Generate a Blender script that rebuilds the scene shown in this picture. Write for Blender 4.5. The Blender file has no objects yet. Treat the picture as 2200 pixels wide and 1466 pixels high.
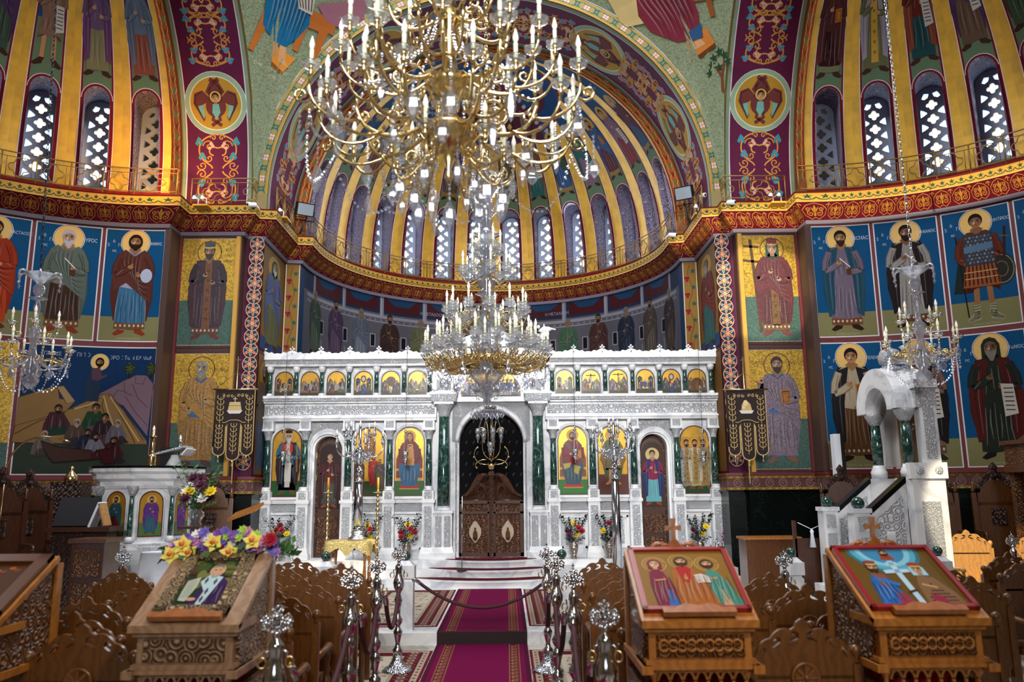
import bpy, bmesh, math, random, bisect
from math import sin, cos, pi, radians, atan2, sqrt
from mathutils import Vector as V, Matrix
sc = bpy.context.scene
COL = sc.collection
TAU = 2 * pi
# ---------------------------------------------------------------- camera
FPX, PIT, YAW, ROL = 1711.0, radians(10.6), radians(-0.4), radians(0.46)
CAM = V((0.33, 0.0, 1.9))
FW = Matrix.Rotation(YAW, 3, 'Z') @ V((0, cos(PIT), sin(PIT)))
UP = Matrix.Rotation(YAW, 3, 'Z') @ V((0, -sin(PIT), cos(PIT)))
RT = FW.cross(UP)
IR = RT * cos(ROL) - UP * sin(ROL)
IU = RT * sin(ROL) + UP * cos(ROL)
cd = bpy.data.cameras.new('camera'); cam = bpy.data.objects.new('camera', cd); COL.objects.link(cam)
cam.matrix_world = Matrix(((IR.x, IU.x, -FW.x, CAM.x), (IR.y, IU.y, -FW.y, CAM.y), (IR.z, IU.z, -FW.z, CAM.z), (0, 0, 0, 1)))
cd.sensor_width = 36; cd.lens = FPX / 2200 * 36; cd.clip_start = 0.05; cd.clip_end = 200
cd.dof.use_dof = True; cd.dof.focus_distance = 15.5; cd.dof.aperture_fstop = 2.0
sc.camera = cam
def at(px, py, Y):                       # point seen at a photograph pixel, at distance Y down the church
    d = FW + IR * ((px - 1100) / FPX) + IU * ((733 - py) / FPX)
    return CAM + d * (Y / d.y)
# ---------------------------------------------------------------- world, lights, exposure
w = bpy.data.worlds.new('world'); sc.world = w; w.use_nodes = True
w.node_tree.nodes['Background'].inputs[0].default_value = (0.62, 0.75, 1, 1)
w.node_tree.nodes['Background'].inputs[1].default_value = 0.6
sc.view_settings.view_transform = 'Standard'; sc.view_settings.look = 'None'
sc.view_settings.exposure = 0.3; sc.view_settings.gamma = 1; sc.view_settings.use_curve_mapping = False
sc.cycles.max_bounces = 6; sc.cycles.diffuse_bounces = 3; sc.cycles.glossy_bounces = 3; sc.cycles.transmission_bounces = 4
sc.cycles.transparent_max_bounces = 12; sc.cycles.use_denoising = True; sc.cycles.sample_clamp_indirect = 4
sc.cycles.caustics_reflective = False; sc.cycles.caustics_refractive = False
def light(name, kind, loc, aim, power, color=(1, 1, 1), size=1.0, size_y=None, **kw):
    d = bpy.data.lights.new(name, kind); o = bpy.data.objects.new(name, d); COL.objects.link(o)
    o.location = loc; d.energy = power; d.color = color
    o.rotation_euler = (V(aim) - V(loc)).to_track_quat('-Z', 'Y').to_euler()
    if kind == 'AREA':
        d.size = size
        if size_y: d.shape = 'RECTANGLE'; d.size_y = size_y
    for k, v in kw.items(): setattr(d, k, v)
    return o
# daylight of the dome drum above the crossing, of the west gallery window and of the side windows
light('dome_daylight', 'AREA', (0, 10.2, 15.0), (0, 10.7, 0), 1500, (0.95, 0.97, 1), 6.0)
light('west_window_daylight', 'AREA', (0, -7.4, 8.2), (0, 16, 4.6), 300, (0.97, 0.98, 1), 5.0, 3.0, spread=radians(44))
for sx in (-1, 1):
    light('conch_window_daylight', 'AREA', (sx * 9.6, 10.65, 8.9), (0, 10.9, 6.5), 100, (0.75, 0.85, 1), 4.0, 1.2)
light('apse_window_daylight', 'AREA', (0, 21.2, 9.0), (0, 15, 8.5), 130, (0.7, 0.83, 1), 5.0, 1.2)
# sunbeams that reach in through single windows, the lit balcony lamp, and an added spot
def beam(name, src, aim, power, deg, color=(1, 0.86, 0.62), blend=0.25, r=0.05, flat_=1.0):
    o = light(name, 'SPOT', src, aim, power, color, spot_size=radians(deg), spot_blend=blend, shadow_soft_size=r); o.scale = (1, flat_, 1); return o
beam('sunbeam_on_cornice', (-4.5, -5.0, 4.6), (7.3, 14.4, 7.28), 30000, 22, (1, .84, .58), .3, .05, .075)
beam('sunbeam_on_pier', (-4.0, -4.5, 6.8), (5.45, 15.5, 5.75), 26000, 5.5, (1, .9, .7), .3)
beam('sunbeam_on_table', (3.2, 9.5, 9.5), (-2.5, 15.2, .95), 7000, 7.5)
beam('sunbeam_on_chairs', (2.0, 4.2, 9.0), (7.1, 11.2, 1.1), 9000, 9)
beam('lamp_on_north_balcony', (-6.1, 14.0, 7.95), (-6.7, 15.0, 8.3), 130, 150, (1, 0.5, 0.1), 0.8, 0.1)
beam('added_fill_on_stands', (2.6, 0.6, 6.2), (0.2, 4.9, .9), 640, 54, (1, 0.86, 0.68), 0.7, 0.4)  # added spot without a known fixture, brightens the near desks and chairs

# ---------------------------------------------------------------- materials
MATS = {}
def nodes(m):
    m.use_nodes = True; nt = m.node_tree
    return nt, nt.nodes, nt.links, nt.nodes['Principled BSDF']
def mat(name, color=(0.8, 0.8, 0.8), rough=0.5, metal=0.0, bump=None, vary=None, attr=False, emit=None, spec=None, coat=0, alpha=None):
    """bump=(kind, scale, strength, distance); vary=(kind, scale, colour2, lo, hi)"""
    m = bpy.data.materials.new(name); nt, N, L, b = nodes(m)
    b.inputs['Base Color'].default_value = (*color, 1); b.inputs['Roughness'].default_value = rough; b.inputs['Metallic'].default_value = metal
    if spec is not None: b.inputs['Specular IOR Level'].default_value = spec
    if coat: b.inputs['Coat Weight'].default_value = coat; b.inputs['Coat Roughness'].default_value = 0.08
    tc = N.new('ShaderNodeTexCoord')
    def tex(kind, scale):
        if kind == 'noise':
            t = N.new('ShaderNodeTexNoise'); t.inputs['Scale'].default_value = scale; t.inputs['Detail'].default_value = 6; o = t.outputs['Fac']
        elif kind == 'voronoi':
            t = N.new('ShaderNodeTexVoronoi'); t.inputs['Scale'].default_value = scale; o = t.outputs['Distance']
        elif kind == 'cells':
            t = N.new('ShaderNodeTexVoronoi'); t.inputs['Scale'].default_value = scale
            s = N.new('ShaderNodeSeparateColor'); L.new(t.outputs['Color'], s.inputs[0]); o = s.outputs[0]
        elif kind == 'cracks':
            t = N.new('ShaderNodeTexNoise'); t.inputs['Scale'].default_value = scale; t.inputs['Detail'].default_value = 5; t.inputs['Distortion'].default_value = 1.2; L.new(tc.outputs['Object'], t.inputs['Vector'])
            m1 = N.new('ShaderNodeMath'); m1.operation = 'SUBTRACT'; m1.inputs[1].default_value = .5; L.new(t.outputs['Fac'], m1.inputs[0])
            m2 = N.new('ShaderNodeMath'); m2.operation = 'ABSOLUTE'; L.new(m1.outputs[0], m2.inputs[0]); return m2.outputs[0]
        elif kind == 'wave':
            t = N.new('ShaderNodeTexWave'); t.inputs['Scale'].default_value = scale; t.inputs['Distortion'].default_value = 14; t.inputs['Detail'].default_value = 4
            t.inputs['Detail Scale'].default_value = 1.2; o = t.outputs['Fac']
        elif kind == 'scroll':
            t = N.new('ShaderNodeTexWave'); t.wave_type = 'RINGS'; t.rings_direction = 'SPHERICAL'; t.inputs['Scale'].default_value = 3.2; t.inputs['Distortion'].default_value = 1.5
            v = N.new('ShaderNodeTexVoronoi'); v.inputs['Scale'].default_value = scale; v.inputs['Randomness'].default_value = .55; L.new(tc.outputs['Object'], v.inputs['Vector'])
            mm = N.new('ShaderNodeMath'); mm.operation = 'MULTIPLY'; mm.inputs[1].default_value = 26; L.new(v.outputs['Distance'], mm.inputs[0])
            sn = N.new('ShaderNodeMath'); sn.operation = 'SINE'; L.new(mm.outputs[0], sn.inputs[0])
            ma = N.new('ShaderNodeMath'); ma.operation = 'MULTIPLY_ADD'; ma.inputs[1].default_value = .5; ma.inputs[2].default_value = .5; L.new(sn.outputs[0], ma.inputs[0])
            return ma.outputs[0]
        L.new(tc.outputs['Object'], t.inputs['Vector']); return o
    src = None
    if attr:
        a = N.new('ShaderNodeVertexColor'); a.layer_name = 'Col'; src = a.outputs['Color']; L.new(src, b.inputs['Base Color'])
    if vary:
        kind, scale, c2, lo, hi = vary
        r = N.new('ShaderNodeMapRange'); r.inputs['From Min'].default_value = lo; r.inputs['From Max'].default_value = hi; L.new(tex(kind, scale), r.inputs['Value'])
        x = N.new('ShaderNodeMix'); x.data_type = 'RGBA'
        if attr: x.blend_type = 'MULTIPLY'; L.new(src, x.inputs['A'])
        else: x.inputs['A'].default_value = (*color, 1)
        x.inputs['B'].default_value = (*c2, 1); L.new(r.outputs[0], x.inputs['Factor']); L.new(x.outputs['Result'], b.inputs['Base Color'])
    if bump:
        kind, scale, st, dist = bump
        bp = N.new('ShaderNodeBump'); bp.inputs['Strength'].default_value = st; bp.inputs['Distance'].default_value = dist
        L.new(tex(kind, scale), bp.inputs['Height']); L.new(bp.outputs[0], b.inputs['Normal'])
    if emit: b.inputs['Emission Color'].default_value = (*emit[0], 1); b.inputs['Emission Strength'].default_value = emit[1]
    MATS[name] = m
    return m
def lin(h):                              # '#rrggbb' to linear colour
    if not isinstance(h, str): return h
    h = h.lstrip('#'); v = [int(h[i:i + 2], 16) / 255 for i in (0, 2, 4)]
    return tuple(c / 12.92 if c <= .04045 else ((c + .055) / 1.055) ** 2.4 for c in v)
mat('paint', rough=.6, spec=.1, attr=True, vary=('noise', 1.1, (.8, .8, .8), .35, .75), bump=('noise', 60, .08, .004))
mat('icon_paint', rough=.34, attr=True, spec=.3)
mat('tessera', rough=.5, attr=True, vary=('cells', 55, (.45, .45, .45), .2, 1.0), bump=('cells', 55, .5, .006))
mat('gold_mosaic', lin('#d9ae42'), .38, .5, ('cells', 48, .9, .012), ('cells', 40, (.25, .15, .02), .1, 1.1))
mat('gold_leaf', lin('#c9962c'), .34, .55, ('noise', 25, .25, .006), ('noise', 7, (.42, .24, .04), .4, .7))
mat('gold_rib', lin('#dba734'), .48, .25, ('noise', 18, .12, .01), ('noise', 3, (.44, .25, .035), .35, .75))
mat('plaster_tan', lin('#b7a27e'), .8, 0, ('noise', 30, .1, .01), ('noise', 2, lin('#9a8768'), .3, .7))
mat('marble', lin('#e4e3e1'), .38, 0, ('noise', 12, .05, .005), ('cracks', 1.3, lin('#c3c5ca'), .08, .0))
mat('marble_carved', lin('#d6d6d6'), .45, 0, ('scroll', 9, .9, .02), ('scroll', 9, lin('#8d8f95'), .45, .0))
mat('marble_fine', lin('#d6d6d6'), .45, 0, ('scroll', 17, .9, .015), ('scroll', 17, lin('#8d8f95'), .45, .0))
mat('marble_groove', lin('#7d7f86'), .6)
mat('green_marble', lin('#16332c'), .12, 0, None, ('cracks', 5, lin('#4f7064'), .03, .0), coat=.3)
mat('dark_marble', lin('#060b09'), .22, 0, None, ('cracks', 2.6, lin('#13211b'), .012, .0), spec=.25)
mat('floor_marble', lin('#b8aea0'), .18, 0, None, ('cracks', .8, lin('#6f675c'), .08, .0))
def wood(name, a, b, rough=.35, sc_=5.0, coat=.25):
    m = mat(name, lin(a), rough, 0, ('noise', 40, .06, .004), ('wave', sc_, lin(b), -.3, 1.3), coat=coat)
    return m
wood('wood_chair', '#56320f', '#6d4217'); wood('wood_stand', '#935a22', '#b5742f'); wood('wood_dark', '#3a1c0e', '#4c2814'); wood('wood_pale_sunlit', '#a97a45', '#c39356')
wood('wood_grey', '#86644a', '#a58465'); wood('wood_door', '#351a10', '#4a2616')
mat('wood_carved', lin('#8a5420'), .4, 0, ('scroll', 14, 1, .03), ('scroll', 14, lin('#331a08'), .45, .0), coat=.2)
mat('wood_dark_carved', lin('#4c2813'), .4, 0, ('scroll', 14, 1, .03), ('scroll', 14, lin('#1a0b05'), .45, .0), coat=.2)
mat('wood_grey_carved', lin('#a58465'), .4, 0, ('scroll', 12, 1, .03), ('scroll', 12, lin('#4c3624'), .45, .0), coat=.2)
mat('wood_inlay', lin('#3f2013'), .4, 0, ('scroll', 10, .8, .02), ('scroll', 12, lin('#8a5a30'), .3, .0))
mat('gilt_frame', lin('#b59a72'), .35, .3, ('scroll', 16, 1, .02), ('scroll', 16, lin('#3f2f1c'), .45, .0))
mat('silver', lin('#cfd4da'), .13, 1, ('noise', 60, .12, .003))
mat('silver_chased', lin('#c4c9cf'), .2, 1, ('voronoi', 60, .8, .01))
mat('brass', lin('#d8bd84'), .2, 1)
mat('gilt', lin('#e6cb8e'), .24, 1, ('noise', 40, .2, .004))
mat('gilt_paint', lin('#8a6a34'), .42, .45)
mat('iron', (.012, .012, .012), .45, .3)
mat('black_plastic', (.012, .012, .013), .35)
mat('white_plastic', lin('#e4e6e8'), .35)
mat('lens_glass', lin('#aebac0'), .1, .4)
mat('velvet', lin('#3a0a14'), .75)
mat('velvet_dark', lin('#1f0c0c'), .85)
mat('white_cloth', lin('#dfe3ee'), .8, 0, ('noise', 6, .3, .04))
mat('gold_cloth', lin('#d8c27c'), .5, .2, ('scroll', 10, .5, .01), ('scroll', 10, lin('#a88a3c'), .45, .0))
mat('candle_wax', lin('#d3d7b4'), .5, emit=(lin('#d3d7b4'), .05))
mat('wax_orange', lin('#d58a1c'), .45)
mat('bulb', lin('#e8e2dc'), .08, 0, emit=((1, .72, .42), .25), coat=.6)
mat('leaf', lin('#2d5326'), .5, 0, None, ('noise', 9, lin('#4c7a3c'), .3, .7)); mat('leaf_dark', lin('#16261a'), .5)
for n, h in dict(red='#8f0f1c', yellow='#e2c21d', white='#e6e2e0', purple='#7a4a9e', violet='#7262b8', maroon='#4a1030', pink='#c77fae', lemon='#f0dc66', orange='#d86a2a', crimson='#a30f2c', lime='#a9cf4a', magenta='#b01045').items():
    mat('petal_' + n, lin(h), .55, 0, ('noise', 20, .2, .01))
mat('vase_metal', lin('#a79a8e'), .28, .9, ('voronoi', 30, .7, .01))
mat('white_pot', lin('#dadada'), .3)
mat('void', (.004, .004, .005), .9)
mat('room_plaster', lin('#8d7755'), .8)
mat('curtain', lin('#08070b'), .9)
def crystal(name, tint, mixv, rough=.03):
    m = bpy.data.materials.new(name); nt, N, L, b = nodes(m); N.remove(b); out = N['Material Output']
    g = N.new('ShaderNodeBsdfGlossy'); g.inputs['Roughness'].default_value = rough; g.inputs['Color'].default_value = (1, 1, 1, 1)
    t = N.new('ShaderNodeBsdfTransparent'); t.inputs['Color'].default_value = (*tint, 1)
    d = N.new('ShaderNodeBsdfTranslucent'); d.inputs['Color'].default_value = (.85, .87, .92, 1)
    lw = N.new('ShaderNodeLayerWeight'); lw.inputs['Blend'].default_value = .42
    m1 = N.new('ShaderNodeMixShader'); m2 = N.new('ShaderNodeMixShader'); m1.inputs[0].default_value = mixv
    L.new(t.outputs[0], m1.inputs[1]); L.new(d.outputs[0], m1.inputs[2])
    L.new(lw.outputs['Facing'], m2.inputs[0]); L.new(m1.outputs[0], m2.inputs[1]); L.new(g.outputs[0], m2.inputs[2]); L.new(m2.outputs[0], out.inputs[0])
    MATS[name] = m
crystal('crystal_solid', (.9, .92, .96), .5); crystal('crystal', (.94, .95, .98), .22); crystal('glass_cup', (.93, .95, .97), .12)
def pane_mat(name, col, st):
    m = bpy.data.materials.new(name); nt, N, L, b = nodes(m); N.remove(b)
    e = N.new('ShaderNodeEmission'); e.inputs[0].default_value = (*col, 1); e.inputs[1].default_value = st
    L.new(e.outputs[0], N['Material Output'].inputs[0]); MATS[name] = m
pane_mat('pane_sky', (.5, .74, 1), 5.5); pane_mat('pane_warm', (1, .86, .5), 3.2); pane_mat('pane_dark', (.16, .14, .12), .12); pane_mat('pane_west', (.9, .95, 1), 3.0)
mat('lattice', lin('#a3abc0'), .6)
mat('lattice_warm', lin('#8d8178'), .6)

# ---------------------------------------------------------------- mesh building
class MB:
    """collects solids; build() links them as one mesh object"""
    def __init__(s): s.v = []; s.f = []; s.m = []; s.mats = []; s.M = None; s.sm = []
    def mi(s, m):
        if m not in s.mats: s.mats.append(m)
        return s.mats.index(m)
    def add(s, vs, fs, m, smooth=False):
        o = len(s.v); k = s.mi(m)
        if s.M is not None: vs = [s.M @ V(p) for p in vs]
        s.v += [tuple(p) for p in vs]
        for f in fs: s.f.append([o + i for i in f]); s.m.append(k); s.sm.append(smooth)
    def box(s, c, d, m, rot=None, taper=1.0):
        x, y, z = (k / 2 for k in d); t = taper
        p = [V((-x, -y, -z)), V((x, -y, -z)), V((x, y, -z)), V((-x, y, -z)), V((-x * t, -y * t, z)), V((x * t, -y * t, z)), V((x * t, y * t, z)), V((-x * t, y * t, z))]
        if rot is not None: p = [rot @ q for q in p]
        c = V(c); s.add([c + q for q in p], [(3, 2, 1, 0), (4, 5, 6, 7), (0, 1, 5, 4), (1, 2, 6, 5), (2, 3, 7, 6), (3, 0, 4, 7)], m)
    def slab(s, x0, x1, y0, y1, z0, z1, m): s.box(((x0 + x1) / 2, (y0 + y1) / 2, (z0 + z1) / 2), (abs(x1 - x0), abs(y1 - y0), abs(z1 - z0)), m)
    def lathe(s, prof, m, c=(0, 0, 0), n=16, smooth=True, flute=0, R=None, cap=True, sx=1, sy=1):
        vs = []; fs = []
        for r, z in prof:
            for i in range(n):
                a = TAU * i / n; q = r * (1 + (flute if i % 2 else -flute))
                vs.append(V((q * cos(a) * sx, q * sin(a) * sy, z)))
        for j in range(len(prof) - 1):
            for i in range(n): fs.append((j * n + i, j * n + (i + 1) % n, (j + 1) * n + (i + 1) % n, (j + 1) * n + i))
        if cap: fs.append(tuple(range(n))[::-1]); fs.append(tuple((len(prof) - 1) * n + i for i in range(n)))
        if R is not None: vs = [R @ p for p in vs]
        c = V(c); s.add([c + p for p in vs], fs, m, smooth)
    def tube(s, pts, r, m, n=6, closed=False, smooth=True):
        pts = [V(p) for p in pts]; k = len(pts)
        rr = r if isinstance(r, (list, tuple)) else [r] * k
        vs = []; fs = []; prev = None
        for i, p in enumerate(pts):
            t = (pts[(i + 1) % k] - pts[i - 1]) if (closed or 0 < i < k - 1) else (pts[min(i + 1, k - 1)] - pts[max(i - 1, 0)])
            if t.length < 1e-9: t = V((0, 0, 1))
            t.normalize()
            if prev is None: a = t.cross(V((0, 0, 1)) if abs(t.z) < .9 else V((1, 0, 0)))
            else: a = prev - t * prev.dot(t)
            if a.length < 1e-6: a = t.orthogonal()
            a.normalize(); prev = a; b = t.cross(a)
            for j in range(n):
                q = TAU * j / n; vs.append(p + (a * cos(q) + b * sin(q)) * rr[i])
        for i in range(k if closed else k - 1):
            for j in range(n):
                i2 = (i + 1) % k; fs.append((i * n + j, i * n + (j + 1) % n, i2 * n + (j + 1) % n, i2 * n + j))
        if not closed: fs.append(tuple(range(n))[::-1]); fs.append(tuple((k - 1) * n + j for j in range(n)))
        s.add(vs, fs, m, smooth)
    def prism(s, poly, d, m, fr=None, holes=None, smooth=False):
        """extrudes a 2-D outline by d; fr maps (x, y, z) with z the depth"""
        fr = fr or (lambda p: p)
        bm = bmesh.new()
        loops = [poly] + (holes or [])
        eds = []
        for lp in loops:
            vs = [bm.verts.new((x, y, 0)) for x, y in lp]
            for i in range(len(vs)): eds.append(bm.edges.new((vs[i], vs[(i + 1) % len(vs)])))
        bmesh.ops.triangle_fill(bm, use_beauty=True, edges=eds, normal=(0, 0, 1))
        bm.verts.index_update()
        vs = [v.co.copy() for v in bm.verts]; tr = [[v.index for v in f.verts] for f in bm.faces]
        bed = [(e.verts[0].index, e.verts[1].index, e) for e in bm.edges if len(e.link_faces) == 1]
        n = len(vs); fs = [tuple(t) for t in tr] + [tuple(i + n for i in t[::-1]) for t in tr]
        for a, b, e in bed:
            f = e.link_faces[0]; idx = [v.index for v in f.verts]; k = idx.index(a)
            if idx[(k + 1) % len(idx)] != b: a, b = b, a
            fs.append((b, a, a + n, b + n))
        bm.free()
        s.add([fr(V((p.x, p.y, 0))) for p in vs] + [fr(V((p.x, p.y, -d))) for p in vs], fs, m, smooth)
    def ball(s, c, r, m, n=8, sz=1.0, smooth=True):
        k = max(4, n // 2)
        s.lathe([(r * sin(pi * i / k) if 0 < i < k else r * .02, -r * sz * cos(pi * i / k)) for i in range(k + 1)], m, c, n, smooth, cap=False)
    def gem(s, c, r, h, m, n=6):           # faceted drop or bead
        c = V(c); vs = [c + V((0, 0, h / 2)), c - V((0, 0, h / 2))] + [c + V((r * cos(TAU * i / n), r * sin(TAU * i / n), 0)) for i in range(n)]
        fs = []
        for i in range(n): a, b = 2 + i, 2 + (i + 1) % n; fs += [(0, a, b), (1, b, a)]
        s.add(vs, fs, m)
    def build(s, name, parent=None, kind=None, label=None, cat=None, group=None, loc=None):
        me = bpy.data.meshes.new(name); me.from_pydata(s.v, [], s.f)
        for m in s.mats: me.materials.append(MATS[m])
        me.polygons.foreach_set('material_index', s.m); me.polygons.foreach_set('use_smooth', s.sm)
        me.update()
        o = bpy.data.objects.new(name, me); COL.objects.link(o)
        if parent is not None: o.parent = parent
        if loc is not None: o.location = loc
        return tag(o, label, cat, group, kind)
def tag(o, label=None, cat=None, group=None, kind=None):
    for k, v in (('label', label), ('category', cat), ('group', group), ('kind', kind)):
        if v: o[k] = v
    return o
def thing(name, label, cat, loc=(0, 0, 0), rz=0, group=None):
    o = bpy.data.objects.new(name, None); COL.objects.link(o); o.location = loc; o.rotation_euler = (0, 0, rz); o.empty_display_size = .1
    return tag(o, label, cat, group)
def struct(name, mb): return mb.build(name, kind='structure')
def dup(o, loc=None, rz=None, label=None, group=None, parent=None, name=None):
    c = o.copy(); COL.objects.link(c)
    if name: c.name = name
    if parent is not None: c.parent = parent
    for ch in list(o.children): dup(ch, parent=c)
    if loc is not None: c.location = loc
    if rz is not None: c.rotation_euler = (0, 0, rz)
    return tag(c, label, None, group)
def arc(cx, cy, r, a0, a1, n): return [(cx + r * cos(radians(a0 + (a1 - a0) * i / n)), cy + r * sin(radians(a0 + (a1 - a0) * i / n))) for i in range(n + 1)]
def arch_poly(x0, x1, z0, zs, n=14, ry=None):          # round-headed outline, springing at zs
    r = (x1 - x0) / 2; c = (x0 + x1) / 2; ry = ry or r
    return [(x0, z0), (x1, z0)] + [(c + r * cos(pi * i / n), zs + ry * sin(pi * i / n)) for i in range(n + 1)]
def frontal(y): return lambda p: V((p.x, y - p.z, p.y))   # outline in x-z, its front at distance y, depth going away
def spiral(cx, cy, r, a0, turns, n=18, k=.12):
    return [(cx + r * (1 - (1 - k) * i / n) * cos(a0 + TAU * turns * i / n), cy + r * (1 - (1 - k) * i / n) * sin(a0 + TAU * turns * i / n)) for i in range(n + 1)]
def bez(p0, p1, p2, p3, n=10):
    out = []
    for i in range(n + 1):
        t = i / n; u = 1 - t
        out.append(tuple(u ** 3 * a + 3 * u * u * t * b + 3 * u * t * t * c + t ** 3 * d for a, b, c, d in zip(p0, p1, p2, p3)))
    return out
# ---------------------------------------------------------------- flat painting: coloured shapes laid on a panel or a curved wall
_T = {}
def text_tris(s):
    if s not in _T:
        c = bpy.data.curves.new('lettering', 'FONT'); c.body = s; c.resolution_u = 2; c.align_x = 'CENTER'
        o = bpy.data.objects.new('lettering', c); COL.objects.link(o); bpy.context.view_layer.update()
        m = bpy.data.meshes.new_from_object(o.evaluated_get(bpy.context.evaluated_depsgraph_get()))
        _T[s] = ([(v.co.x, v.co.y) for v in m.vertices], [list(p.vertices) for p in m.polygons])
        bpy.data.objects.remove(o); bpy.data.curves.remove(c); bpy.data.meshes.remove(m)
    return _T[s]
class Paint:
    def __init__(s, mt='paint'): s.ops = []; s.txt = set(); s.mt = mt; s.T = (0, 0, 1, 1); s.eps = .0006
    def at(s, x, y, h, fx=1): s.T = (x, y, h, fx); return s
    def _t(s, pts): x, y, h, fx = s.T; return [(x + p[0] * h * fx, y + p[1] * h) for p in pts]
    def _op(s, faces, col, mt=None):
        xs = [p[0] for f in faces for p in f]; ys = [p[1] for f in faces for p in f]
        bb = (min(xs), min(ys), max(xs), max(ys)); mt = mt or s.mt; L = 0
        for (f2, c2, m2, b2, l2) in s.ops:
            if l2 >= L and b2[0] < bb[2] and b2[2] > bb[0] and b2[1] < bb[3] and b2[3] > bb[1]:
                L = l2 if (c2 == col and m2 == mt) else l2 + 1
        s.ops.append((faces, col, mt, bb, L))
    def poly(s, pts, col, mt=None): s._op([s._t(pts)], col, mt)
    def rect(s, x0, y0, x1, y1, col, mt=None): s._op([s._t([(x0, y0), (x1, y0), (x1, y1), (x0, y1)])], col, mt)
    def ell(s, cx, cy, rx, ry=None, col='#000000', n=14, mt=None, rot=0):
        ry = ry or rx; c, d = cos(rot), sin(rot)
        s.poly([(cx + rx * cos(TAU * i / n) * c - ry * sin(TAU * i / n) * d, cy + rx * cos(TAU * i / n) * d + ry * sin(TAU * i / n) * c) for i in range(n)], col, mt)
    def line(s, pts, w, col, closed=False, mt=None, taper=False):
        pts = s._t(pts); w = w * s.T[2] / 2; k = len(pts)
        if closed: pts = pts + [pts[0], pts[1]]
        L = []; R = []
        for i, p in enumerate(pts):
            a = pts[max(i - 1, 0)]; b = pts[min(i + 1, len(pts) - 1)]; dx, dy = b[0] - a[0], b[1] - a[1]; l = sqrt(dx * dx + dy * dy) or 1
            q = w * (1 if not taper else max(.15, sin(pi * min(1, (i + .5) / len(pts)))))
            L.append((p[0] - dy / l * q, p[1] + dx / l * q)); R.append((p[0] + dy / l * q, p[1] - dx / l * q))
        n = len(pts) - (1 if not closed else 1)
        s._op([[L[i], R[i], R[i + 1], L[i + 1]] for i in range(n)], col, mt)
    def ring(s, cx, cy, r, w, col, n=24, ry=None, mt=None): s.line([(cx + r * cos(TAU * i / n), cy + (ry or r) * sin(TAU * i / n)) for i in range(n)], w, col, True, mt)
    def text(s, t, x, y, h, col, sx=.85):
        vs, fs = text_tris(t); s.txt.add(len(s.ops)); s._op([s._t([(x + vs[i][0] * h * sx, y + vs[i][1] * h) for i in f]) for f in fs], col)
    def build(s, name, f0, parent=None, du=None, dv=None, ub=None, vb=None, kind=None, label=None, cat=None, group=None, off=.003, _only=None):
        if _only is None and label and s.txt and len(s.txt) < len(s.ops):
            o = s.build(name, f0, parent, du, dv, ub, vb, kind, label, cat, group, off, [i for i in range(len(s.ops)) if i not in s.txt])
            s.build('inscription', f0, o, du, dv, ub, vb, off=off, _only=sorted(s.txt)); return o
        ops = s.ops if _only is None else [s.ops[i] for i in _only]
        bm = bmesh.new(); lay = bm.faces.layers.int.new('op'); mats = []; cols = []
        for faces, col, mt, bb, L in ops:
            if mt not in mats: mats.append(mt)
            ci = len(cols); cols.append((lin(col) if isinstance(col, str) else col, mats.index(mt))); z = L * s.eps
            for f in faces:
                vs = [bm.verts.new((p[0], p[1], z)) for p in f]
                try: q = bm.faces.new(vs)
                except ValueError: continue
                q.normal_update()
                if q.normal.z < 0: q.normal_flip()
                q[lay] = ci
        ng = [f for f in bm.faces if len(f.verts) > 4]
        if ng: bmesh.ops.triangulate(bm, faces=ng)
        x0 = min(o[3][0] for o in ops); x1 = max(o[3][2] for o in ops); y0 = min(o[3][1] for o in ops); y1 = max(o[3][3] for o in ops)
        cuts = [(u, 0) for u in (ub or [])] + [(v, 1) for v in (vb or [])]
        if du: k = int((x1 - x0) / du) + 1; cuts += [(x0 + (x1 - x0) * i / k, 0) for i in range(1, k)]
        if dv: k = int((y1 - y0) / dv) + 1; cuts += [(y0 + (y1 - y0) * i / k, 1) for i in range(1, k)]
        for c, ax in cuts:
            bmesh.ops.bisect_plane(bm, geom=bm.verts[:] + bm.edges[:] + bm.faces[:], dist=1e-6, plane_co=(c, 0, 0) if ax == 0 else (0, c, 0), plane_no=(1, 0, 0) if ax == 0 else (0, 1, 0))
        gu = sorted([c for c, ax in cuts if ax == 0]); gv = sorted([c for c, ax in cuts if ax == 1])
        gu = [min(x0, gu[0]) - 1e-4] + gu + [max(x1, gu[-1]) + 1e-4] if gu else None; gv = [min(y0, gv[0]) - 1e-4] + gv + [max(y1, gv[-1]) + 1e-4] if gv else None
        def cell(g, x):
            i = min(max(bisect.bisect_right(g, x) - 1, 0), len(g) - 2); return g[i], g[i + 1], (x - g[i]) / max(1e-9, g[i + 1] - g[i])
        memo = {}
        def pm(u, v):                      # piecewise-linear wall so that every layer follows the same facets
            k = (u, v)
            if k not in memo: memo[k] = (V(f0(u, v, 0)), V(f0(u, v, .1)))
            return memo[k]
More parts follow.
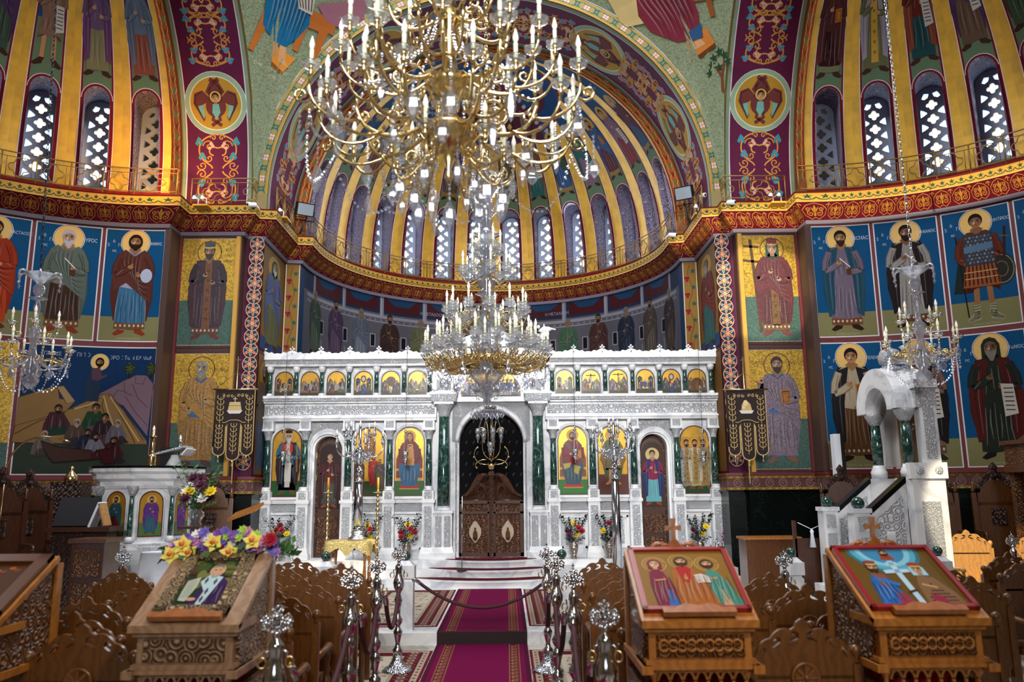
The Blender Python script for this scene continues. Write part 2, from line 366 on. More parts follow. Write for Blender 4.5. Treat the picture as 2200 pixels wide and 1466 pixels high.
        def fmap(u, v, d):
            us = cell(gu, u) if gu else None; vs_ = cell(gv, v) if gv else None
            if us and vs_:
                A, B, C_, D = pm(us[0], vs_[0]), pm(us[1], vs_[0]), pm(us[0], vs_[1]), pm(us[1], vs_[1])
                a, b = [A[k].lerp(B[k], us[2]).lerp(C_[k].lerp(D[k], us[2]), vs_[2]) for k in (0, 1)]
            elif us:
                A, B = (f0(us[0], v, 0), f0(us[0], v, .1)), (f0(us[1], v, 0), f0(us[1], v, .1)); a, b = [V(A[k]).lerp(V(B[k]), us[2]) for k in (0, 1)]
            elif vs_:
                A, B = (f0(u, vs_[0], 0), f0(u, vs_[0], .1)), (f0(u, vs_[1], 0), f0(u, vs_[1], .1)); a, b = [V(A[k]).lerp(V(B[k]), vs_[2]) for k in (0, 1)]
            else: return f0(u, v, d)
            return a + (b - a) * (d / .1)
        bm.verts.index_update()
        me = bpy.data.meshes.new(name)
        me.from_pydata([tuple(fmap(v.co.x, v.co.y, v.co.z + off)) for v in bm.verts], [], [[v.index for v in f.verts] for f in bm.faces])
        fc = [f[lay] for f in bm.faces]
        for m in mats: me.materials.append(MATS[m])
        me.polygons.foreach_set('material_index', [cols[c][1] for c in fc])
        a = me.color_attributes.new('Col', 'FLOAT_COLOR', 'CORNER'); buf = []
        for f, c in zip(bm.faces, fc): buf += [*cols[c][0], 1.0] * len(f.verts)
        a.data.foreach_set('color', buf); bm.free(); me.update()
        o = bpy.data.objects.new(name, me); COL.objects.link(o)
        if parent is not None: o.parent = parent
        return tag(o, label, cat, group, kind)
def flat(o, ux, uy, uz=None):            # panel frame: origin, u direction, v direction
    o, ux, uy = V(o), V(ux), V(uy); n = ux.cross(uy)
    return lambda u, v, d: o + ux * u + uy * v + n * d
def mixc(a, b, t): a, b = lin(a), lin(b); return tuple(x * (1 - t) + y * t for x, y in zip(a, b))
def dk(c, t=.55): return mixc(c, '#0a0608', t)
def lt(c, t=.4): return mixc(c, '#f4efe6', t)
GOLD = '#d8b068'; SKIN = '#b07e52'; RED = '#7d1620'; WHT = '#d8cfcd'; BLU = '#0f4a7e'
def face(P, x, y, r, hair='#4a3020', beard=None, skin=SKIN, hat=None, long=False, veil=None, det=1, bl=1.0):
    """head of half-width r centred on (x, y)"""
    if veil: P.poly([(x - r * 1.5, y - r * 2.0), (x - r * 1.45, y + r * .5), (x - r * .9, y + r * 1.5), (x, y + r * 1.85), (x + r * .9, y + r * 1.5), (x + r * 1.45, y + r * .5), (x + r * 1.5, y - r * 2.0)], veil)
    elif long: P.ell(x, y - r * .05, r * 1.42, r * 1.65, hair, 14)
    else: P.ell(x, y + r * .28, r * 1.25, r * 1.4, hair, 14)
    P.rect(x - r * .5, y - r * 1.9, x + r * .5, y - r * .6, dk(skin, .3))
    P.ell(x, y, r, r * 1.32, skin, 14)
    if det:
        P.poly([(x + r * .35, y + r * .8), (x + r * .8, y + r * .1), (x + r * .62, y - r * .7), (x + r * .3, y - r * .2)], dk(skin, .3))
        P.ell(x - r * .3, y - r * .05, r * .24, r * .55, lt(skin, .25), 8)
    if veil: P.poly([(x - r * 1.02, y + r * .2), (x - r * .6, y + r * 1.15), (x, y + r * 1.4), (x + r * .6, y + r * 1.15), (x + r * 1.02, y + r * .2), (x + r * .55, y + r * .95), (x, y + r * 1.1), (x - r * .55, y + r * .95)], dk(veil, .35))
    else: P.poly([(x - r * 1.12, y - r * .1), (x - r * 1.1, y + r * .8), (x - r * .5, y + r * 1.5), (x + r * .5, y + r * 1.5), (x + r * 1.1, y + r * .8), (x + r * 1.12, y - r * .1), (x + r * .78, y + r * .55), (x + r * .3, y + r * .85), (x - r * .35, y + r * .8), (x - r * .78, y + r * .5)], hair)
    if beard: P.poly([(x - r * 1.0, y - r * .2), (x - r * .66, y - r * .62), (x, y - r * .48), (x + r * .66, y - r * .62), (x + r * 1.0, y - r * .2), (x + r * .8, y - r * 1.2), (x + r * .25, y - r * (1.35 + .6 * bl)), (x - r * .2, y - r * (1.3 + .6 * bl)), (x - r * .8, y - r * 1.2)], beard)
    d = '#1a0f0c'
    for q in (-1, 1):
        P.ell(x + q * r * .42, y + r * .08, r * .2, r * .11, d, 8)
        if det: P.line([(x + q * r * .12, y + r * .3), (x + q * r * .45, y + r * .42), (x + q * r * .78, y + r * .26)], r * .12, d)
    P.line([(x + r * .03, y + r * .2), (x + r * .1, y - r * .32), (x - r * .1, y - r * .38)], r * .11, dk(skin, .55))
    if det: P.line([(x - r * .28, y - r * .68), (x, y - r * .62), (x + r * .28, y - r * .68)], r * .13, '#6b2a22')
    if hat:
        P.poly([(x - r * 1.05, y + r * .75), (x + r * 1.05, y + r * .75), (x + r * 1.2, y + r * 2.0), (x, y + r * 2.3), (x - r * 1.2, y + r * 2.0)], hat)
        P.line([(x - r * 1.05, y + r * .85), (x + r * 1.05, y + r * .85)], r * .28, GOLD)
def halo(P, x, y, r, col=GOLD, rim=WHT, inner='#5a2a1a'):
    if rim: P.ell(x, y, r * 1.07, None, rim, 28)
    if inner: P.ell(x, y, r * 1.03, None, inner, 28)
    P.ell(x, y, r, None, col, 28)
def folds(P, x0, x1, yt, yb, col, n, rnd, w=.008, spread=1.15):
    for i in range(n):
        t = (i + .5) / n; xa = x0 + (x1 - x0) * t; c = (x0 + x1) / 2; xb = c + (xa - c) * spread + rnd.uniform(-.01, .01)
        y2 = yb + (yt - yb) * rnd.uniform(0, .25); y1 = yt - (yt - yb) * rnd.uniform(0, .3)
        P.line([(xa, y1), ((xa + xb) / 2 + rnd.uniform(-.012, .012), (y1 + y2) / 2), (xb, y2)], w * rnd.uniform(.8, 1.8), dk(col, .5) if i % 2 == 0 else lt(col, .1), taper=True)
def saint(P, x, y, h, tunic='#7a5a4a', cloak=None, hem=None, skin=SKIN, hair='#3a2618', beard='#3a2618', seed=0, arms='chest', feet='#6a3a20', hal=GOLD, rim=WHT,
          veil=None, hat=None, skirt=None, style='over', det=1, long=False, stole=None, hold=None, fx=1, wid=1.0, bare=False, bl=1.0, lower=None):
    r = random.Random(seed); P.at(x, y, h, fx); W = wid
    if hal: halo(P, 0, .895, .125, hal, rim)
    if cloak and style in ('over', 'open'):
        P.poly([(-.12 * W, .81), (-.185 * W, .6), (-.195 * W, .38), (-.15 * W, .13), (.15 * W, .13), (.19 * W, .36), (.18 * W, .6), (.12 * W, .81)], dk(cloak, .25))
    for q in (-1, 1):
        if bare: P.line([(q * .05, .34), (q * .055, .18), (q * .06, .03)], .045, skin)
        P.poly([(q * .03, .075), (q * .075, .075), (q * .15, .005), (q * .12, -.012), (q * .05, .015)], feet)
    tb = .3 if bare else .055
    P.poly([(-.075 * W, .815), (-.14 * W, .765), (-.15 * W, .6), (-.115 * W, .48), (-.135 * W, .25), (-.14 * W, tb), (-.05, tb - .012), (.05, tb + .004), (.14 * W, tb - .006), (.135 * W, .25), (.115 * W, .48), (.15 * W, .6), (.14 * W, .765), (.075 * W, .815)], tunic)
    if lower: P.poly([(-.118 * W, .46), (-.14 * W, tb), (.14 * W, tb), (.118 * W, .46), (0, .44)], lower)
    lo = lower or tunic
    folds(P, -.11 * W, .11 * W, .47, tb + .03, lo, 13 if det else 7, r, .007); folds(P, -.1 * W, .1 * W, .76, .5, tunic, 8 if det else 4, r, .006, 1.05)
    if skirt: P.poly([(-.125 * W, .5), (-.15 * W, .3), (.15 * W, .3), (.125 * W, .5)], skirt); folds(P, -.11 * W, .11 * W, .5, .31, skirt, 7, r)
    if hem:
        P.poly([(-.138 * W, tb), (-.138 * W, tb + .06), (0, tb + .052), (.138 * W, tb + .06), (.138 * W, tb), (0, tb - .008)], hem)
        if det:
            for i in range(7): P.ell(-.12 * W + .04 * W * i, tb + .03, .01, .014, lt(hem, .45), 6)
    if stole:
        P.poly([(-.035, .81), (-.04, .1), (.04, .1), (.035, .81)], stole)
        for i in range(6): P.line([(-.014, .7 - i * .1), (.014, .7 - i * .1)], .03, dk(stole, .5)); 
    if cloak and style == 'over':
        P.poly([(-.085 * W, .825), (-.15 * W, .77), (-.19 * W, .56), (-.165 * W, .42), (-.06, .5), (.1 * W, .36), (.17 * W, .3), (.18 * W, .6), (.145 * W, .77), (.085 * W, .825), (0, .76)], cloak)
        for i in range(10 if det else 5):
            t = i / (9 if det else 4); P.line(bez((-.1 + t * .16, .8 - t * .02), (-.15 + t * .2, .62), (0, .52 - t * .12), (.15 * W, .6 - t * .26), 7), .008, dk(cloak, .5) if i % 2 == 0 else lt(cloak, .09), taper=True)
    elif cloak:
        for q in (-1, 1):
            P.poly([(q * .03, .815), (q * .145 * W, .775), (q * .195 * W, .52), (q * .16 * W, .13), (q * .1 * W, .16), (q * .085 * W, .5)], cloak)
            for i in range(3): P.line([(q * (.07 + .025 * i), .77), (q * (.1 + .025 * i) * W, .5), (q * (.1 + .02 * i) * W, .2)], .007, dk(cloak, .5) if i != 1 else lt(cloak, .09), taper=True)
    sl = cloak if (cloak and style == 'over') else tunic
    hands = dict(chest=((-.03, .655), (.05, .575)), down=((-.1, .52), (.06, .6)), up=((-.16, .74), (.07, .58)), cross=((-.05, .64), (.05, .64)))[arms]
    for q, (hx, hy) in zip((-1, 1), hands):
        el = (q * .165 * W, .58)
        for ww, cc in ((.064, dk(sl, .5)), (.048, sl)): P.line([(q * .115 * W, .765), (q * .155 * W, .67), el], ww, cc); P.line([el, ((el[0] + hx) / 2, (el[1] + hy) / 2 - .012), (hx, hy)], ww, cc)
        P.line([(q * .12 * W, .74), (q * .145 * W, .66), (q * .15 * W, .6)], .006, dk(sl, .6)); P.line([(el[0] * .9, el[1] - .012), ((el[0] + hx) / 2, (el[1] + hy) / 2 + .01)], .006, lt(sl, .12))
        P.ell(hx, hy, .027, .02, skin, 8); P.line([(hx, hy + .005), (hx - q * .02, hy + .03)], .014, skin)
    if hold == 'spoon': P.line([(-.02, .7), (.07, .61)], .01, '#cfc8c0'); P.poly([(.03, .59), (.08, .6), (.075, .54), (.035, .535)], '#4a2c18')
    elif hold == 'book': P.poly([(.02, .66), (.1, .67), (.105, .54), (.025, .53)], '#a5631c'); P.line([(.035, .645), (.09, .65), (.092, .555), (.038, .55)], .008, '#5a2c10', True)
    elif hold == 'cross': P.line([(-.1, .55), (-.1, .86)], .015, '#5a2c18'); P.line([(-.14, .78), (-.06, .78)], .015, '#5a2c18')
    elif hold == 'scroll':
        P.poly([(.04, .6), (.13, .59), (.145, .35), (.05, .33)], '#b8b0a4')
        for i in range(6): P.line([(.06, .56 - i * .035), (.125, .555 - i * .035)], .009, '#3a3430')
    elif hold == 'cloth': P.ell(.12, .57, .055, .07, '#a9aec0', 12)
    P.poly([(-.055, .83), (0, .775), (.055, .83), (.03, .85), (-.03, .85)], dk(skin, .25) if not veil else veil)
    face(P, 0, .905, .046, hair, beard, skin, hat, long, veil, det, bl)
    P.at(0, 0, 1)
# -------- ornaments
def palmette(P, x, y, w, h, c1, c2):     # heart ring with scrolls and a fan inside
    P.at(x, y, 1); k = [(-.5, .1), (-.46, -.25), (-.2, -.5), (0, -.38), (.2, -.5), (.46, -.25), (.5, .1), (.3, .38), (0, .52), (-.3, .38)]
    P.line([(a * w, b * h) for a, b in k], .02 * h * 2.2, c1, True)
    for q in (-1, 1):
        P.line([(q * a, b) for a, b in spiral(.2 * w, -.14 * h, .17 * w, pi / 2, -1.4, 10)], .05 * h, c1)
        P.line([(q * a, b) for a, b in spiral(.24 * w, .14 * h, .12 * w, -pi / 2, 1.3, 8)], .05 * h, c1)
        P.poly([(0, -.2 * h), (q * .1 * w, .05 * h), (q * .16 * w, .3 * h), (q * .04 * w, .12 * h)], c1)
    P.poly([(-.05 * w, -.3 * h), (.05 * w, -.3 * h), (.06 * w, .2 * h), (0, .42 * h), (-.06 * w, .2 * h)], c1); P.at(0, 0, 1)
def star(P, x, y, r, c, n=5):
    P.poly([(x + r * (1 if i % 2 == 0 else .38) * sin(pi * i / n), y + r * (1 if i % 2 == 0 else .38) * cos(pi * i / n)) for i in range(2 * n)], c)
def arabesque(P, x, y, w, h, cross=False):
    o = '#c98a3e'; te = '#2f8f9a'; pk = '#c9607a'; pl = '#d6a68a'; lw = .022 * w * 1.3
    P.at(x, y, 1)
    for q in (-1, 1):
        m = lambda pts: [(q * a * w, b * h) for a, b in pts]
        P.line(m(bez((0, -.5), (.15, -.46), (.34, -.44), (.36, -.3))), lw, o); P.line(m(bez((.36, -.3), (.38, -.1), (.12, -.1), (.1, -.02))), lw, o)
        P.line(m(bez((.1, .02), (.12, .1), (.38, .1), (.36, .3))), lw, o); P.line(m(bez((.36, .3), (.34, .44), (.15, .46), (0, .5))), lw, o)
        P.line(m(bez((0, -.3), (.2, -.36), (.2, -.2), (.08, -.2))), lw, o); P.line(m(bez((0, .3), (.2, .36), (.2, .2), (.08, .2))), lw, o)
        for sy in (-1, 1):
            for cx_, cy_, r_, tn in ((.17, .33, .12, 1.3), (.3, .06, .1, -1.3), (.17, .16, .08, -1.2), (.08, .44, .06, 1.2)): P.line([(q * (cx_ * w + (a - 0)), sy * (cy_ * h + b)) for a, b in spiral(0, 0, r_ * w, 0, tn, 11)], lw * .75, o)
            for dx, dy in ((.1, .33), (.16, .3), (.13, .36)): P.ell(q * dx * w, sy * dy * h, .035 * w, .035 * w, pl, 8)
            P.ell(q * .3 * w, sy * .2 * h, .05 * w, .06 * w, pk, 8)
            P.poly(m([(.22, sy * .17), (.3, sy * .25), (.38, sy * .17), (.33, sy * .13), (.3, sy * .2), (.26, sy * .13)]), te)
            P.ell(q * .36 * w, sy * .4 * h, .05 * w, .06 * w, pk, 8)
            P.poly(m([(.28, sy * .37), (.37, sy * .46), (.44, sy * .36), (.38, sy * .33), (.36, sy * .4), (.32, sy * .33)]), te)
    if cross:
        for a in range(4):
            c, d = cos(a * pi / 2), sin(a * pi / 2); f = lambda p: (p[0] * c - p[1] * d, p[0] * d + p[1] * c)
            P.line([f((.05 * w, .05 * w)), f((.05 * w, .2 * w)), f((0, .27 * w)), f((-.05 * w, .2 * w)), f((-.05 * w, .05 * w))], lw, '#dcb04e')
            P.poly([f((0, 0)), f((.02 * w, .06 * w)), f((0, .15 * w)), f((-.02 * w, .06 * w))], '#dcb04e')
    P.at(0, 0, 1)
def seraph(P, x, y, r, bg='#b0862e', rim=('#8fa88a', '#d5d2b0', '#4f8a80')):
    for k, c in zip((1.22, 1.2, 1.04), (WHT, rim[0], rim[1])): P.ell(x, y, r * k, None, c, 32)
    P.ell(x, y, r, None, bg, 32); b = '#6a3430'; d = '#3a1a1a'; P.at(x, y, r)
    for q in (-1, 1):
        P.line([(q * .05, .2), (q * .3, .45), (q * .12, .75), (-q * .18, .92)], .16, b)
        P.poly([(q * .15, .15), (q * .5, .5), (q * .82, .38), (q * .88, 0), (q * .5, -.7), (q * .42, -.55), (q * .6, -.1)], b)
        P.poly([(q * .5, -.05), (q * .7, -.1), (q * .6, -.45), (q * .45, -.6)], '#6fa79a'); P.line([(q * .55, .42), (q * .78, .3), (q * .8, 0), (q * .55, -.5)], .03, d)
        P.line([(q * .05, -.3), (q * .15, -.62), (-q * .2, -.85)], .14, b)
    P.ell(0, -.12, .4, .42, b, 18); P.ell(0, .45, .26, .3, b, 16); P.poly([(-.12, -.02), (.12, -.02), (.16, -.35), (0, -.6), (-.16, -.35)], '#6fa79a')
    P.ell(0, .25, .24, .24, '#c9a050', 18); P.ring(0, .25, .24, .03, d, 18); face(P, 0, .22, .12, '#3a2014', None, '#b98a60'); P.at(0, 0, 1)
# ---------------------------------------------------------------- the building
mat('reveal', lin('#54506a'), .6, 0, None, ('scroll', 7, lin('#a08a9a'), .35, .1))
CY, RW, RD, ZB = 10.65, 4.35, 4.3, 8.0          # crossing centre, wall radius, half-dome radius and its springing
def pol(cx, cy, r, a0, a1, n): return [(cx + r * cos(radians(a0 + (a1 - a0) * i / n)), cy + r * sin(radians(a0 + (a1 - a0) * i / n))) for i in range(n + 1)]
half = pol(-6.3, CY, RW, 262, 90, 44) + [(-6.3, 15.5), (-5.0, 15.5), (-5.0, 15.75), (-4.68, 15.8), (-4.68, 17.5), (-4.35, 17.55)]
PL = half + pol(0, 17.6, RW, 180, 0, 44)[1:-1] + [(-x, y) for x, y in half[::-1]]
PLV = [V((x, y)) for x, y in PL]
SEG = [(PLV[i + 1] - PLV[i]) for i in range(len(PLV) - 1)]
CUM = [0]
for q in SEG: CUM.append(CUM[-1] + q.length)
def _nrm(q): q = q.normalized(); return V((q.y, -q.x))
MIT = []
for i in range(len(PLV)):
    a = _nrm(SEG[max(i - 1, 0)]); b = _nrm(SEG[min(i, len(SEG) - 1)]); m = a + b
    MIT.append(m / max(.3, (1 + a.dot(b))))
def wall_pt(u, off, z):                   # point at length u along the wall line, off into the room
    i = 0
    lo, hi = 0, len(SEG) - 1
    while lo < hi:
        mid = (lo + hi + 1) // 2
        if CUM[mid] <= u: lo = mid
        else: hi = mid - 1
    t = min(1, max(0, (u - CUM[lo]) / (CUM[lo + 1] - CUM[lo]))); a = PLV[lo] + MIT[lo] * off; b = PLV[lo + 1] + MIT[lo + 1] * off; p = a.lerp(b, t)
    return V((p.x, p.y, z))
def sweep(mb, prof, m, i0=0, i1=None, closed=False):
    i1 = len(PLV) - 1 if i1 is None else i1; vs = []; fs = []; k = len(prof)
    for i in range(i0, i1 + 1):
        for off, z in prof: p = PLV[i] + MIT[i] * off; vs.append(V((p.x, p.y, z)))
    for i in range(i1 - i0):
        for j in range(k - 1 + (1 if closed else 0)):
            j2 = (j + 1) % k; fs.append((i * k + j, i * k + j2, (i + 1) * k + j2, (i + 1) * k + j))
    mb.add(vs, fs, m)
U_A, U_B, U_C, U_D = CUM[44], CUM[49], CUM[50], CUM[50 + 44]     # conch end, pier end, apse start, apse end
U_END = CUM[-1]
mat('wall_red', lin('#5e1117'), .55, 0, ('noise', 20, .1, .01)); mat('wall_grey', lin('#6d6672'), .7)
mat('wall_brown', lin('#3d2318'), .6)
def part_wall(name, i0, i1, m='wall_red'):
    b = MB(); sweep(b, [(0, 0), (0, 7.6)], m, i0, i1); return struct(name, b)
part_wall('wall_north', 0, 44); part_wall('wall_northeast', 44, 50, 'wall_brown'); part_wall('wall_apse', 50, 94); part_wall('wall_southeast', 94, 100, 'wall_brown'); part_wall('wall_south', 100, len(PLV) - 1)
b = MB(); sweep(b, [(0.0, 0), (.05, 0), (.05, 1.84), (.09, 1.84), (.09, 1.87), (0, 1.87)], 'dark_marble'); struct('trim_1', b)
# painted dado band
P = Paint(); P.rect(0, 1.86, U_END, 2.14, '#5d3c3c'); P.rect(0, 1.87, U_END, 1.91, '#b08a3e'); P.rect(0, 2.09, U_END, 2.13, '#b08a3e')
n = int(U_END / .26)
for i in range(n):
    x = (i + .5) * U_END / n
    if 6 < x < U_END - 6: 
        P.ring(x, 2.0, .075, .016, '#8a6c5c', 10); P.line(spiral(x, 2.0, .05, 0, 1, 8), .012, '#8a6c5c')
        for k in range(2): P.line([(x - .1 + .13 * k, 1.895), (x - .05 + .13 * k, 1.885), (x - .02 + .13 * k, 1.9)], .012, '#4a2410'); P.line([(x - .1 + .13 * k, 2.115), (x - .05 + .13 * k, 2.105), (x - .02 + .13 * k, 2.12)], .012, '#4a2410')
P.build('trim_2', lambda u, v, d: wall_pt(u, .06 + d, v), ub=CUM[1:-1], kind='structure')
b = MB(); sweep(b, [(0, 2.14), (.1, 2.14), (.1, 2.19), (0, 2.19)], 'wall_red'); struct('trim_3', b)
# cornice: grey moulding, painted cove, painted fascia, walkway
b = MB(); sweep(b, [(0, 7.0), (.05, 7.0), (.07, 7.07), (.03, 7.09)], 'wall_grey'); sweep(b, [(.36, 7.56), (-.6, 7.56)], 'plaster_tan'); sweep(b, [(.02, 7.07), (.34, 7.36), (.34, 7.56)], 'wall_red'); struct('trim_4', b)
P = Paint(); H = 7.56; c_m, c_g = '#641226', '#b98430'
P.rect(0, 7.04, U_END, 7.36, c_m); P.rect(0, 7.36, U_END, 7.54, '#bb8a34'); P.rect(0, 7.535, U_END, 7.56, '#6e1a1a'); P.rect(0, 7.355, U_END, 7.37, '#d6b063')
i0, i1 = 5.2, U_END - 5.2
n = int((i1 - i0) / .325)
for i in range(n):
    x = i0 + (i + .5) * (i1 - i0) / n; palmette(P, x, 7.2, .29, .26, c_g, c_m)
    P.line([(x + .12, 7.3), (x + .163, 7.33), (x + .2, 7.3)], .014, c_g); P.line([(x + .1625, 7.33), (x + .1625, 7.26)], .014, c_g)
n = int((i1 - i0) / .17)
for i in range(n):
    x = i0 + (i + .5) * (i1 - i0) / n; star(P, x, 7.465, .058, '#1d4632'); P.line([(x - .085, 7.44), (x - .05, 7.405), (x, 7.4), (x + .05, 7.41), (x + .085, 7.45)], .018, '#1d4632')
def cove(u, v, d):
    if v < 7.36: t = (v - 7.04) / .32; return wall_pt(u, .03 + .31 * t + d * .7, 7.07 + .29 * t - d * .7)
    return wall_pt(u, .34 + d, v)
P.build('trim_5', cove, ub=CUM[1:-1], vb=[7.36], kind='structure')

# floor on two levels, altar steps
b = MB(); b.slab(-7, 7, -8.5, 10.47, -.2, 0, 'floor_marble'); b.slab(-11, -7, 4, 10.47, -.2, 0, 'floor_marble'); b.slab(7, 11, 4, 10.47, -.2, 0, 'floor_marble'); struct('floor', b)
b = MB(); b.slab(-11, 11, 10.47, 17.0, -.2, .15, 'marble'); b.slab(-4.7, 4.7, 17, 22.2, -.2, .15, 'marble'); struct('floor_upper', b)
b = MB(); CS = (0, 16.9)
for k, (y, r, z) in enumerate(((15.2, 2.02, .29), (15.5, 1.6, .43), (15.9, 1.2, .57))):
    b.slab(-4.66, 4.66, y, 22.0 if k == 2 else 17, .15, z, 'marble')
    b.prism([(CS[0] + r * cos(radians(180 + 180 * i / 32)), CS[1] + r * 1.0 * sin(radians(180 + 180 * i / 32))) for i in range(33)], z - .15, 'marble', lambda p, z=z: V((p.x, p.y, z + p.z)))
    b.prism([(CS[0] + (r + .02) * cos(radians(180 + 180 * i / 32)), CS[1] + (r + .02) * sin(radians(180 + 180 * i / 32))) for i in range(33)], .035, 'marble', lambda p, z=z: V((p.x, p.y, z + p.z + .001)))
struct('floor_altar_steps', b)

# half-domes on a ring of arched windows
BP = pi / 14; BW = RD * BP; RIB = .165; FH = BW / 2 - RIB; OH, O0, O1 = .245, 7.76, 9.5
def dome_map(c, ac):
    def f(u, s, d):
        a = ac - u / RD
        if s < ZB: r, z = RD - d, s
        else: ph = (s - ZB) / RD; r, z = (RD - d) * cos(ph), ZB + (RD - d) * sin(ph)
        return V((c[0] + r * cos(a), c[1] + r * sin(a), z))
    return f
def bay_shell(top):
    P = Paint(); g = '#5a6e52'; bl = '#174567'; h = BW / 2
    for q in (-1, 1):
        ar = [(q * OH * cos(pi / 2 * i / 6), O1 + OH * sin(pi / 2 * i / 6)) for i in range(7)]
        P.poly([(q * FH, 7.5), (0, 7.5), (0, O0), (q * OH, O0)] + ar + [(0, top), (q * FH, top)], g)
        P.rect(min(q * FH, q * h), 7.5, max(q * FH, q * h), top, GOLD, 'gold_rib')
    P.rect(-FH + .02, 10.8, FH - .02, top, bl)
    for q in (-1, 1):
        P.line([(q * (FH - .018), 7.7), (q * (FH - .018), top)], .05, '#6c1420'); P.line([(q * FH, 7.7), (q * FH, top)], .014, WHT)
    ao = [((OH + .02) * cos(pi * i / 12), O1 + (OH + .02) * sin(pi * i / 12)) for i in range(13)]
    P.line([(OH + .02, O0)] + ao + [(-OH - .02, O0)], .04, '#6c1420'); P.line([((OH + .05) * cos(pi * i / 12), O1 + (OH + .05) * sin(pi * i / 12)) for i in range(13)], .012, WHT)
    P.rect(-h, 7.5, h, 7.66, '#8d7a58'); P.rect(-h, 7.66, h, 7.72, '#7a1a1c')
    return P
def quatre(cx, cy, r, n=5): return [(cx + r * .62 * cos(k * pi / 2) + r * .45 * cos(k * pi / 2 + (j / n - .5) * pi * 1.1), cy + r * .62 * sin(k * pi / 2) + r * .45 * sin(k * pi / 2 + (j / n - .5) * pi * 1.1)) for k in range(4) for j in range(n + 1)]
def lattice_mesh(mt):
    b = MB(); out = arch_poly(-.32, .32, 7.7, 9.47, 14); holes = []
    for k in range(5): holes.append(quatre(0, 8.14 + .3 * k, .098))
    for k in range(5):
        for q in (-1, 1): y = 7.99 + .3 * k; holes.append([(q * .215, y - .085), (q * .205, y + .085), (q * .15, y + .05), (q * .095, y + .005), (q * .095, y - .02), (q * .15, y - .055)][::q])
    for q in (-1, 1): holes.append([(q * .03, 9.58), (q * .12, 9.6), (q * .17, 9.5), (q * .12, 9.47), (q * .06, 9.5)][::-q])
    b.prism(out, .06, mt, lambda p: V((RD + .36 - p.z, -p.x, p.y)), holes); return b
def window_proto(mt, pm, pc):
    o = lattice_mesh(mt).build('window_1', kind='structure')
    p = MB(); x = RD + .45; p.add([(x, -.3, 7.9), (x, -.1, 7.9), (x, -.1, 9.75), (x, -.3, 9.75)], [(0, 1, 2, 3)], pm); p.add([(x, .1, 7.9), (x, .3, 7.9), (x, .3, 9.75), (x, .1, 9.75)], [(0, 1, 2, 3)], pm)
    p.add([(x, -.1, 7.9), (x, .1, 7.9), (x, .1, 9.45), (x, -.1, 9.45)], [(0, 1, 2, 3)], pc); p.add([(x, -.1, 9.45), (x, .1, 9.45), (x, .1, 9.75), (x, -.1, 9.75)], [(0, 1, 2, 3)], pm); p.build('window_pane', o)
    # splayed reveal from the wall face out to the lattice
    r = MB(); ol = [(OH, O0)] + [(OH * cos(pi * i / 12), O1 + OH * sin(pi * i / 12)) for i in range(13)] + [(-OH, O0)]; vs = []; fs = []
    for (u, s) in ol:
        a = u / RD; rr = RD if s < ZB else RD * cos((s - ZB) / RD); zz = s if s < ZB else ZB + RD * sin((s - ZB) / RD)
        k = 1.18; vs += [(rr * cos(a), -rr * sin(a), zz), (RD + .37, -u * k, O0 + (s - O0) * .985 if s > O1 else s)]
    for i in range(len(ol) - 1): fs.append((2 * i, 2 * i + 1, 2 * i + 3, 2 * i + 2))
    fs.append((0, len(vs) - 2, len(vs) - 1, 1)); r.add(vs, fs, 'reveal'); r.build('window_reveal', o); return o
WP = {'sky': window_proto('lattice', 'pane_sky', 'pane_warm'), 'dark': window_proto('lattice', 'pane_dark', 'pane_dark')}
used = set(); WN = [1]
def place_window(kind, c, a):
    o = WP[kind]
    if kind in used: o = dup(o)
    used.add(kind); o.name = 'window_%d' % WN[0]; WN[0] += 1; o.location = (c[0], c[1], 0); o.rotation_euler = (0, 0, a); return o
CON = {'north': ((-6.3, CY), 3 * pi / 2), 'apse': ((0, 17.6), pi), 'south': ((6.3, CY), pi / 2)}
TOP = ZB + RD * pi / 2 - .05
shell = bay_shell(TOP)
def bay_angle(name, i): c, a0 = CON[name]; return a0 - (i + .5) * BP
me0 = None
for nm, (c, a0) in CON.items():
    grp = []
    for i in range(14):
        a = bay_angle(nm, i)
        if me0 is None:
            o = shell.build('ceiling_half_dome', dome_map((0, 0), 0), ub=[-FH, -OH, 0, OH, FH], dv=.22, kind='structure', off=0); me0 = o
        else: o = dup(me0)
        o.location = (c[0], c[1], 0); o.rotation_euler = (0, 0, a)
        dark = (nm == 'north' and i == 13) or (nm == 'south' and i == 0)
        place_window('dark' if dark else 'sky', c, a)
# arches of the crossing
AR, AZ, Q = 4.55, 7.9, 4.82
def soffit(kind):                         # u depth from the crossing outward, s angle in degrees from the spring nearest the east / left
    def f(u, s, d):
        a = radians(s); r = AR - d
        if kind == 'apse': return V((-r * cos(a), 15.5 + u, AZ + r * sin(a)))
        q = -1 if kind == 'north' else 1
        r = Q - d
        return V((q * (Q + u), CY + r * cos(a), AZ + r * sin(a)))
    return f
K = AR * pi / 180                          # metres per degree
def deg(P, fn): pass
def soffit_paint(w, meds, crosses):
    P = Paint(); P.rect(0, -6, w, 186, '#7f9077'); P.rect(.1, -6, w - .1, 186, '#561b3a'); P.rect(.085, -6, .1, 186, WHT); P.rect(w - .1, -6, w - .085, 186, WHT); P.rect(0, -6, .03, 186, '#6d5a2e'); P.rect(w - .03, -6, w, 186, '#6d5a2e')
    return P
class Scaled(Paint):                       # paints in metres along the arch; converted to degrees by the map
    pass
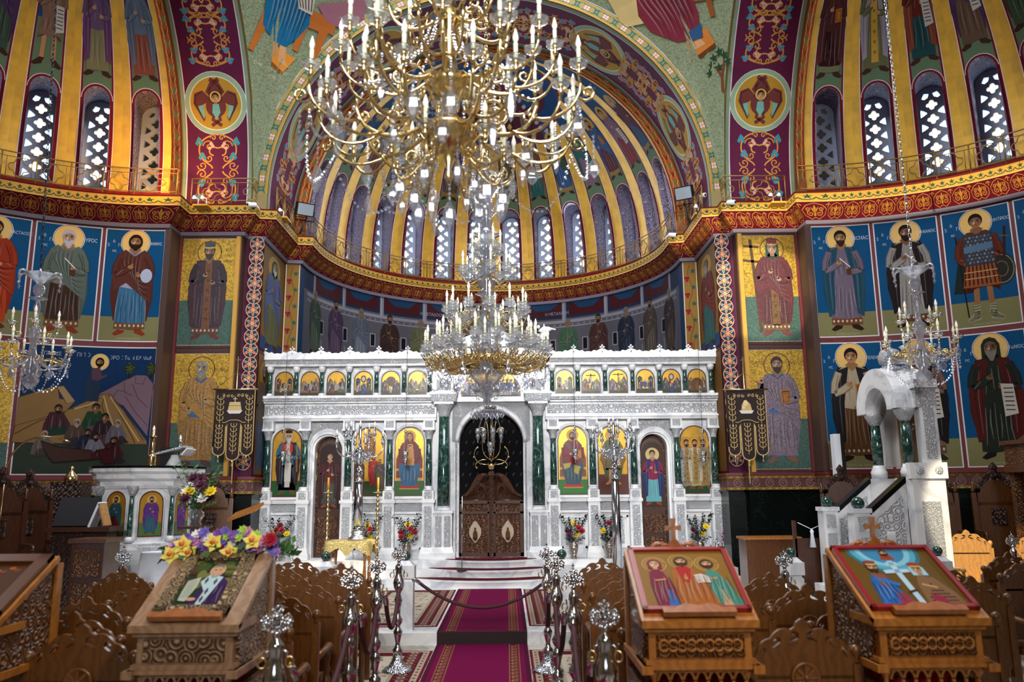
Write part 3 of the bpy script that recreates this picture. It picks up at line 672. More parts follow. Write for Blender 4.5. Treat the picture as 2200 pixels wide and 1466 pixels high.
def build_soffit(kind, w, name):
    P = Paint(); R = AR if kind == 'apse' else Q; m = R * pi / 180; L = 180 * m
    P.rect(0, -.36, w, L + .36, '#7f9077'); P.rect(w * .09, -.36, w * .91, L + .36, '#5a1c3b')
    for q in (0, 1):
        x = w * .085 if q == 0 else w * .915; P.line([(x, -.36), (x, L + .36)], .02, WHT); x = w * .015 if q == 0 else w * .985; P.line([(x, -.36), (x, L + .36)], .05, '#6d5a2e')
    aw = w * .7
    if kind == 'apse':
        for i, g in enumerate((25, 57, 123, 155)): seraph(P, w / 2, g * m, w * .3)
        for g0, g1 in ((6, 17.5), (33, 41), (41, 49), (65, 78), (78, 90), (90, 102), (102, 115), (131, 139), (139, 147), (163, 174)): arabesque(P, w / 2, (g0 + g1) / 2 * m, aw, (g1 - g0) * m, g0 in (78, 90))
    else:
        z = lambda a: a * m
        seraph(P, w / 2, z(22), w * .345)
        arabesque(P, w / 2, z(6.0), aw, 1.5); arabesque(P, w / 2, z(36.5), aw, 1.0); arabesque(P, w / 2, z(48), aw, 1.1, True); arabesque(P, w / 2, z(60), aw, 1.0)
        seraph(P, w / 2, z(80), w * .345)
    f = soffit(kind)
    def g(u, s, d): 
        a = s / m
        if a < 0: p = f(u, 0, d); p.z += s; return p
        if a > 180: p = f(u, 180, d); p.z -= s - L; return p
        return f(u, a, d)
    return P.build(name, g, dv=.35, vb=[0, L], kind='structure', off=0)
build_soffit('apse', 2.1, 'ceiling_arch_east'); build_soffit('north', 1.5, 'ceiling_arch_north'); build_soffit('south', 1.5, 'ceiling_arch_south')
def ring(name, r0, z0, r1, z1, fr, cols, motif):   # flat painted archivolt between two arcs
    P = Paint(); L = 180 * K
    P.rect(0, 0, 1, L, cols[0]); P.rect(0, 0, .1, L, cols[1]); P.rect(.9, 0, 1, L, cols[1]); n = int(L / .22)
    for i in range(n):
        y = (i + .5) * L / n
        if motif == 'flower':
            c = '#c9a0a0' if i % 2 else '#2f5f58'
            for a in range(4): P.ell(.5 + .16 * cos(pi / 4 + a * pi / 2), y + .045 * sin(pi / 4 + a * pi / 2), .12, .03, c, 6, rot=0)
            P.line([(.22, y - .1), (.3, y - .03), (.25, y + .1)], .05, '#22483a'); P.line([(.78, y - .1), (.7, y - .03), (.75, y + .1)], .05, '#22483a')
        else:
            P.poly([(.3, y - .06), (.5, y + .07), (.7, y - .06), (.62, y - .09), (.5, y - .03), (.38, y - .09)], '#4f6a42' if i % 2 else '#6b2a1c'); P.line([(.2, y - .1), (.32, y), (.25, y + .1)], .05, '#d09a50'); P.line([(.8, y - .1), (.68, y), (.75, y + .1)], .05, '#d09a50')
    def f(u, s, d):
        a = s / K * pi / 180; r = r0 + (r1 - r0) * u; z = z0 + (z1 - z0) * u; return fr(-r * cos(a), z + r * sin(a), d)
    P.build(name, f, dv=.4, kind='structure', off=0)
    b = MB(); n = 40
    for q in (0, 1):                        # straight legs down to the walkway
        x = lambda r: (r if q else -r)
        b.add([fr(x(r0), 7.5, 0), fr(x(r1), 7.5, 0), fr(x(r1), z1, 0), fr(x(r0), z0, 0)], [(0, 1, 2, 3)], 'wall_leg_' + motif)
    b.build('trim_arch_leg', kind='structure')
mat('wall_leg_flower', lin('#7c6a3e'), .6); mat('wall_leg_vine', lin('#8a4a22'), .6)
ring('trim_6', AR, AZ, Q, AZ, lambda x, z, d: V((x, 15.5 - d, z)), ('#8a7a4a', '#b0802e'), 'flower')
ring('trim_7', RD - .02, ZB, AR, AZ, lambda x, z, d: V((x, 17.6 - d, z)), ('#9a5426', '#7a1c1e'), 'vine')
for q in (-1, 1): ring('trim_%d' % (8 + (q > 0)), RD - .02, ZB, Q, AZ, lambda x, z, d, q=q: V((q * (6.3 - d), CY + x, z)), ('#8a4a22', '#7a1c1e'), 'vine')
# pendentives, drum and dome above
b = MB(); vs = []; fs = []; n = 144; k = 9; SR = Q * sqrt(2)
for i in range(n + 1):
    be = TAU * i / n; rho = Q / max(abs(cos(be)), abs(sin(be))); zl = sqrt(max(0, SR * SR - rho * rho))
    for j in range(k + 1):
        z = zl + (Q - zl) * j / k; r = sqrt(SR * SR - z * z); vs.append((r * cos(be), CY + r * sin(be), AZ + z))
for i in range(n):
    for j in range(k): a = i * (k + 1) + j; fs.append((a, a + 1, a + k + 2, a + k + 1))
mat('pendentive', lin('#77805f'), .55, 0, ('cells', 45, .4, .006), ('cells', 45, lin('#4c553f'), .2, 1.1))
b.add(vs, fs, 'pendentive', True); struct('ceiling_pendentives', b)
mat('dome_blue', lin('#2c4a66'), .7)
b = MB(); n = 48; vs = []; fs = []; prof = [(Q, AZ + Q), (Q, 15.6)] + [(Q * cos(pi / 2 * i / 8), 15.6 + Q * sin(pi / 2 * i / 8)) for i in range(1, 8)] + [(.05, 15.6 + Q)]
b.lathe(prof, 'dome_blue', (0, CY, 0), 48, cap=False); struct('ceiling_dome', b)
b = MB(); b.slab(-6.5, 6.5, -8.5, CY - Q, AZ + Q, AZ + Q + .2, 'room_plaster'); struct('ceiling', b)
b = MB(); b.slab(-6.5, -6.3, -8.5, CY - RW - .6, 0, AZ + Q, 'room_plaster'); struct('wall_northwest', b)
b = MB(); b.slab(6.3, 6.5, -8.5, CY - RW - .6, 0, AZ + Q, 'room_plaster'); struct('wall_southwest', b)
# west wall with a great round-headed window and a doorway
b = MB(); b.prism([(-6.5, 0), (6.5, 0), (6.5, 12.7), (-6.5, 12.7)], .3, 'room_plaster', lambda p: V((p.x, -8.5 - p.z * -1, p.y)), [arch_poly(-2.6, 2.6, 4.6, 7.4, 12)[::-1], arch_poly(-1.1, 1.1, .02, 2.6, 8)[::-1]]); struct('wall_west', b)
b = MB(); b.add([(-2.7, -8.75, 4.5), (2.7, -8.75, 4.5), (2.7, -8.75, 10.1), (-2.7, -8.75, 10.1)], [(0, 1, 2, 3)], 'pane_west')
for x in (-1.3, 0, 1.3): b.slab(x - .05, x + .05, -8.72, -8.6, 4.6, 10, 'iron')
for z in (5.8, 7.4): b.slab(-2.6, 2.6, -8.72, -8.6, z - .05, z + .05, 'iron')
b.build('window_%d' % WN[0], kind='structure'); WN[0] += 1
b = MB(); b.slab(-1.15, 1.15, -8.7, -8.62, 0, 3.75, 'wood_door'); b.build('door_1', kind='structure')
# walls that close the crossing above the west side of the conches are the pendentive arches; fill the west arch
b = MB(); n = 24
b.prism([(-6.5, AZ), (-6.5, AZ + Q + .2), (6.5, AZ + Q + .2), (6.5, AZ), (Q, AZ)] + [(Q * cos(pi * i / n), AZ + Q * sin(pi * i / n)) for i in range(1, n)] + [(-Q, AZ)], .2, 'room_plaster', lambda p: V((p.x, CY - Q - .2 - p.z, p.y))); struct('wall_west_arch', b)

# ---------------- railings of the walkway
def railing(u0, u1, name, label, n):
    t = thing(name, label, 'railing', (0, 0, 0), group=None)
    off = .26; zt, zb = 8.13, 7.66; L = u1 - u0
    def run(z): 
        ks = [u0] + [c for c in CUM if u0 + 1e-3 < c < u1 - 1e-3] + [u1]
        return [wall_pt(c, off, z) for c in ks]
    for nm, z, r in (('top_rail', zt, .014), ('upper_rail', zt - .09, .009), ('bottom_rail', zb, .01)):
        b = MB(); b.tube(run(z), r, 'gilt_paint', 5); b.build(nm, t)
    per = L / n
    for i in range(n + 1):
        b = MB(); p = wall_pt(u0 + per * i, off, 7.56); b.tube([p, p + V((0, 0, zt - 7.56))], .015, 'gilt_paint', 5); b.build('post', t)
    if per > .4:
        for i in range(n):
            c = u0 + per * (i + .5); b = MB(); zc = (zb + zt - .09) / 2; pts = []
            for (x, y) in quatre(0, 0, .17, 4): pts.append(wall_pt(c + x, off, zc + y))
            b.tube(pts, .011, 'gilt_paint', 5, True)
            b.build('quatrefoil', t)
            for q in (-1, 1):
                b = MB(); b.tube([wall_pt(c + q * per * .36, off, zb), wall_pt(c + q * per * .36, off, zt - .09)], .008, 'gilt_paint', 4); b.build('baluster', t)
    return t
un = 7.6
railing(U_A - 6.6, U_A - .02, 'balcony_railing', 'gilt iron railing curving under the windows of the half dome left of the altar screen', 11)
railing(CUM[45] + .05, CUM[48] - .2, 'balcony_railing', 'short straight gilt railing above the gold mosaic of the crowned emperor', 2)
railing(CUM[48] + .15, CUM[50] - .1, 'balcony_railing', 'short gilt railing on the side of the pier by the floodlight, emperor side', 3)
railing(U_C + .05, U_D - .05, 'balcony_railing', 'long gilt railing curving below the apse windows behind the altar screen', 20)
railing(CUM[94] + .1, CUM[96] - .15, 'balcony_railing', 'short gilt railing on the side of the pier by the floodlight, empress side', 3)
railing(CUM[96] + .2, CUM[99] - .05, 'balcony_railing', 'short straight gilt railing above the gold mosaic of the empress with a cross', 2)
railing(CUM[100] + .02, CUM[100] + 6.6, 'balcony_railing', 'gilt iron railing curving under the windows of the half dome on the pulpit side', 11)
# ---------------------------------------------------------------- murals and mosaics
def panel_map(side, aL, aR, z0):
    c = CON[side][0]; W = RW * radians(abs(aR - aL)); sg = 1 if aR > aL else -1
    def f(u, v, d): a = radians(aL) + sg * u / RW; return V((c[0] + (RW - d) * cos(a), c[1] + (RW - d) * sin(a), z0 + v))
    return f, W
def inscription(P, x, y, h, col='#b9c0cc'):
    P.text('ὁ', x, y + h * .9, h, col); P.text('ἅ', x - h * 1.15, y, h, col); P.text('Γι', x + h * 1.25, y, h, col); P.text('ος', x + .02, y - h * 1.3, h * .9, col)
def wall_saint(side, aL, aR, z0, z1, title, label, extra=None, tx=.8, group=None, bg='#05456e', **kw):
    f, W = panel_map(side, aL, aR, z0); H = z1 - z0; P = Paint(); m = .03
    P.rect(m, m, W - m, H - m, WHT); P.rect(m + .022, m + .022, W - m - .022, H - m - .022, bg); P.rect(m + .022, m + .022, W - m - .022, H * .225, '#77724a')
    fh = H * .885; fx = W * .5
    if extra == 'soldier':
        P.ell(W * .78, H * .46, .22, .3, '#23251f', 20); P.ring(W * .78, H * .46, .19, .02, '#77725a', 20, .26); P.ring(W * .78, H * .46, .1, .02, '#6a5040', 16, .14)
        P.poly([(W * .22, H * .62), (W * .1, H * .3), (W * .4, H * .3), (W * .5, H * .62)], '#16211b'); P.line([(W * .27, H * .1), (W * .2, H * .8)], .022, '#0d0a0a')
        P.line([(W * .83, H * .55), (W * .88, H * .8)], .045, '#2a1712'); P.line([(W * .8, H * .73), (W * .93, H * .71)], .02, '#6a4a28')
    saint(P, fx, H * .075, fh, seed=len(label), **kw)
    if extra == 'soldier':
        P.at(fx, H * .075, fh); sk = kw['skin']
        P.poly([(-.115, .79), (-.12, .5), (.12, .5), (.115, .79)], '#2e323a')
        for r_ in range(8):
            for c_ in range(7): P.ell(-.09 + c_ * .03 + (.015 if r_ % 2 else 0), .76 - r_ * .033, .011, .013, '#6f7078' if (r_ + c_) % 2 else '#4f525c', 6)
        P.poly([(-.115, .68), (.115, .7), (.115, .64), (-.115, .62)], '#4d6780')
        for k in range(9): P.line([(-.12 + k * .03, .5), (-.135 + k * .034, .32)], .012, '#3a160c')
        for k in (.44, .38): P.line([(-.13, k), (.13, k)], .008, '#c08a50')
        for q in (-1, 1):
            P.poly([(q * .035, .14), (q * .085, .14), (q * .09, .04), (q * .15, 0), (q * .13, -.02), (q * .04, .0)], '#8d8a6c')
            for k in range(5): P.line([(q * .04, .13 - k * .025), (q * .09, .12 - k * .025)], .006, '#3d3a28')
        P.at(0, 0, 1)
    th = .1
    inscription(P, W * .16, H * .83, .085); P.text(title, W * tx, H * .85, .105 if len(title) < 7 else .085, '#b9c0cc', .72)
    P.text('ΔΑΠΑΝΗ ΟΙΚΟΓΕΝΕΙΑC', W * .5, H * .035, .045, '#a39d78')
    return P.build('saint_mural', f, du=.2, label=label, cat='mural', group=group)
z0u, z1u, z0l, z1l = 4.70, 7.0, 2.2, 4.66
A3 = (90, 105.4, 121, 136.5)
wall_saint('north', 105.4, 90, z0u, z1u, 'ΙωΑΝΝΗC', 'wall painting of a dark-bearded saint in brown cloak and blue skirt holding a white bundle', tunic='#8f8fa0', lower='#35617f', cloak='#54291f', hem='#6b4420', hair='#1f130d', beard='#1f130d', hold='cloth', feet='#7a2f16', skin='#9a6a40', long=True)
wall_saint('north', 121, 105.4, z0u, z1u, 'ΚΥΡΟC', 'wall painting of a white-bearded saint in grey-green mantle holding up a white quill', tunic='#7d6a5c', lower='#3b241a', cloak='#565f55', hem='#6b4423', hair='#a9a3a6', beard='#a9a3a6', arms='down', hold='spoon', feet='#7a2f16', skin='#a07c62', bl=1.6)
wall_saint('north', 136.5, 121, z0u, z1u, 'ΑΝΑCΤΑCΙΟC', 'wall painting of a saint in an orange-red robe cut by the picture edge', tunic='#a83a16', cloak='#8f2d12', hair='#241812', beard='#241812', feet='#5a2a16', tx=.82)
wall_saint('south', 90, 74.5, z0u, z1u, 'ΚΟCΜΑC', 'wall painting of a saint in grey-mauve tunic and teal stole holding a spoon', tunic='#665866', cloak='#1d4152', style='open', hem='#6b3a1a', hair='#1b110d', beard='#2a1a12', hold='spoon', feet='#2a140d', skin='#9a7048')
wall_saint('south', 74.5, 59, z0u, z1u, 'ΔΑΜΙΑΝΟC', 'wall painting of a saint in black cloak over white tunic behind the small chandelier', tunic='#85807a', cloak='#1d1211', style='open', hem='#5b3518', hair='#1b110d', beard='#1b110d', hold='spoon', feet='#1c0f0b', skin='#7a5236')
wall_saint('south', 59, 43.5, z0u, z1u, 'ΔΗΜΗΤΡΙΟC', 'wall painting of a soldier saint in scale armour and red kilt with round shield', 'soldier', tunic='#5a2413', skirt='#8a4a26', bare=True, hair='#180e0a', beard=None, arms='down', feet='#8d8a6c', skin='#8a5c3c', tx=.8)
wall_saint('south', 43.5, 28, z0u, z1u, 'ΝΕCΤωΡ', 'wall painting of a saint at the far edge past the soldier saint', tunic='#4a3a52', cloak='#28323a', hair='#241812', beard=None, feet='#5a2a16')
wall_saint('south', 90, 74.3, z0l, z1l, 'ΠΑΝΤΕΛΕΗΜωΝ', 'wall painting of a young curly-haired saint in black tunic with wide white sleeves', tunic='#a59479', lower='#5c3c1e', cloak='#1c1a1c', style='open', hem='#5b3a18', hair='#1c0f0a', beard=None, hold='book', feet='#2a140d', skin='#a2744a', tx=.82)
wall_saint('south', 74.3, 59, z0l, z1l, 'CΤΥΛΙΑΝΟC', 'wall painting of a black-mantled saint with an open scroll behind the marble canopy', tunic='#6a4f46', cloak='#14100f', style='open', hair='#a9a3a6', beard='#a9a3a6', hold='scroll', arms='down', feet='#2a2418', hem='#5c3f26', skin='#8f6a48', bl=1.8)
wall_saint('south', 59, 43.5, z0l, z1l, 'ΑΝΤωΝΙΟC', 'wall painting of a hooded grey-bearded monk in dark red mantle with staff and scroll', tunic='#1f241b', cloak='#4a1511', style='open', hair='#6f6558', beard='#7a7062', veil='#1d261c', hold='scroll', feet='#1c120d', skin='#6a4a32', bl=1.9)
def gold_saint(o, ux, w, h, label, title, gold='gold_mosaic', scroll=None, cross=False, sp=.42, gh='#39584c', fh=None, y0=.08, P=None, **kw):
    P = Paint('tessera'); P.rect(0, 0, w, h, '#45110f'); P.rect(.05, .05, w - .05, h - .05, '#b7a98a'); P.rect(.062, .062, w - .062, h - .062, GOLD, gold); P.rect(.062, .062, w - .062, h * sp, gh)
    kw.setdefault('hal', None); H = fh or h * .86
    if cross:
        P.line([(w * .3, h * .1), (w * .2, h * .94)], .06, '#4f3116'); P.line([(w * .08, h * .88), (w * .34, h * .87)], .05, '#4f3116'); P.line([(w * .04, h * .75), (w * .42, h * .73)], .05, '#4f3116')
    fx = w * (.56 if cross else .5); P.ring(fx, y0 * h + H * .895, H * .12, .018, '#5a2a14', 28)
    saint(P, fx, h * y0, H, seed=len(label) + 3, **kw)
    for t, x, y, s in title: P.text(t, w * x, h * y, s, '#4d1f12', .8)
    return P.build('saint_mosaic', flat(o, ux, (0, 0, 1)), label=label, cat='mosaic')
gold_saint((-6.24, 15.49, 4.7), (1, 0, 0), 1.2, 2.3, 'gold mosaic of a crowned emperor in a purple jewelled robe', (('Ὁ ΑΓΙΟC', .2, .84, .07), ('ΚωΝ', .82, .86, .07), ('CΤΑΝ', .82, .81, .07), ('ΤΙΝΟC', .82, .76, .07)), tunic='#2c1826', hem='#5a3016', hair='#2a170f', beard='#3a2014', hat='#3a4448', stole='#6a3c1c', cloak='#3a1c26', style='open', feet='#5a2216', skin='#8a6a50')
gold_saint((-6.26, 15.49, 2.2), (1, 0, 0), 1.22, 2.44, 'gold mosaic of a grey-haired apostle in ochre mantle over a blue tunic', (('Ὁ ΑΓΙΟC', .2, .83, .085), ('ΠΕΤΡΟC', .82, .83, .085)), tunic='#2e5a8a', cloak='#a07434', hair='#7f8479', beard='#7f8479', feet='#4a2418', arms='down', skin='#9a7a58', lower='#8f6628')
gold_saint((5.04, 15.49, 4.7), (1, 0, 0), 1.2, 2.3, 'gold mosaic of a crowned empress in dark red robe holding a tall double-barred cross', (('ΕΛΕΝΗ', .86, .85, .06),), cross=True, tunic='#4f2024', cloak='#5e262b', stole='#6a4a22', hem='#6a4a22', hair='#1d3a30', beard=None, hat='#7a2c26', feet='#6a2a26', skin='#9a7a62', veil='#1f4034')
gold_saint((5.04, 15.49, 2.2), (1, 0, 0), 1.22, 2.44, 'gold mosaic of a dark-bearded apostle in mauve mantle carrying an orange book', (('Ὁ ΑΓΙΟC', .2, .86, .085), ('ΠΑΥΛΟC', .82, .86, .085)), tunic='#2f5f92', cloak='#7a6874', lower='#7a6874', hair='#2a1a14', beard='#2a1a14', hold='book', arms='up', feet='#7a4a38', skin='#a27a58')
# figures on the inner faces of the piers
for q, lab, kw in ((-1, 'hooded prophet in pale green and violet robes painted on the inner pier face, emperor side', dict(tunic='#6a6c46', cloak='#4f5a80', veil='#1d4a34', hair='#a9a3a6', beard='#a9a3a6', lower='#5a5a3a')), (1, 'haloed bishop in red and teal robes painted on the inner pier face, empress side', dict(tunic='#2f5a60', cloak='#6a2a24', hair='#5a4a3a', beard='#8a8478', lower='#2a5a58'))):
    f = flat((-4.67, 15.85, 4.75), (0, 1, 0), (0, 0, 1)) if q < 0 else flat((4.67, 17.45, 4.75), (0, -1, 0), (0, 0, 1))
    P = Paint(); P.rect(0, 0, 1.6, 2.25, '#4a1418'); P.rect(.04, .04, 1.56, 2.21, '#6f5426'); P.rect(.04, .04, 1.56, .3, '#27406a'); saint(P, .8, .12, 1.95, hal='#a37c34', rim='#b9a880', feet='#4a2a1a', skin='#8a6a50', fx=1.6, seed=5, **kw)
    P.build('saint_mural', f, label=lab, cat='mural')
    f = flat((-4.67, 15.85, 2.2), (0, 1, 0), (0, 0, 1)) if q < 0 else flat((4.67, 17.45, 2.2), (0, -1, 0), (0, 0, 1))
    P = Paint(); P.rect(0, 0, 1.6, 2.5, '#4a1418'); P.rect(.04, .04, 1.56, 2.46, '#6b4a22'); saint(P, .42, .1, 2.2, hal='#8a6a30', rim=None, tunic='#5f5040', cloak='#54463c', lower='#3a4a60', hair='#6a6058', feet='#31507a', skin='#7a5f48', seed=8)
    P.build('saint_mural', f, label='dim full-length saint painted on the pier beside the altar screen, ' + ('emperor' if q < 0 else 'empress') + ' side', cat='mural')
# ornament strips: rosettes on the pier edge, vine beside the apse
for k, (a, b_) in enumerate(((47, 48), (96, 97))):
    u0, u1 = CUM[a], CUM[b_]; w = u1 - u0; P = Paint(); P.rect(u0, 2.2, u1, 6.98, '#4a1a38'); c = (u0 + u1) / 2; n = 17; dz = 4.7 / n
    for i in range(n):
        z = 2.34 + (i + .5) * dz
        P.ell(c, z, w * .42, dz * .55, '#16324a', 12); o = '#e0a070'
        for j in range(6):
            t = j * pi / 3 + pi / 6; P.ell(c + w * .27 * cos(t), z + dz * .33 * sin(t), w * .09, dz * .12, '#c2604e' if j % 2 else '#2f6478', 6); P.line([(c, z), (c + w * .2 * cos(t - .3), z + dz * .25 * sin(t - .3)), (c + w * .46 * cos(t), z + dz * .55 * sin(t)), (c + w * .2 * cos(t + .3), z + dz * .25 * sin(t + .3)), (c, z)], .012, o)
        P.ring(c, z, w * .43, .014, o, 14, dz * .56)
    P.build('trim_%d' % (10 + k), lambda u, v, d: wall_pt(u, d, v), kind='structure')
    a, b_ = ((49, 50), (94, 95))[k]; u0, u1 = CUM[a], CUM[b_]; P = Paint(); P.rect(u0, 2.2, u1, 6.98, '#7d5c26'); c = (u0 + u1) / 2; P.line([(u0 + .02, 2.2), (u0 + .02, 6.98)], .012, WHT); P.line([(u1 - .02, 2.2), (u1 - .02, 6.98)], .012, WHT)
    P.line([(c + .05 * sin(i * .9), 2.3 + i * .11) for i in range(43)], .014, '#4a3418')
    for i in range(24):
        z = 2.4 + i * .19; x = c + (.07 if i % 2 else -.07)
        if i % 2: star(P, x, z, .075, '#1f4a34', 5)
        else:
            for dx, dy in ((-.03, .03), (.03, .03), (0, -.03), (0, .03)): P.ell(x + dx, z + dy, .035, .035, '#7a1820', 8)
    P.build('trim_%d' % (12 + k), lambda u, v, d: wall_pt(u, d, v), kind='structure')
b = MB()
for q in (-1, 1): b.slab(q * 5.02, q * 5.1, 15.44, 15.51, 2.2, 6.98, 'gilt_paint_trim')
mat('gilt_paint_trim', lin('#b98a34'), .5, .2)
b.build('trim_14', kind='structure')
b = MB()
for q in (-1, 1): b.slab(q * 6.22, q * 6.34, 14.98, 15.51, 2.2, 7.0, 'wall_brown'); b.slab(q * 6.18, q * 6.24, 15.42, 15.51, 2.2, 6.98, 'wall_red')
b.build('trim_15', kind='structure')

# the garden scene below
f, W = panel_map('north', 121, 90, z0l); Hh = z1l - z0l; P = Paint(); m = .03
P.rect(m, m, W - m, Hh - m, WHT); P.rect(m + .022, m + .022, W - m - .022, Hh - m - .022, '#0a2a4e')
G = lambda pts: [((x - 60) / 1440 * W, (1410 - y) / 1330 * Hh) for x, y in pts]
P.rect(m + .022, m + .022, W - m - .022, Hh * .24, '#2d352c')
oc, oc2, pk, pk2 = '#7d5f38', '#54391f', '#6f5862', '#4a343e'
def blob(pts, c, ln=None):
    P.poly(G(pts), c)
    if ln: P.line(G(pts), .012, ln, True)
blob([(880, 580), (1120, 450), (1270, 385), (1380, 390), (1470, 480), (1440, 1010), (1150, 700), (1000, 640)], pk, pk2)
for pts in (((1140, 460), (1150, 560), (1240, 600)), ((1260, 400), (1260, 470), (1350, 480), (1370, 400)), ((1000, 640), (1080, 540), (1160, 560)), ((1230, 480), (1300, 620), (1420, 720)), ((1160, 600), (1280, 760), (1430, 900))): P.line(G(pts), .012, pk2)
blob([(85, 640), (300, 560), (450, 510), (480, 640), (640, 660), (560, 760), (80, 920)], oc, oc2); blob([(440, 520), (510, 510), (640, 660), (560, 690)], '#927650', oc2)
blob([(60, 1080), (80, 920), (560, 760), (900, 590), (1000, 580), (1440, 1060), (1440, 1090)], oc, oc2)
for pts in (((940, 600), (920, 700), (1000, 900), (1080, 1080)), ((980, 590), (1060, 700), (1200, 900), (1310, 1080)), ((600, 740), (760, 720), (900, 620)), ((80, 1000), (300, 870), (560, 770)), ((1010, 620), (1150, 740), (1400, 1050))): P.line(G(pts), .02, oc2)
for pts in (((930, 600), (990, 760), (1090, 960)), ((1000, 610), (1130, 780), (1350, 1060)), ((640, 740), (780, 700), (880, 640))): P.line(G(pts), .028, '#a58a5c')
for x in (1190, 1430):
    P.line(G([(x, 420), (x, 330)]), .04, '#1c1814'); P.ell((x - 60) / 1440 * W, (1410 - 320) / 1330 * Hh, .11, .12, '#1d2a1c', 12)
    for k in range(14): P.ell((x - 60 + 55 * sin(k * 2.4) * (k / 14)) / 1440 * W, (1410 - 320 + 60 * cos(k * 2.4) * (k / 14)) / 1330 * Hh, .022, .02, '#3f4a2a', 6)
P.text('Η ΠΡΟCΕΥΧΗ ΕΠΙ ΤΟ', W * .3, Hh * .905, .1, '#98a4b8', .85); P.text('ΟΡΟC ΤωΝ ΕΛΑΙωΝ', W * .79, Hh * .89, .1, '#98a4b8', .85)
X, Y_ = 860, 258; c = G([(X, Y_)])[0]; halo(P, c[0], c[1], .15); 
blob([(790, 330), (860, 310), (900, 380), (960, 380), (965, 400), (880, 440), (880, 660), (740, 660), (730, 470)], '#1f2c40'); blob([(780, 320), (870, 320), (890, 400), (950, 385), (940, 410), (850, 450), (790, 440)], '#4f3440')
P.at(c[0], c[1], 1); face(P, 0, 0, .055, '#1c0f0a', '#1c0f0a', '#8a5c3a', None, True); P.at(0, 0, 1)
for k, (x, y, s, ang, col, col2) in enumerate(((470, 760, 1.1, -.4, '#3f1f26', '#1d2f26'), (850, 745, 1.15, .2, '#1d3a26', '#5a3a48'), (955, 840, 1.1, .1, '#2a1c22', '#4a3034'), (1095, 890, .9, .5, '#59525a', '#2a2024'), (670, 890, .95, -.5, '#4a3830', '#2c2430'), (790, 990, .95, .9, '#1f2230', '#3a2a24'), (880, 1030, .95, 1.2, '#6a6670', '#3c1518'), (360, 1010, .9, -1.0, '#5a5048', '#3a302c'), (1070, 1070, .95, .8, '#3c1518', '#251c20'))):
    cx, cy = G([(x, y)])[0]; P.at(cx, cy, s * .9)
    P.poly([(-.12, -.03), (-.2, -.25), (-.22, -.42), (.2, -.44), (.24, -.25), (.1, -.02)], col); P.poly([(-.1, -.3), (.15, -.26), (.3, -.42), (-.15, -.48)], col2); folds(P, -.15, .15, -.06, -.4, col, 5, random.Random(k), .012)
    face(P, .02, .03, .055, '#1c120c' if k not in (3, 4, 7) else '#8a8078', None if k in (1, 2) else ('#1c120c' if k not in (3, 4, 7) else '#8a8078'), '#7a5236'); P.at(0, 0, 1)
blob([(340, 1060), (520, 1120), (860, 1150), (860, 1240), (480, 1270), (400, 1180)], '#3d2622', '#1a100e'); blob([(900, 1150), (1080, 1120), (1110, 1280), (1000, 1280)], '#3c1216', '#1a0808')
P.build('garden_mural', f, du=.2, label='wall painting of a kneeling haloed figure above sleeping disciples on rocky hills', cat='mural')
f, W = panel_map('north', 136.5, 121, z0l); P = Paint('tessera'); P.rect(.03, .03, W - .03, z1l - z0l - .03, WHT); P.rect(.05, .05, W - .05, z1l - z0l - .05, GOLD, 'gold_mosaic'); P.rect(.05, .05, W - .05, .6, '#39584c'); saint(P, W * .42, .15, 2.1, tunic='#4a3a52', cloak='#6a4a2a', hal=None); P.build('saint_mosaic', f, du=.2, label='narrow strip of gold mosaic at the picture edge beyond the garden scene', cat='mosaic')

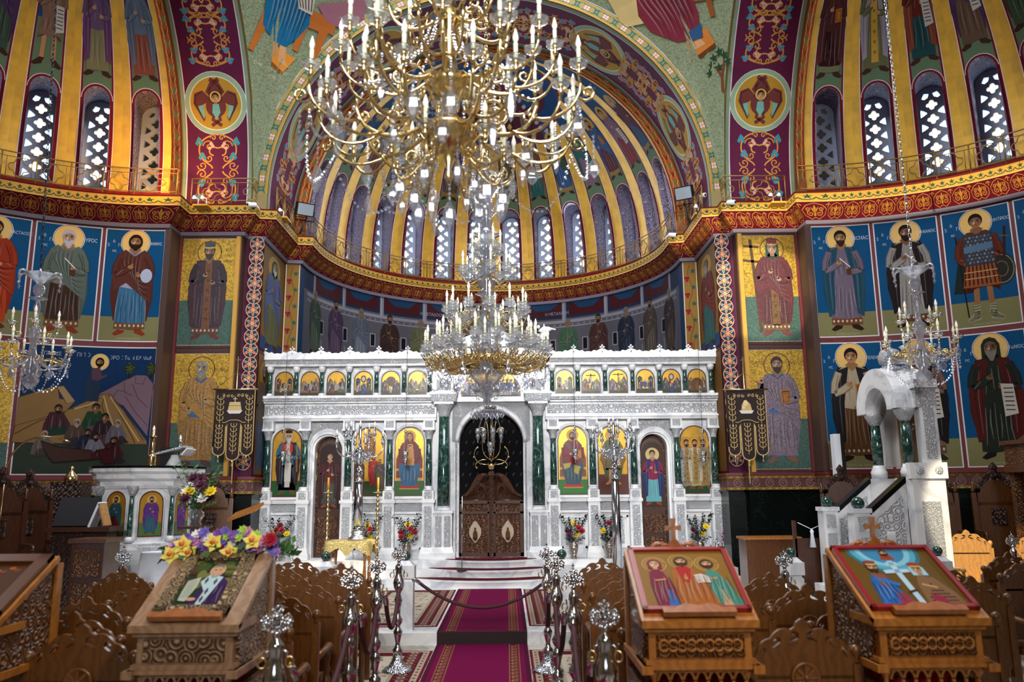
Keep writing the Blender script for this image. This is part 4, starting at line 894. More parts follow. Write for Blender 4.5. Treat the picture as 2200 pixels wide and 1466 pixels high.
# communion frieze on the apse wall above the altar screen
LU = U_D - U_C; P = Paint(); z0 = 3.2; F = lambda t: U_C + LU * t
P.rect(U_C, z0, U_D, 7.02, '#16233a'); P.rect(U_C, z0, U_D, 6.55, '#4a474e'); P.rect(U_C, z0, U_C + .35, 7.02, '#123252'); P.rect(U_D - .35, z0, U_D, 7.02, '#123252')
P.rect(F(.04), 6.42, F(.96), 6.5, '#77747c'); P.rect(F(.04), 6.3, F(.96), 6.33, '#77747c')
for i in range(70): t = .05 + .9 * i / 69; P.ell(F(t), 6.37, .035, .03, '#68656e', 6)
for q in (0, 1):
    for i in range(4):
        t = .07 + i * .095; t = 1 - t if q else t
        P.rect(F(t) - .06, 6.5, F(t) + .06, 7.02, '#6f6c76'); P.line([(F(t) - .02, 6.5), (F(t) - .02, 7.02)], .03, '#8a8790')
        s = -1 if q else 1
        P.poly([(F(t) + s * .08, 7.02), (F(t + s * .085), 7.02), (F(t + s * .085), 6.62), (F(t) + s * .08, 6.62)], '#3a1216'); P.poly([(F(t) + s * .1, 7.02), (F(t + s * .08), 7.02), (F(t + s * .06), 6.8), (F(t + s * .03), 6.8)], '#16324e')
    for i in range(5):
        t = .1 + i * .07; t = 1 - t if q else t; x = F(t)
        P.rect(x - .09, 5.62, x + .09, 5.98, '#77747c'); P.rect(x - .06, 5.65, x + .06, 5.95, '#0d0c10'); P.rect(x - .012, 5.1, x + .012, 5.5, '#77747c')
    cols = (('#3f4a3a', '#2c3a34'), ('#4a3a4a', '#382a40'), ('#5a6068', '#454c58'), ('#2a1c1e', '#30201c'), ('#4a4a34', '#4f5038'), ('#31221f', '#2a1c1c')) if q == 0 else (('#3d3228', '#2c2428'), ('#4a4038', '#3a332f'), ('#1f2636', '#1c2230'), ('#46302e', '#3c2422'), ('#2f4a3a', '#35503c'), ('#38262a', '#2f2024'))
    for i, (a, c2) in enumerate(cols):
        t = .075 + i * .068; t = 1 - t if q else t
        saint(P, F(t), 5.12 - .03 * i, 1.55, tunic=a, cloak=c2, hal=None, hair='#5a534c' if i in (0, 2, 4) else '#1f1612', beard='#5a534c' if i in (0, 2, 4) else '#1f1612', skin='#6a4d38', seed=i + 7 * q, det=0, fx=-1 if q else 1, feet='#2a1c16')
for x0, x1, c in ((.43, .47, '#3a2c2a'), (.53, .575, '#3d342c')):
    P.rect(F(x0), z0, F(x1), 6.2, c); P.poly([(F(x0 - .012), 6.2), (F(x1 + .012), 6.2), (F((x0 + x1) / 2), 6.65)], '#4a3d34'); P.rect(F(x0) + .1, z0, F(x1) - .1, 5.8, '#1c1414'); P.line([(F(x0 - .012), 6.2), (F(x1 + .012), 6.2)], .05, '#6a5a4c')
P.text('Η ΜΕΤΑΛΗΨΗ', F(.63), 6.66, .12, '#7a88a0'); P.text('Η ΜΕΤΑΔΟCΗ', F(.37), 6.66, .12, '#7a88a0')
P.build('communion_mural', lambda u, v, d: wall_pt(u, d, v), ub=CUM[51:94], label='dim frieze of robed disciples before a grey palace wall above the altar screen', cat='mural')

# saints between the ribs of the half domes
RB = ['#5a4a3a', '#2f5a58', '#5a2a30', '#74706c', '#46386a', '#6a4a2e', '#31507a', '#7a2a30', '#6c7a5c', '#8a8078', '#3a4a3a', '#7a5a6a', '#2a4a6a', '#6a3a22']
NM = ['brown', 'teal', 'maroon', 'grey', 'violet', 'tan', 'blue', 'crimson', 'sage', 'white', 'dark green', 'mauve', 'navy', 'russet']
ORD = ['first', 'second', 'third', 'fourth', 'fifth', 'sixth', 'seventh', 'eighth', 'ninth', 'tenth', 'eleventh', 'twelfth', 'thirteenth', 'fourteenth']
TN = ['ΗΛΙΑC', 'ΙωΗΛ', 'ΔΑΝΙΗΛ', 'ΑΜωC', 'ΙωΝΑC', 'ΗCΑΪΑC', 'ΔΑΥΙΔ', 'CΟΛΟΜωΝ', 'ΙΕΖΕΚΙΗΛ', 'ΙΑΚωΒ', 'ΙCΑΑΚ', 'ΑΒΡΑΑΜ', 'ΝωΕ', 'ΜωΥCΗC']
def rib_saint(nm, i, label, seed, y0=9.98, h=1.75, **kw):
    P = Paint(); kw.setdefault('tunic', RB[seed % 14]); kw.setdefault('cloak', RB[(seed + 4) % 14])
    saint(P, 0, y0, h, seed=seed, det=0, wid=.86, feet='#3a241a', rim='#b9a07a', hal='#b48a3c', **kw)
    if nm == 'apse': P.text('Ο ΠΡΟΦ.', 0, y0 + h + .42, .085, '#8f9ab0', .8); P.text(TN[i], 0, y0 + h + .3, .085, '#8f9ab0', .7)
    c, a0 = CON[nm]; P.build('saint_mural', dome_map(c, bay_angle(nm, i)), dv=.22, ub=[0], label=label, cat='mural', off=.004)
HS = ('scroll', None, 'scroll', 'cross', None, 'book')
for i in range(14):
    rib_saint('apse', i, 'small %s-robed prophet over the %s apse window from the emperor side' % (NM[(i * 5 + 3) % 14], ORD[i]), i * 5 + 3, hair=('#2a1a12', '#9a948e', '#4a3020')[i % 3], beard=(None, '#9a948e', '#3a2418')[i % 3], hold=HS[i % 6], arms=('chest', 'up', 'down')[i % 3], hem='#8a6a34' if i % 2 else None, hat='#6a4a28' if i in (6, 7) else None)
NS = {13: ('nun in blue-grey mantle and terracotta skirt', dict(tunic='#5a6878', lower='#7a4030', cloak='#56606e', style='open', veil='#231b2e', beard=None)), 12: ('woman in mauve mantle over cream skirt', dict(tunic='#5f4a66', lower='#75704f', cloak='#5f3a60', style='open', veil='#1f3a44', beard=None, hold='cross')),
      11: ('bare-legged ascetic in a short fawn tunic', dict(tunic='#7a5a48', cloak=None, bare=True, beard='#9a948e', hair='#9a948e', hold='scroll')), 10: ('saint in purple mantle over green robe', dict(tunic='#3a4a3a', cloak='#4a2f52', beard='#9a948e', hair='#9a948e')), 9: ('saint in brown robe', dict(tunic='#4a3624', cloak='#5a3a2a'))}
for i, (d, kw) in NS.items(): rib_saint('north', i, d + ' over the %s window from the emperor pier' % ORD[13 - i], i, y0=9.94, h=1.9, **kw)
SS = {0: ('black-hooded monk in maroon habit', dict(tunic='#48201f', lower='#48201f', cloak='#4f2423', style='open', veil='#141016', beard='#a9a3a6', hold='book', hem='#6a6a4c')), 1: ('white-robed bishop with gold stole', dict(tunic='#5c5a3a', cloak='#8d8388', style='open', stole='#b58a34', beard='#a9a3a6', hair='#a9a3a6')),
      2: ('saint in orange mantle and teal skirt', dict(tunic='#5a2014', lower='#1d3f40', cloak='#7a3a22', style='open', hold='scroll', beard='#4a3020')), 3: ('saint in violet mantle and brown robe', dict(tunic='#5c4634', cloak='#4a2f52', hold='scroll', beard='#8a8478')), 4: ('saint in green robe', dict(tunic='#3a4a34', cloak='#4a3a2a'))}
for i, (d, kw) in SS.items(): rib_saint('south', i, d + ' over the %s window from the empress pier' % ORD[i], i + 20, y0=9.94, h=1.9, **kw)
# the great bust at the crown of the apse
def sphere_map(c, R, d0, up=V((0, 0, 1))):
    d0 = d0.normalized(); e2 = (up - d0 * up.dot(d0)).normalized(); e1 = d0.cross(e2)
    def f(u, v, d): return V(c) + (d0 * R + e1 * u + e2 * v).normalized() * (R - d)
    return f
def sphere_hit(px, py, c, R):
    d = (at(px, py, 10) - CAM).normalized(); o = CAM - V(c); bq = o.dot(d); q = sqrt(max(0, bq * bq - o.dot(o) + R * R)); return (o + d * (-bq + q)).normalized()
P = Paint(); 
P.ell(0, .1, 1.9, 1.5, '#123a66', 40); P.ring(0, .1, 1.9, .05, '#7a1a22', 40, 1.5); halo(P, 0, .45, .62, '#b48a3c', '#c9b890')
P.poly([(-1.5, -1.2), (-1.25, -.3), (-.5, .1), (.5, .1), (1.25, -.3), (1.5, -1.2)], '#4a1c2a'); folds(P, -1.1, 1.1, 0, -1.1, '#4a1c2a', 9, random.Random(2), .05)
P.at(0, .4, 1); face(P, 0, 0, .24, '#2a1420', None, '#a8784e', None, False, '#541f30'); P.at(0, 0, 1); halo(P, 0, -.42, .3, '#b48a3c', '#c9b890'); face(P, 0, -.45, .13, '#4a2a1a', None, '#a8784e'); P.poly([(-.3, -1.1), (-.2, -.62), (.2, -.62), (.3, -1.1)], '#a5743a')
for q in (-1, 1): P.line([(q * 1.0, -.5), (q * 1.35, 0), (q * 1.3, .45)], .2, '#4a1c2a'); P.ell(q * 1.3, .52, .09, .14, '#a8784e', 8)
P.text('ΜΗΡ', -.95, .75, .22, '#a33a34'); P.text('ΘΥ', .95, .75, .22, '#a33a34'); P.text('Η ΠΛΑΤΥΤΕΡΑ ΤωΝ ΟΥΡΑΝωΝ', .0, -1.45, .12, '#8f9ab0')
cA = (0, 17.6, ZB); P.build('apse_bust_mural', sphere_map(cA, RD, V((0, cos(radians(66)), sin(radians(66))))), du=.3, dv=.3, label='large bust of veiled woman with raised hands at the apse crown', cat='mural', off=.012)
# seated evangelists on the pendentives
cP = (0, CY, AZ)
def evangelist(px, py, lab, robe, under, left):
    P = Paint('paint'); s = 1 if left else -1; T = lambda pts: [((x - px) / 100 * 1.0, (py - y) / 100) for x, y in pts]
    if left:
        P.poly(T([(640, 10), (710, 10), (712, 40), (700, 40), (690, 110), (678, 110), (680, 45), (655, 45), (648, 100), (636, 98)]), '#a35a24'); P.poly(T([(660, -5), (760, -60), (770, 20), (690, 20)]), '#8a5a66')
        P.poly(T([(555, 0), (560, 30), (545, 130), (556, 132), (575, 60)]), '#a35a24'); P.poly(T([(580, 128), (600, 105), (648, 115), (628, 150)]), '#c07a2c'); P.poly(T([(580, 128), (628, 150), (626, 158), (580, 136)]), '#7a4416')
        P.poly(T([(570, -80), (620, -100), (640, -30), (657, 40), (640, 75), (615, 105), (590, 95), (562, 75), (555, 30)]), robe)
        for k in range(18): P.line(T(bez((570 + k * 4, -70), (560 + k * 5, -10), (580 + k * 4, 30 + 9 * sin(k)), (572 + k * 4, 88 - 14 * (k % 3)), 8)), .028, dk(robe, .45) if k % 2 else lt(robe, .1), taper=True)
        P.poly(T([(608, 100), (622, 100), (628, 130), (640, 138), (612, 132)]), '#b98a60'); P.poly(T([(590, 98), (604, 98), (606, 125), (592, 128)]), '#a87a50')
        P.poly(T([(610, -12), (650, -30), (656, 20), (625, 18)]), '#a9a196'); 
        for k in range(5): P.line(T([(614 + k * 8, -10), (628 + k * 6, 14)]), .025, '#4a443c')
        P.text('ΕΓΝωΝ ΙΟΡΔΑΝΗC', -.2, -.85, .1, '#b5b294'); P.text('ΚΟΡΤΙΝ', -.2, -1.0, .1, '#b5b294')
        P.at((600 - px) / 100, (py + 130) / 100, 1); halo(P, 0, 0, .28); face(P, 0, 0, .13, '#6a5a4a', '#6a5a4a'); P.at(0, 0, 1)
    else:
        P.poly(T([(1330, -60), (1410, -60), (1400, 30), (1345, 20)]), '#b59f6a'); P.poly(T([(1505, 0), (1560, -10), (1565, 40), (1548, 40), (1545, 70), (1535, 70), (1535, 35), (1510, 30)]), '#7a4420')
        P.poly(T([(1470, 95), (1520, 85), (1530, 120), (1470, 135)]), '#b06a2c'); P.poly(T([(1470, 135), (1530, 120), (1530, 128), (1472, 143)]), '#5a2e12')
        P.poly(T([(1385, 10), (1400, -60), (1450, -100), (1500, -60), (1512, 50), (1500, 100), (1450, 90), (1400, 50)]), robe)
        for k in range(18): P.line(T(bez((1395 + k * 5.5, -50), (1390 + k * 6, 0), (1420 + k * 4.5, 20 + 9 * sin(k)), (1425 + k * 4.5, 80 - 14 * (k % 3)), 8)), .028, dk(robe, .45) if k % 2 else lt(robe, .1), taper=True)
        P.poly(T([(1480, 92), (1495, 90), (1510, 115), (1484, 118)]), '#b98a60'); P.poly(T([(1480, 80), (1512, 72), (1508, 100), (1484, 100)]), under)
        P.line(T([(1525, 222), (1530, 190), (1520, 165)]), .06, '#6a3a22'); P.line(T([(1530, 190), (1542, 160)]), .05, '#6a3a22')
        for x, y in ((1512, 160), (1505, 175), (1520, 148), (1545, 150), (1550, 165), (1535, 140), (1528, 170)): star(P, (x - px) / 100, (py - y) / 100, .11, '#1d3a22', 5)
        P.at((1450 - px) / 100, (py + 130) / 100, 1); halo(P, 0, 0, .28); face(P, 0, 0, .13, '#3a2a1a', '#3a2a1a'); P.at(0, 0, 1)
    d0 = sphere_hit(px, py, cP, SR); P.build('evangelist_mural', sphere_map(cP, SR, d0), du=.35, dv=.35, label=lab, cat='mural', off=.02)
evangelist(620, 70, 'seated evangelist in blue drapery with desk and footstool on the corner vault', '#14587c', '#3a4a6a', True)
evangelist(1450, 70, 'seated evangelist in dark red drapery with a small tree on the corner vault', '#6a2430', '#27466a', False)
# ---------------------------------------------------------------- marble altar screen
IY = 16.5; FZ = .571
ico = thing('altar_screen', 'tall carved white marble altar screen with green columns below the apse', 'altar screen', (0, IY, FZ))
def ip(mb, name): mb.M = Matrix.Translation((0, -IY, -FZ)); return mb
def iadd(mb, name, lab=None):
    off = V((0, -IY, -FZ)); mb.v = [tuple(V(p) + off) for p in mb.v]; return mb.build(name, ico, label=lab)
SC = (1.27, 2.07, 2.91, 3.8, 4.56); UC = (1.27, 1.80, 2.37, 2.94, 3.5, 4.03, 4.57)
b = MB(); rp = lambda *a: arch_poly(*a)[::-1]
b.prism([(-4.62, FZ), (4.62, FZ), (4.62, 4.46), (.82, 4.46), (.82, 4.95), (-.82, 4.95), (-.82, 4.46), (-4.62, 4.46)], .34, 'marble', lambda p: V((p.x, IY - p.z, p.y)), [arch_poly(-.655, .655, FZ + .01, 2.86, 20)[::-1], arch_poly(-3.62, -3.06, FZ + .01, 2.74, 14)[::-1], arch_poly(3.06, 3.62, FZ + .01, 2.74, 14)[::-1]])
iadd(b, 'screen_wall')
for q in (-1, 1):
    X = lambda x: q * x
    def slab(mb, x0, x1, y0, y1, z0, z1, m): mb.slab(min(X(x0), X(x1)), max(X(x0), X(x1)), y0, y1, z0, z1, m)
    for (x0, x1) in ((1.36, 1.98), (2.16, 2.82), (3.89, 4.48)):           # parapet panels under the icons
        b = MB()
        slab(b, x0, x1, IY - .07, IY, FZ, FZ + .12, 'marble'); slab(b, x0, x1, IY - .06, IY, 1.66, 1.74, 'marble'); slab(b, x0, x1, IY - .1, IY, 1.74, 1.79, 'marble'); slab(b, x0 + .03, x1 - .03, IY - .035, IY, 1.5, 1.64, 'marble_fine')
        slab(b, x0, x1, IY - .06, IY, 1.44, 1.49, 'marble')
        for a0, a1, c0, c1 in ((x0 + .05, x1 - .05, 1.34, 1.38), (x0 + .05, x1 - .05, .74, .78), (x0 + .05, x0 + .09, .74, 1.38), (x1 - .09, x1 - .05, .74, 1.38)): slab(b, a0, a1, IY - .03, IY, c0, c1, 'marble')
        slab(b, x0 + .14, x1 - .14, IY - .015, IY, .83, 1.29, 'marble_carved')
        iadd(b, 'parapet_panel')
    for k, x in enumerate(SC):
        b = MB(); w = .13
        b.box((X(x), IY - .08, FZ + .05), (.34, .3, .1), 'marble'); b.box((X(x), IY - .08, FZ + .16), (.31, .27, .12), 'marble', taper=.86); b.box((X(x), IY - .08, 1.18), (.245, .2, .96), 'marble', taper=.97); b.box((X(x), IY - .185, 1.18), (.15, .012, .82), 'marble_fine')
        b.box((X(x), IY - .08, 1.69), (.28, .24, .06), 'marble'); b.box((X(x), IY - .08, 1.81), (.23, .2, .18), 'marble'); b.box((X(x), IY - .185, 1.81), (.15, .012, .13), 'marble_fine')
        b.lathe([(.105, 1.9), (.105, 1.93), (.08, 1.95), (.095, 1.97), (.07, 1.99)], 'marble', (X(x), IY - .1, 0), 14); iadd(b, 'pedestal')
        b = MB(); b.lathe([(.066, 1.99), (.068, 2.3), (.056, 2.93)], 'green_marble', (X(x), IY - .1, 0), 16); iadd(b, 'column', 'polished green marble column')
        b = MB(); b.lathe([(.058, 2.93), (.066, 2.945), (.06, 2.96), (.075, 3.04), (.1, 3.1), (.115, 3.12)], 'marble_fine', (X(x), IY - .1, 0), 12); b.box((X(x), IY - .09, 3.135), (.25, .22, .035), 'marble'); b.box((X(x), IY - .07, 3.24), (.23, .17, .19), 'marble'); b.box((X(x), IY - .16, 3.24), (.16, .01, .13), 'marble_fine'); iadd(b, 'capital')
    b = MB()                                                              # round-headed frames and carved spandrels
    for xa, xb, zs, r in ((1.36, 1.98, 2.86, .33), (2.16, 2.82, 2.86, .33), (3.89, 4.48, 2.86, .31), (3.0, 3.71, 2.74, .3)):
        c = (xa + xb) / 2; path = [(c + (r + .035) * cos(pi * i / 16), zs + (r + .035) * sin(pi * i / 16)) for i in range(17)]
        b.tube([V((X(c + r + .035), IY - .02, 1.8 if r > .3 else FZ))] + [V((X(px), IY - .02, pz)) for px, pz in path] + [V((X(c - r - .035), IY - .02, 1.8 if r > .3 else FZ))], .03, 'marble', 6)
        pol_ = [(xa - .0, zs)] + [(c - (r + .08) * cos(pi * i / 14), zs + (r + .08) * sin(pi * i / 14)) for i in range(15)] + [(xb, zs), (xb, 3.3), (xa, 3.3)]
        pol_ = [(max(xa, min(xb, px)), pz) for px, pz in pol_]
        if r == .3: b.prism([(X(px), pz) for px, pz in ([(xa, 2.8), (c - .38, 2.8)] + [(c - .38 * cos(pi * i / 14), 2.8 + .38 * sin(pi * i / 14)) for i in range(1, 14)] + [(c + .38, 2.8), (xb + .02, 2.8), (xb + .02, 3.3), (xa - .02, 3.3)])], .02, 'marble_fine', lambda p: V((p.x, IY - .02 - p.z, p.y)))
    iadd(b, 'arched_frame')
    b = MB(); slab(b, 1.12, 4.66, IY - .17, IY, 3.32, 3.37, 'marble'); slab(b, 1.12, 4.68, IY - .2, IY, 3.37, 3.41, 'marble'); slab(b, 1.12, 4.66, IY - .12, IY, 3.41, 3.68, 'marble'); slab(b, 1.16, 4.64, IY - .135, IY, 3.45, 3.63, 'marble_carved'); slab(b, 1.12, 4.69, IY - .19, IY, 3.68, 3.72, 'marble'); slab(b, 1.12, 4.72, IY - .24, IY, 3.72, 3.78, 'marble_fine'); slab(b, 1.12, 4.72, IY - .26, IY, 3.78, 3.83, 'marble'); iadd(b, 'frieze')
    for x in UC:
        b = MB(); b.lathe([(.062, 3.83), (.062, 3.87), (.048, 3.89)], 'marble', (X(x), IY - .12, 0), 12); b.lathe([(.05, 4.33), (.065, 4.38), (.075, 4.4), (.075, 4.46)], 'marble', (X(x), IY - .12, 0), 12); b.lathe([(.047, 3.88), (.042, 4.34)], 'green_marble', (X(x), IY - .12, 0), 14); iadd(b, 'upper_column', 'small green marble column')
    b = MB()
    for i in range(6):
        c = (UC[i] + UC[i + 1]) / 2; r = .215; pts = [V((X(c - r), IY - .015, 3.83)), *[V((X(c - r * cos(pi * k / 12)), IY - .015, 4.17 + r * sin(pi * k / 12))) for k in range(13)], V((X(c + r), IY - .015, 3.83))]; b.tube(pts, .018, 'marble', 5)
        slab(b, UC[i] + .07, UC[i + 1] - .07, IY - .03, IY, 4.41, 4.45, 'marble')
    iadd(b, 'upper_arches')
    b = MB(); slab(b, 1.1, 4.66, IY - .2, IY + .3, 4.45, 4.5, 'marble'); slab(b, 1.1, 4.69, IY - .23, IY + .3, 4.5, 4.58, 'marble_fine'); slab(b, 1.1, 4.72, IY - .27, IY + .3, 4.58, 4.66, 'marble'); iadd(b, 'cornice')
    b = MB(); pts = [(1.12, 4.66)]; cr = []
    n = 6; Lc = (4.7 - 1.12) / n
    for i in range(n):
        x = 1.12 + Lc * i
        for t, z in ((0, .0), (.04, .1), (.1, .085), (.2, .055), (.3, .07), (.38, .035), (.5, .045), (.62, .035), (.7, .07), (.8, .055), (.9, .085), (.96, .1)): pts.append((x + t * Lc, 4.67 + z))
        cr.append(x)
    pts += [(4.7, 4.67), (4.7, 4.66)]
    b.prism([(X(px), pz) for px, pz in pts], .05, 'marble', frontal(IY - .26)); b.M = None
    iadd(b, 'cresting')
    for x in cr[1:] + [4.68]:
        b = MB(); b.box((X(x), IY - .235, 4.79), (.028, .03, .13), 'marble'); b.box((X(x), IY - .235, 4.805), (.1, .03, .028), 'marble'); iadd(b, 'finial_cross')
    # great columns flanking the gate
    x = .96; b = MB(); b.box((X(x), IY - .13, FZ + .06), (.5, .42, .12), 'marble'); b.box((X(x), IY - .13, FZ + .18), (.44, .37, .12), 'marble', taper=.85); b.box((X(x), IY - .13, 1.1), (.36, .3, .72), 'marble')
    for d in (-.088, .088): b.box((X(x) + d, IY - .285, 1.1), (.13, .012, .6), 'marble_fine')
    b.box((X(x), IY - .13, 1.48), (.4, .34, .05), 'marble'); b.lathe([(.15, 1.5), (.15, 1.54), (.12, 1.56), (.13, 1.59)], 'marble', (X(x), IY - .15, 0), 18); iadd(b, 'great_pedestal')
    b = MB(); b.lathe([(.125, 1.57), (.128, 2.1), (.1, 3.38)], 'green_marble', (X(x), IY - .15, 0), 22); iadd(b, 'great_column', 'tall green veined marble column')
    b = MB(); b.lathe([(.1, 3.38), (.118, 3.4), (.105, 3.43), (.13, 3.52), (.19, 3.62), (.2, 3.64)], 'marble_fine', (X(x), IY - .15, 0), 16); b.box((X(x), IY - .14, 3.66), (.4, .38, .05), 'marble'); b.box((X(x), IY - .14, 3.76), (.5, .42, .15), 'marble_fine', taper=1.08); b.box((X(x), IY - .14, 3.86), (.56, .46, .05), 'marble'); iadd(b, 'great_capital')
    b = MB(); b.box((X(x), IY - .1, 4.03), (.38, .34, .3), 'marble'); b.box((X(x), IY - .275, 4.03), (.3, .012, .22), 'marble_fine'); b.box((X(x), IY - .1, 4.6), (.34, .3, .86), 'marble'); b.box((X(x), IY - .255, 4.6), (.22, .012, .6), 'marble_fine'); b.box((X(x), IY - .1, 5.06), (.44, .38, .06), 'marble'); iadd(b, 'great_block')
b = MB(); R_ = .7; b.tube([V((R_ * cos(pi * i / 24), IY - .05, 2.86 + R_ * sin(pi * i / 24))) for i in range(25)], .045, 'marble', 8)
for q in (-1, 1): b.slab(q * .655, q * .76, IY - .08, IY, FZ, 2.86, 'marble'); b.slab(q * .69, q * .73, IY - .09, IY, .7, 2.84, 'marble_fine')
b.prism([(-.8, 2.9)] + [(-.75 * cos(pi * i / 20), 2.9 + .75 * sin(pi * i / 20)) for i in range(21)] + [(.8, 2.9), (.8, 3.72), (-.8, 3.72)], .02, 'marble_fine', lambda p: V((p.x, IY - .03 - p.z, p.y)))
b.slab(-.8, .8, IY - .1, IY, 3.7, 3.8, 'marble'); iadd(b, 'gate_arch')
b = MB(); b.slab(-.8, .8, IY - .06, IY, 4.5, 4.62, 'marble'); b.slab(-.8, .8, IY - .12, IY + .1, 4.86, 4.98, 'marble'); b.prism([(-.8, 4.98), (.8, 4.98), (0, 5.3)], .1, 'marble', frontal(IY)); iadd(b, 'gable')
b = MB(); dv = V((1.13, IY - .15, 5.09)); b.lathe([(.02, 0), (.07, .02), (.05, .05)], 'marble', dv, 10); b.lathe([(.01, -.13), (.06, -.06), (.075, .02), (.05, .1), (.01, .17)], 'marble', dv + V((0, 0, .1)), 10, R=Matrix.Rotation(radians(80), 3, 'Y')); b.ball(dv + V((-.13, 0, .17)), .04, 'marble'); b.box(dv + V((.16, 0, .12)), (.14, .07, .02), 'marble', Matrix.Rotation(.2, 3, 'Y')); b.build('dove_statue', label='small white marble dove on a post of the altar screen beside the chandelier', cat='statue')
# ---- icons set in the screen
def board(name, label, x, w, z0, zs, y, fn, cat='icon', group=None, rim='#4a1512', bg=GOLD, th=.03, fr=.02):
    t = thing(name, label, cat, (x, y, z0), 0, group); h0 = zs - z0; r = w / 2
    b = MB(); b.prism(arch_poly(-r, r, 0, h0, 16), th, 'icon_rim', lambda p: V((p.x, -p.z, p.y))); b.build('panel', t)
    P = Paint('icon_paint'); a = arch_poly(-r + fr, r - fr, fr, h0, 18); P.poly(a, bg, 'gold_leaf' if bg == GOLD else 'icon_paint'); P.w, P.h = w - 2 * fr, h0 + r; fn(P)
    P.build('painting', flat((0, 0, 0), (1, 0, 0), (0, 0, 1)), t); return t
mat('icon_rim', lin('#4a1512'), .35)
R0 = random.Random(11)
def ground(P, z, c, r): P.rect(-P.w / 2, .02, P.w / 2, z, c)
def i_bishop(P): ground(P, .32, '#1f4a22', 0); saint(P, .03, .06, 1.28, tunic='#27566a', lower='#27566a', cloak='#2a1418', style='open', stole='#b0a49a', hat='#141218', hair='#a9a3a6', beard='#bab4b6', hal=None, skin='#a07a5a', fx=1, bl=2, seed=2); P.rect(-.09, .93, -.02, 1.07, '#b02418'); P.rect(.06, .9, .12, 1.06, '#b02418'); P.rect(-.03, .3, .1, .68, '#b8b0a4'); P.line([(.22, .5), (.2, 1.15)], .012, '#a5803c')
def i_cross(P): ground(P, .3, '#26401f', 0); P.poly([(-.29, .02), (-.26, .6), (-.1, .55), (-.08, .02)], '#54281c'); P.line([(.0, .4), (.0, 1.02)], .025, '#241512'); P.line([(-.1, .9), (.1, .9)], .02, '#241512'); saint(P, .02, .72, .55, tunic='#7a4a2a', cloak='#8a5a30', hal='#b8862e', rim=None, det=0); saint(P, .1, .2, .62, tunic='#8a1f1a', cloak='#a02a20', hal=None, det=0); saint(P, .22, .2, .55, tunic='#5a4a3a', cloak='#4a4038', hal=None, det=0); saint(P, -.2, .2, .58, tunic='#6a3a22', cloak='#5a2a20', hal=None, det=0)
def throne(P, c, c2): P.poly([(-.27, .3), (-.27, .75), (-.2, .92), (.2, .92), (.27, .75), (.27, .3)], c); P.line([(-.27, .75), (-.2, .92), (.2, .92), (.27, .75)], .02, c2); P.rect(-.27, .3, .27, .36, c2); P.rect(-.27, .5, .27, .55, c2)
def seated(P, robe, lap, mant, veil, hair, beard, foot):
    P.poly([(-.2, .14), (.2, .14), (.17, .24), (-.17, .24)], foot); P.line([(-.2, .14), (.2, .14)], .02, '#a5803c')
    P.poly([(-.1, 1.1), (-.19, 1.0), (-.22, .72), (-.2, .6), (.2, .6), (.22, .72), (.19, 1.0), (.1, 1.1)], robe)
    P.poly([(-.2, .66), (-.22, .5), (-.14, .2), (.14, .2), (.22, .5), (.2, .66), (0, .6)], lap); folds(P, -.16, .16, .62, .22, lap, 9, random.Random(4), .014, 1)
    P.line(bez((-.15, 1.06), (0, .9), (.05, .8), (.2, .7)), .05, mant); P.line([(-.2, .95), (-.2, .78), (-.05, .8)], .06, dk(robe, .3)); P.line([(.2, .95), (.21, .75), (.08, .72)], .06, dk(robe, .3)); P.ell(-.04, .82, .03, .025, SKIN, 8); P.ell(.08, .72, .03, .025, SKIN, 8)
    halo(P, 0, 1.2, .12, '#b8862e', None, '#7a4a1a'); face(P, 0, 1.19, .052, hair, beard, '#b08058', None, beard is not None, veil)
def i_virgin(P): ground(P, .3, '#25521f', 0); throne(P, '#6a2a1c', '#a5803c'); seated(P, '#5c0f18', '#1c4a6a', '#6a1820', '#5c0f18', '#2a1420', None, '#8a1f22'); P.poly([(-.06, .95), (.08, .95), (.1, .62), (-.05, .6)], '#a5743a'); halo(P, .01, .99, .06, '#c09038', None, '#7a4a1a'); face(P, .01, .98, .03, '#4a2a1a', None, '#b08058', det=0)
def i_christ(P): ground(P, .3, '#256a1f', 0); throne(P, '#7a4422', '#b58a3c'); seated(P, '#6a1018', '#27424a', '#3a4a44', None, '#3a2010', '#3a2010', '#a01f1a'); P.poly([(-.2, .62), (-.18, .5), (-.06, .55), (-.04, .64)], '#a08a3c'); P.poly([(.02, .6), (.16, .56), (.1, .4), (.02, .45)], '#a08a3c'); P.poly([(.05, .88), (.17, .9), (.18, .74), (.06, .72)], '#a5631c')
def i_john(P): ground(P, .4, '#5a3226', 0); saint(P, 0, .2, 1.1, tunic='#6a5a3a', cloak='#4a5a3a', hair='#3a2414', beard='#3a2414', hal='#b8862e', rim=None, bare=True, feet='#a8764a', long=True, hold='scroll'); P.poly([(-.27, .7), (-.2, 1.0), (-.12, .9), (-.16, .5)], '#7a5a2a'); P.poly([(.27, .7), (.2, 1.0), (.12, .9), (.16, .5)], '#7a5a2a')
def i_three(P):
    ground(P, .2, '#1d3a1c', 0)
    for k, (x, c) in enumerate(((-.17, '#77746c'), (.17, '#7d6a40'), (0, '#9a8a60'))):
        saint(P, x, .1, 1.02, tunic=c, cloak=lt(c, .2) if k != 1 else '#8a7a5a', style='open', stole='#8a6a34', hat=None, hair='#2a1a12', beard='#2a1a12', hal='#b8862e', rim=None, seed=k, wid=.75)
        P.at(x, .1, 1.02)
        for a in range(40): P.ell(R0.uniform(-.1, .1), R0.uniform(.1, .72), .008, .01, '#22222c' if k != 2 else '#5a3a14', 5)
        P.at(0, 0, 1)
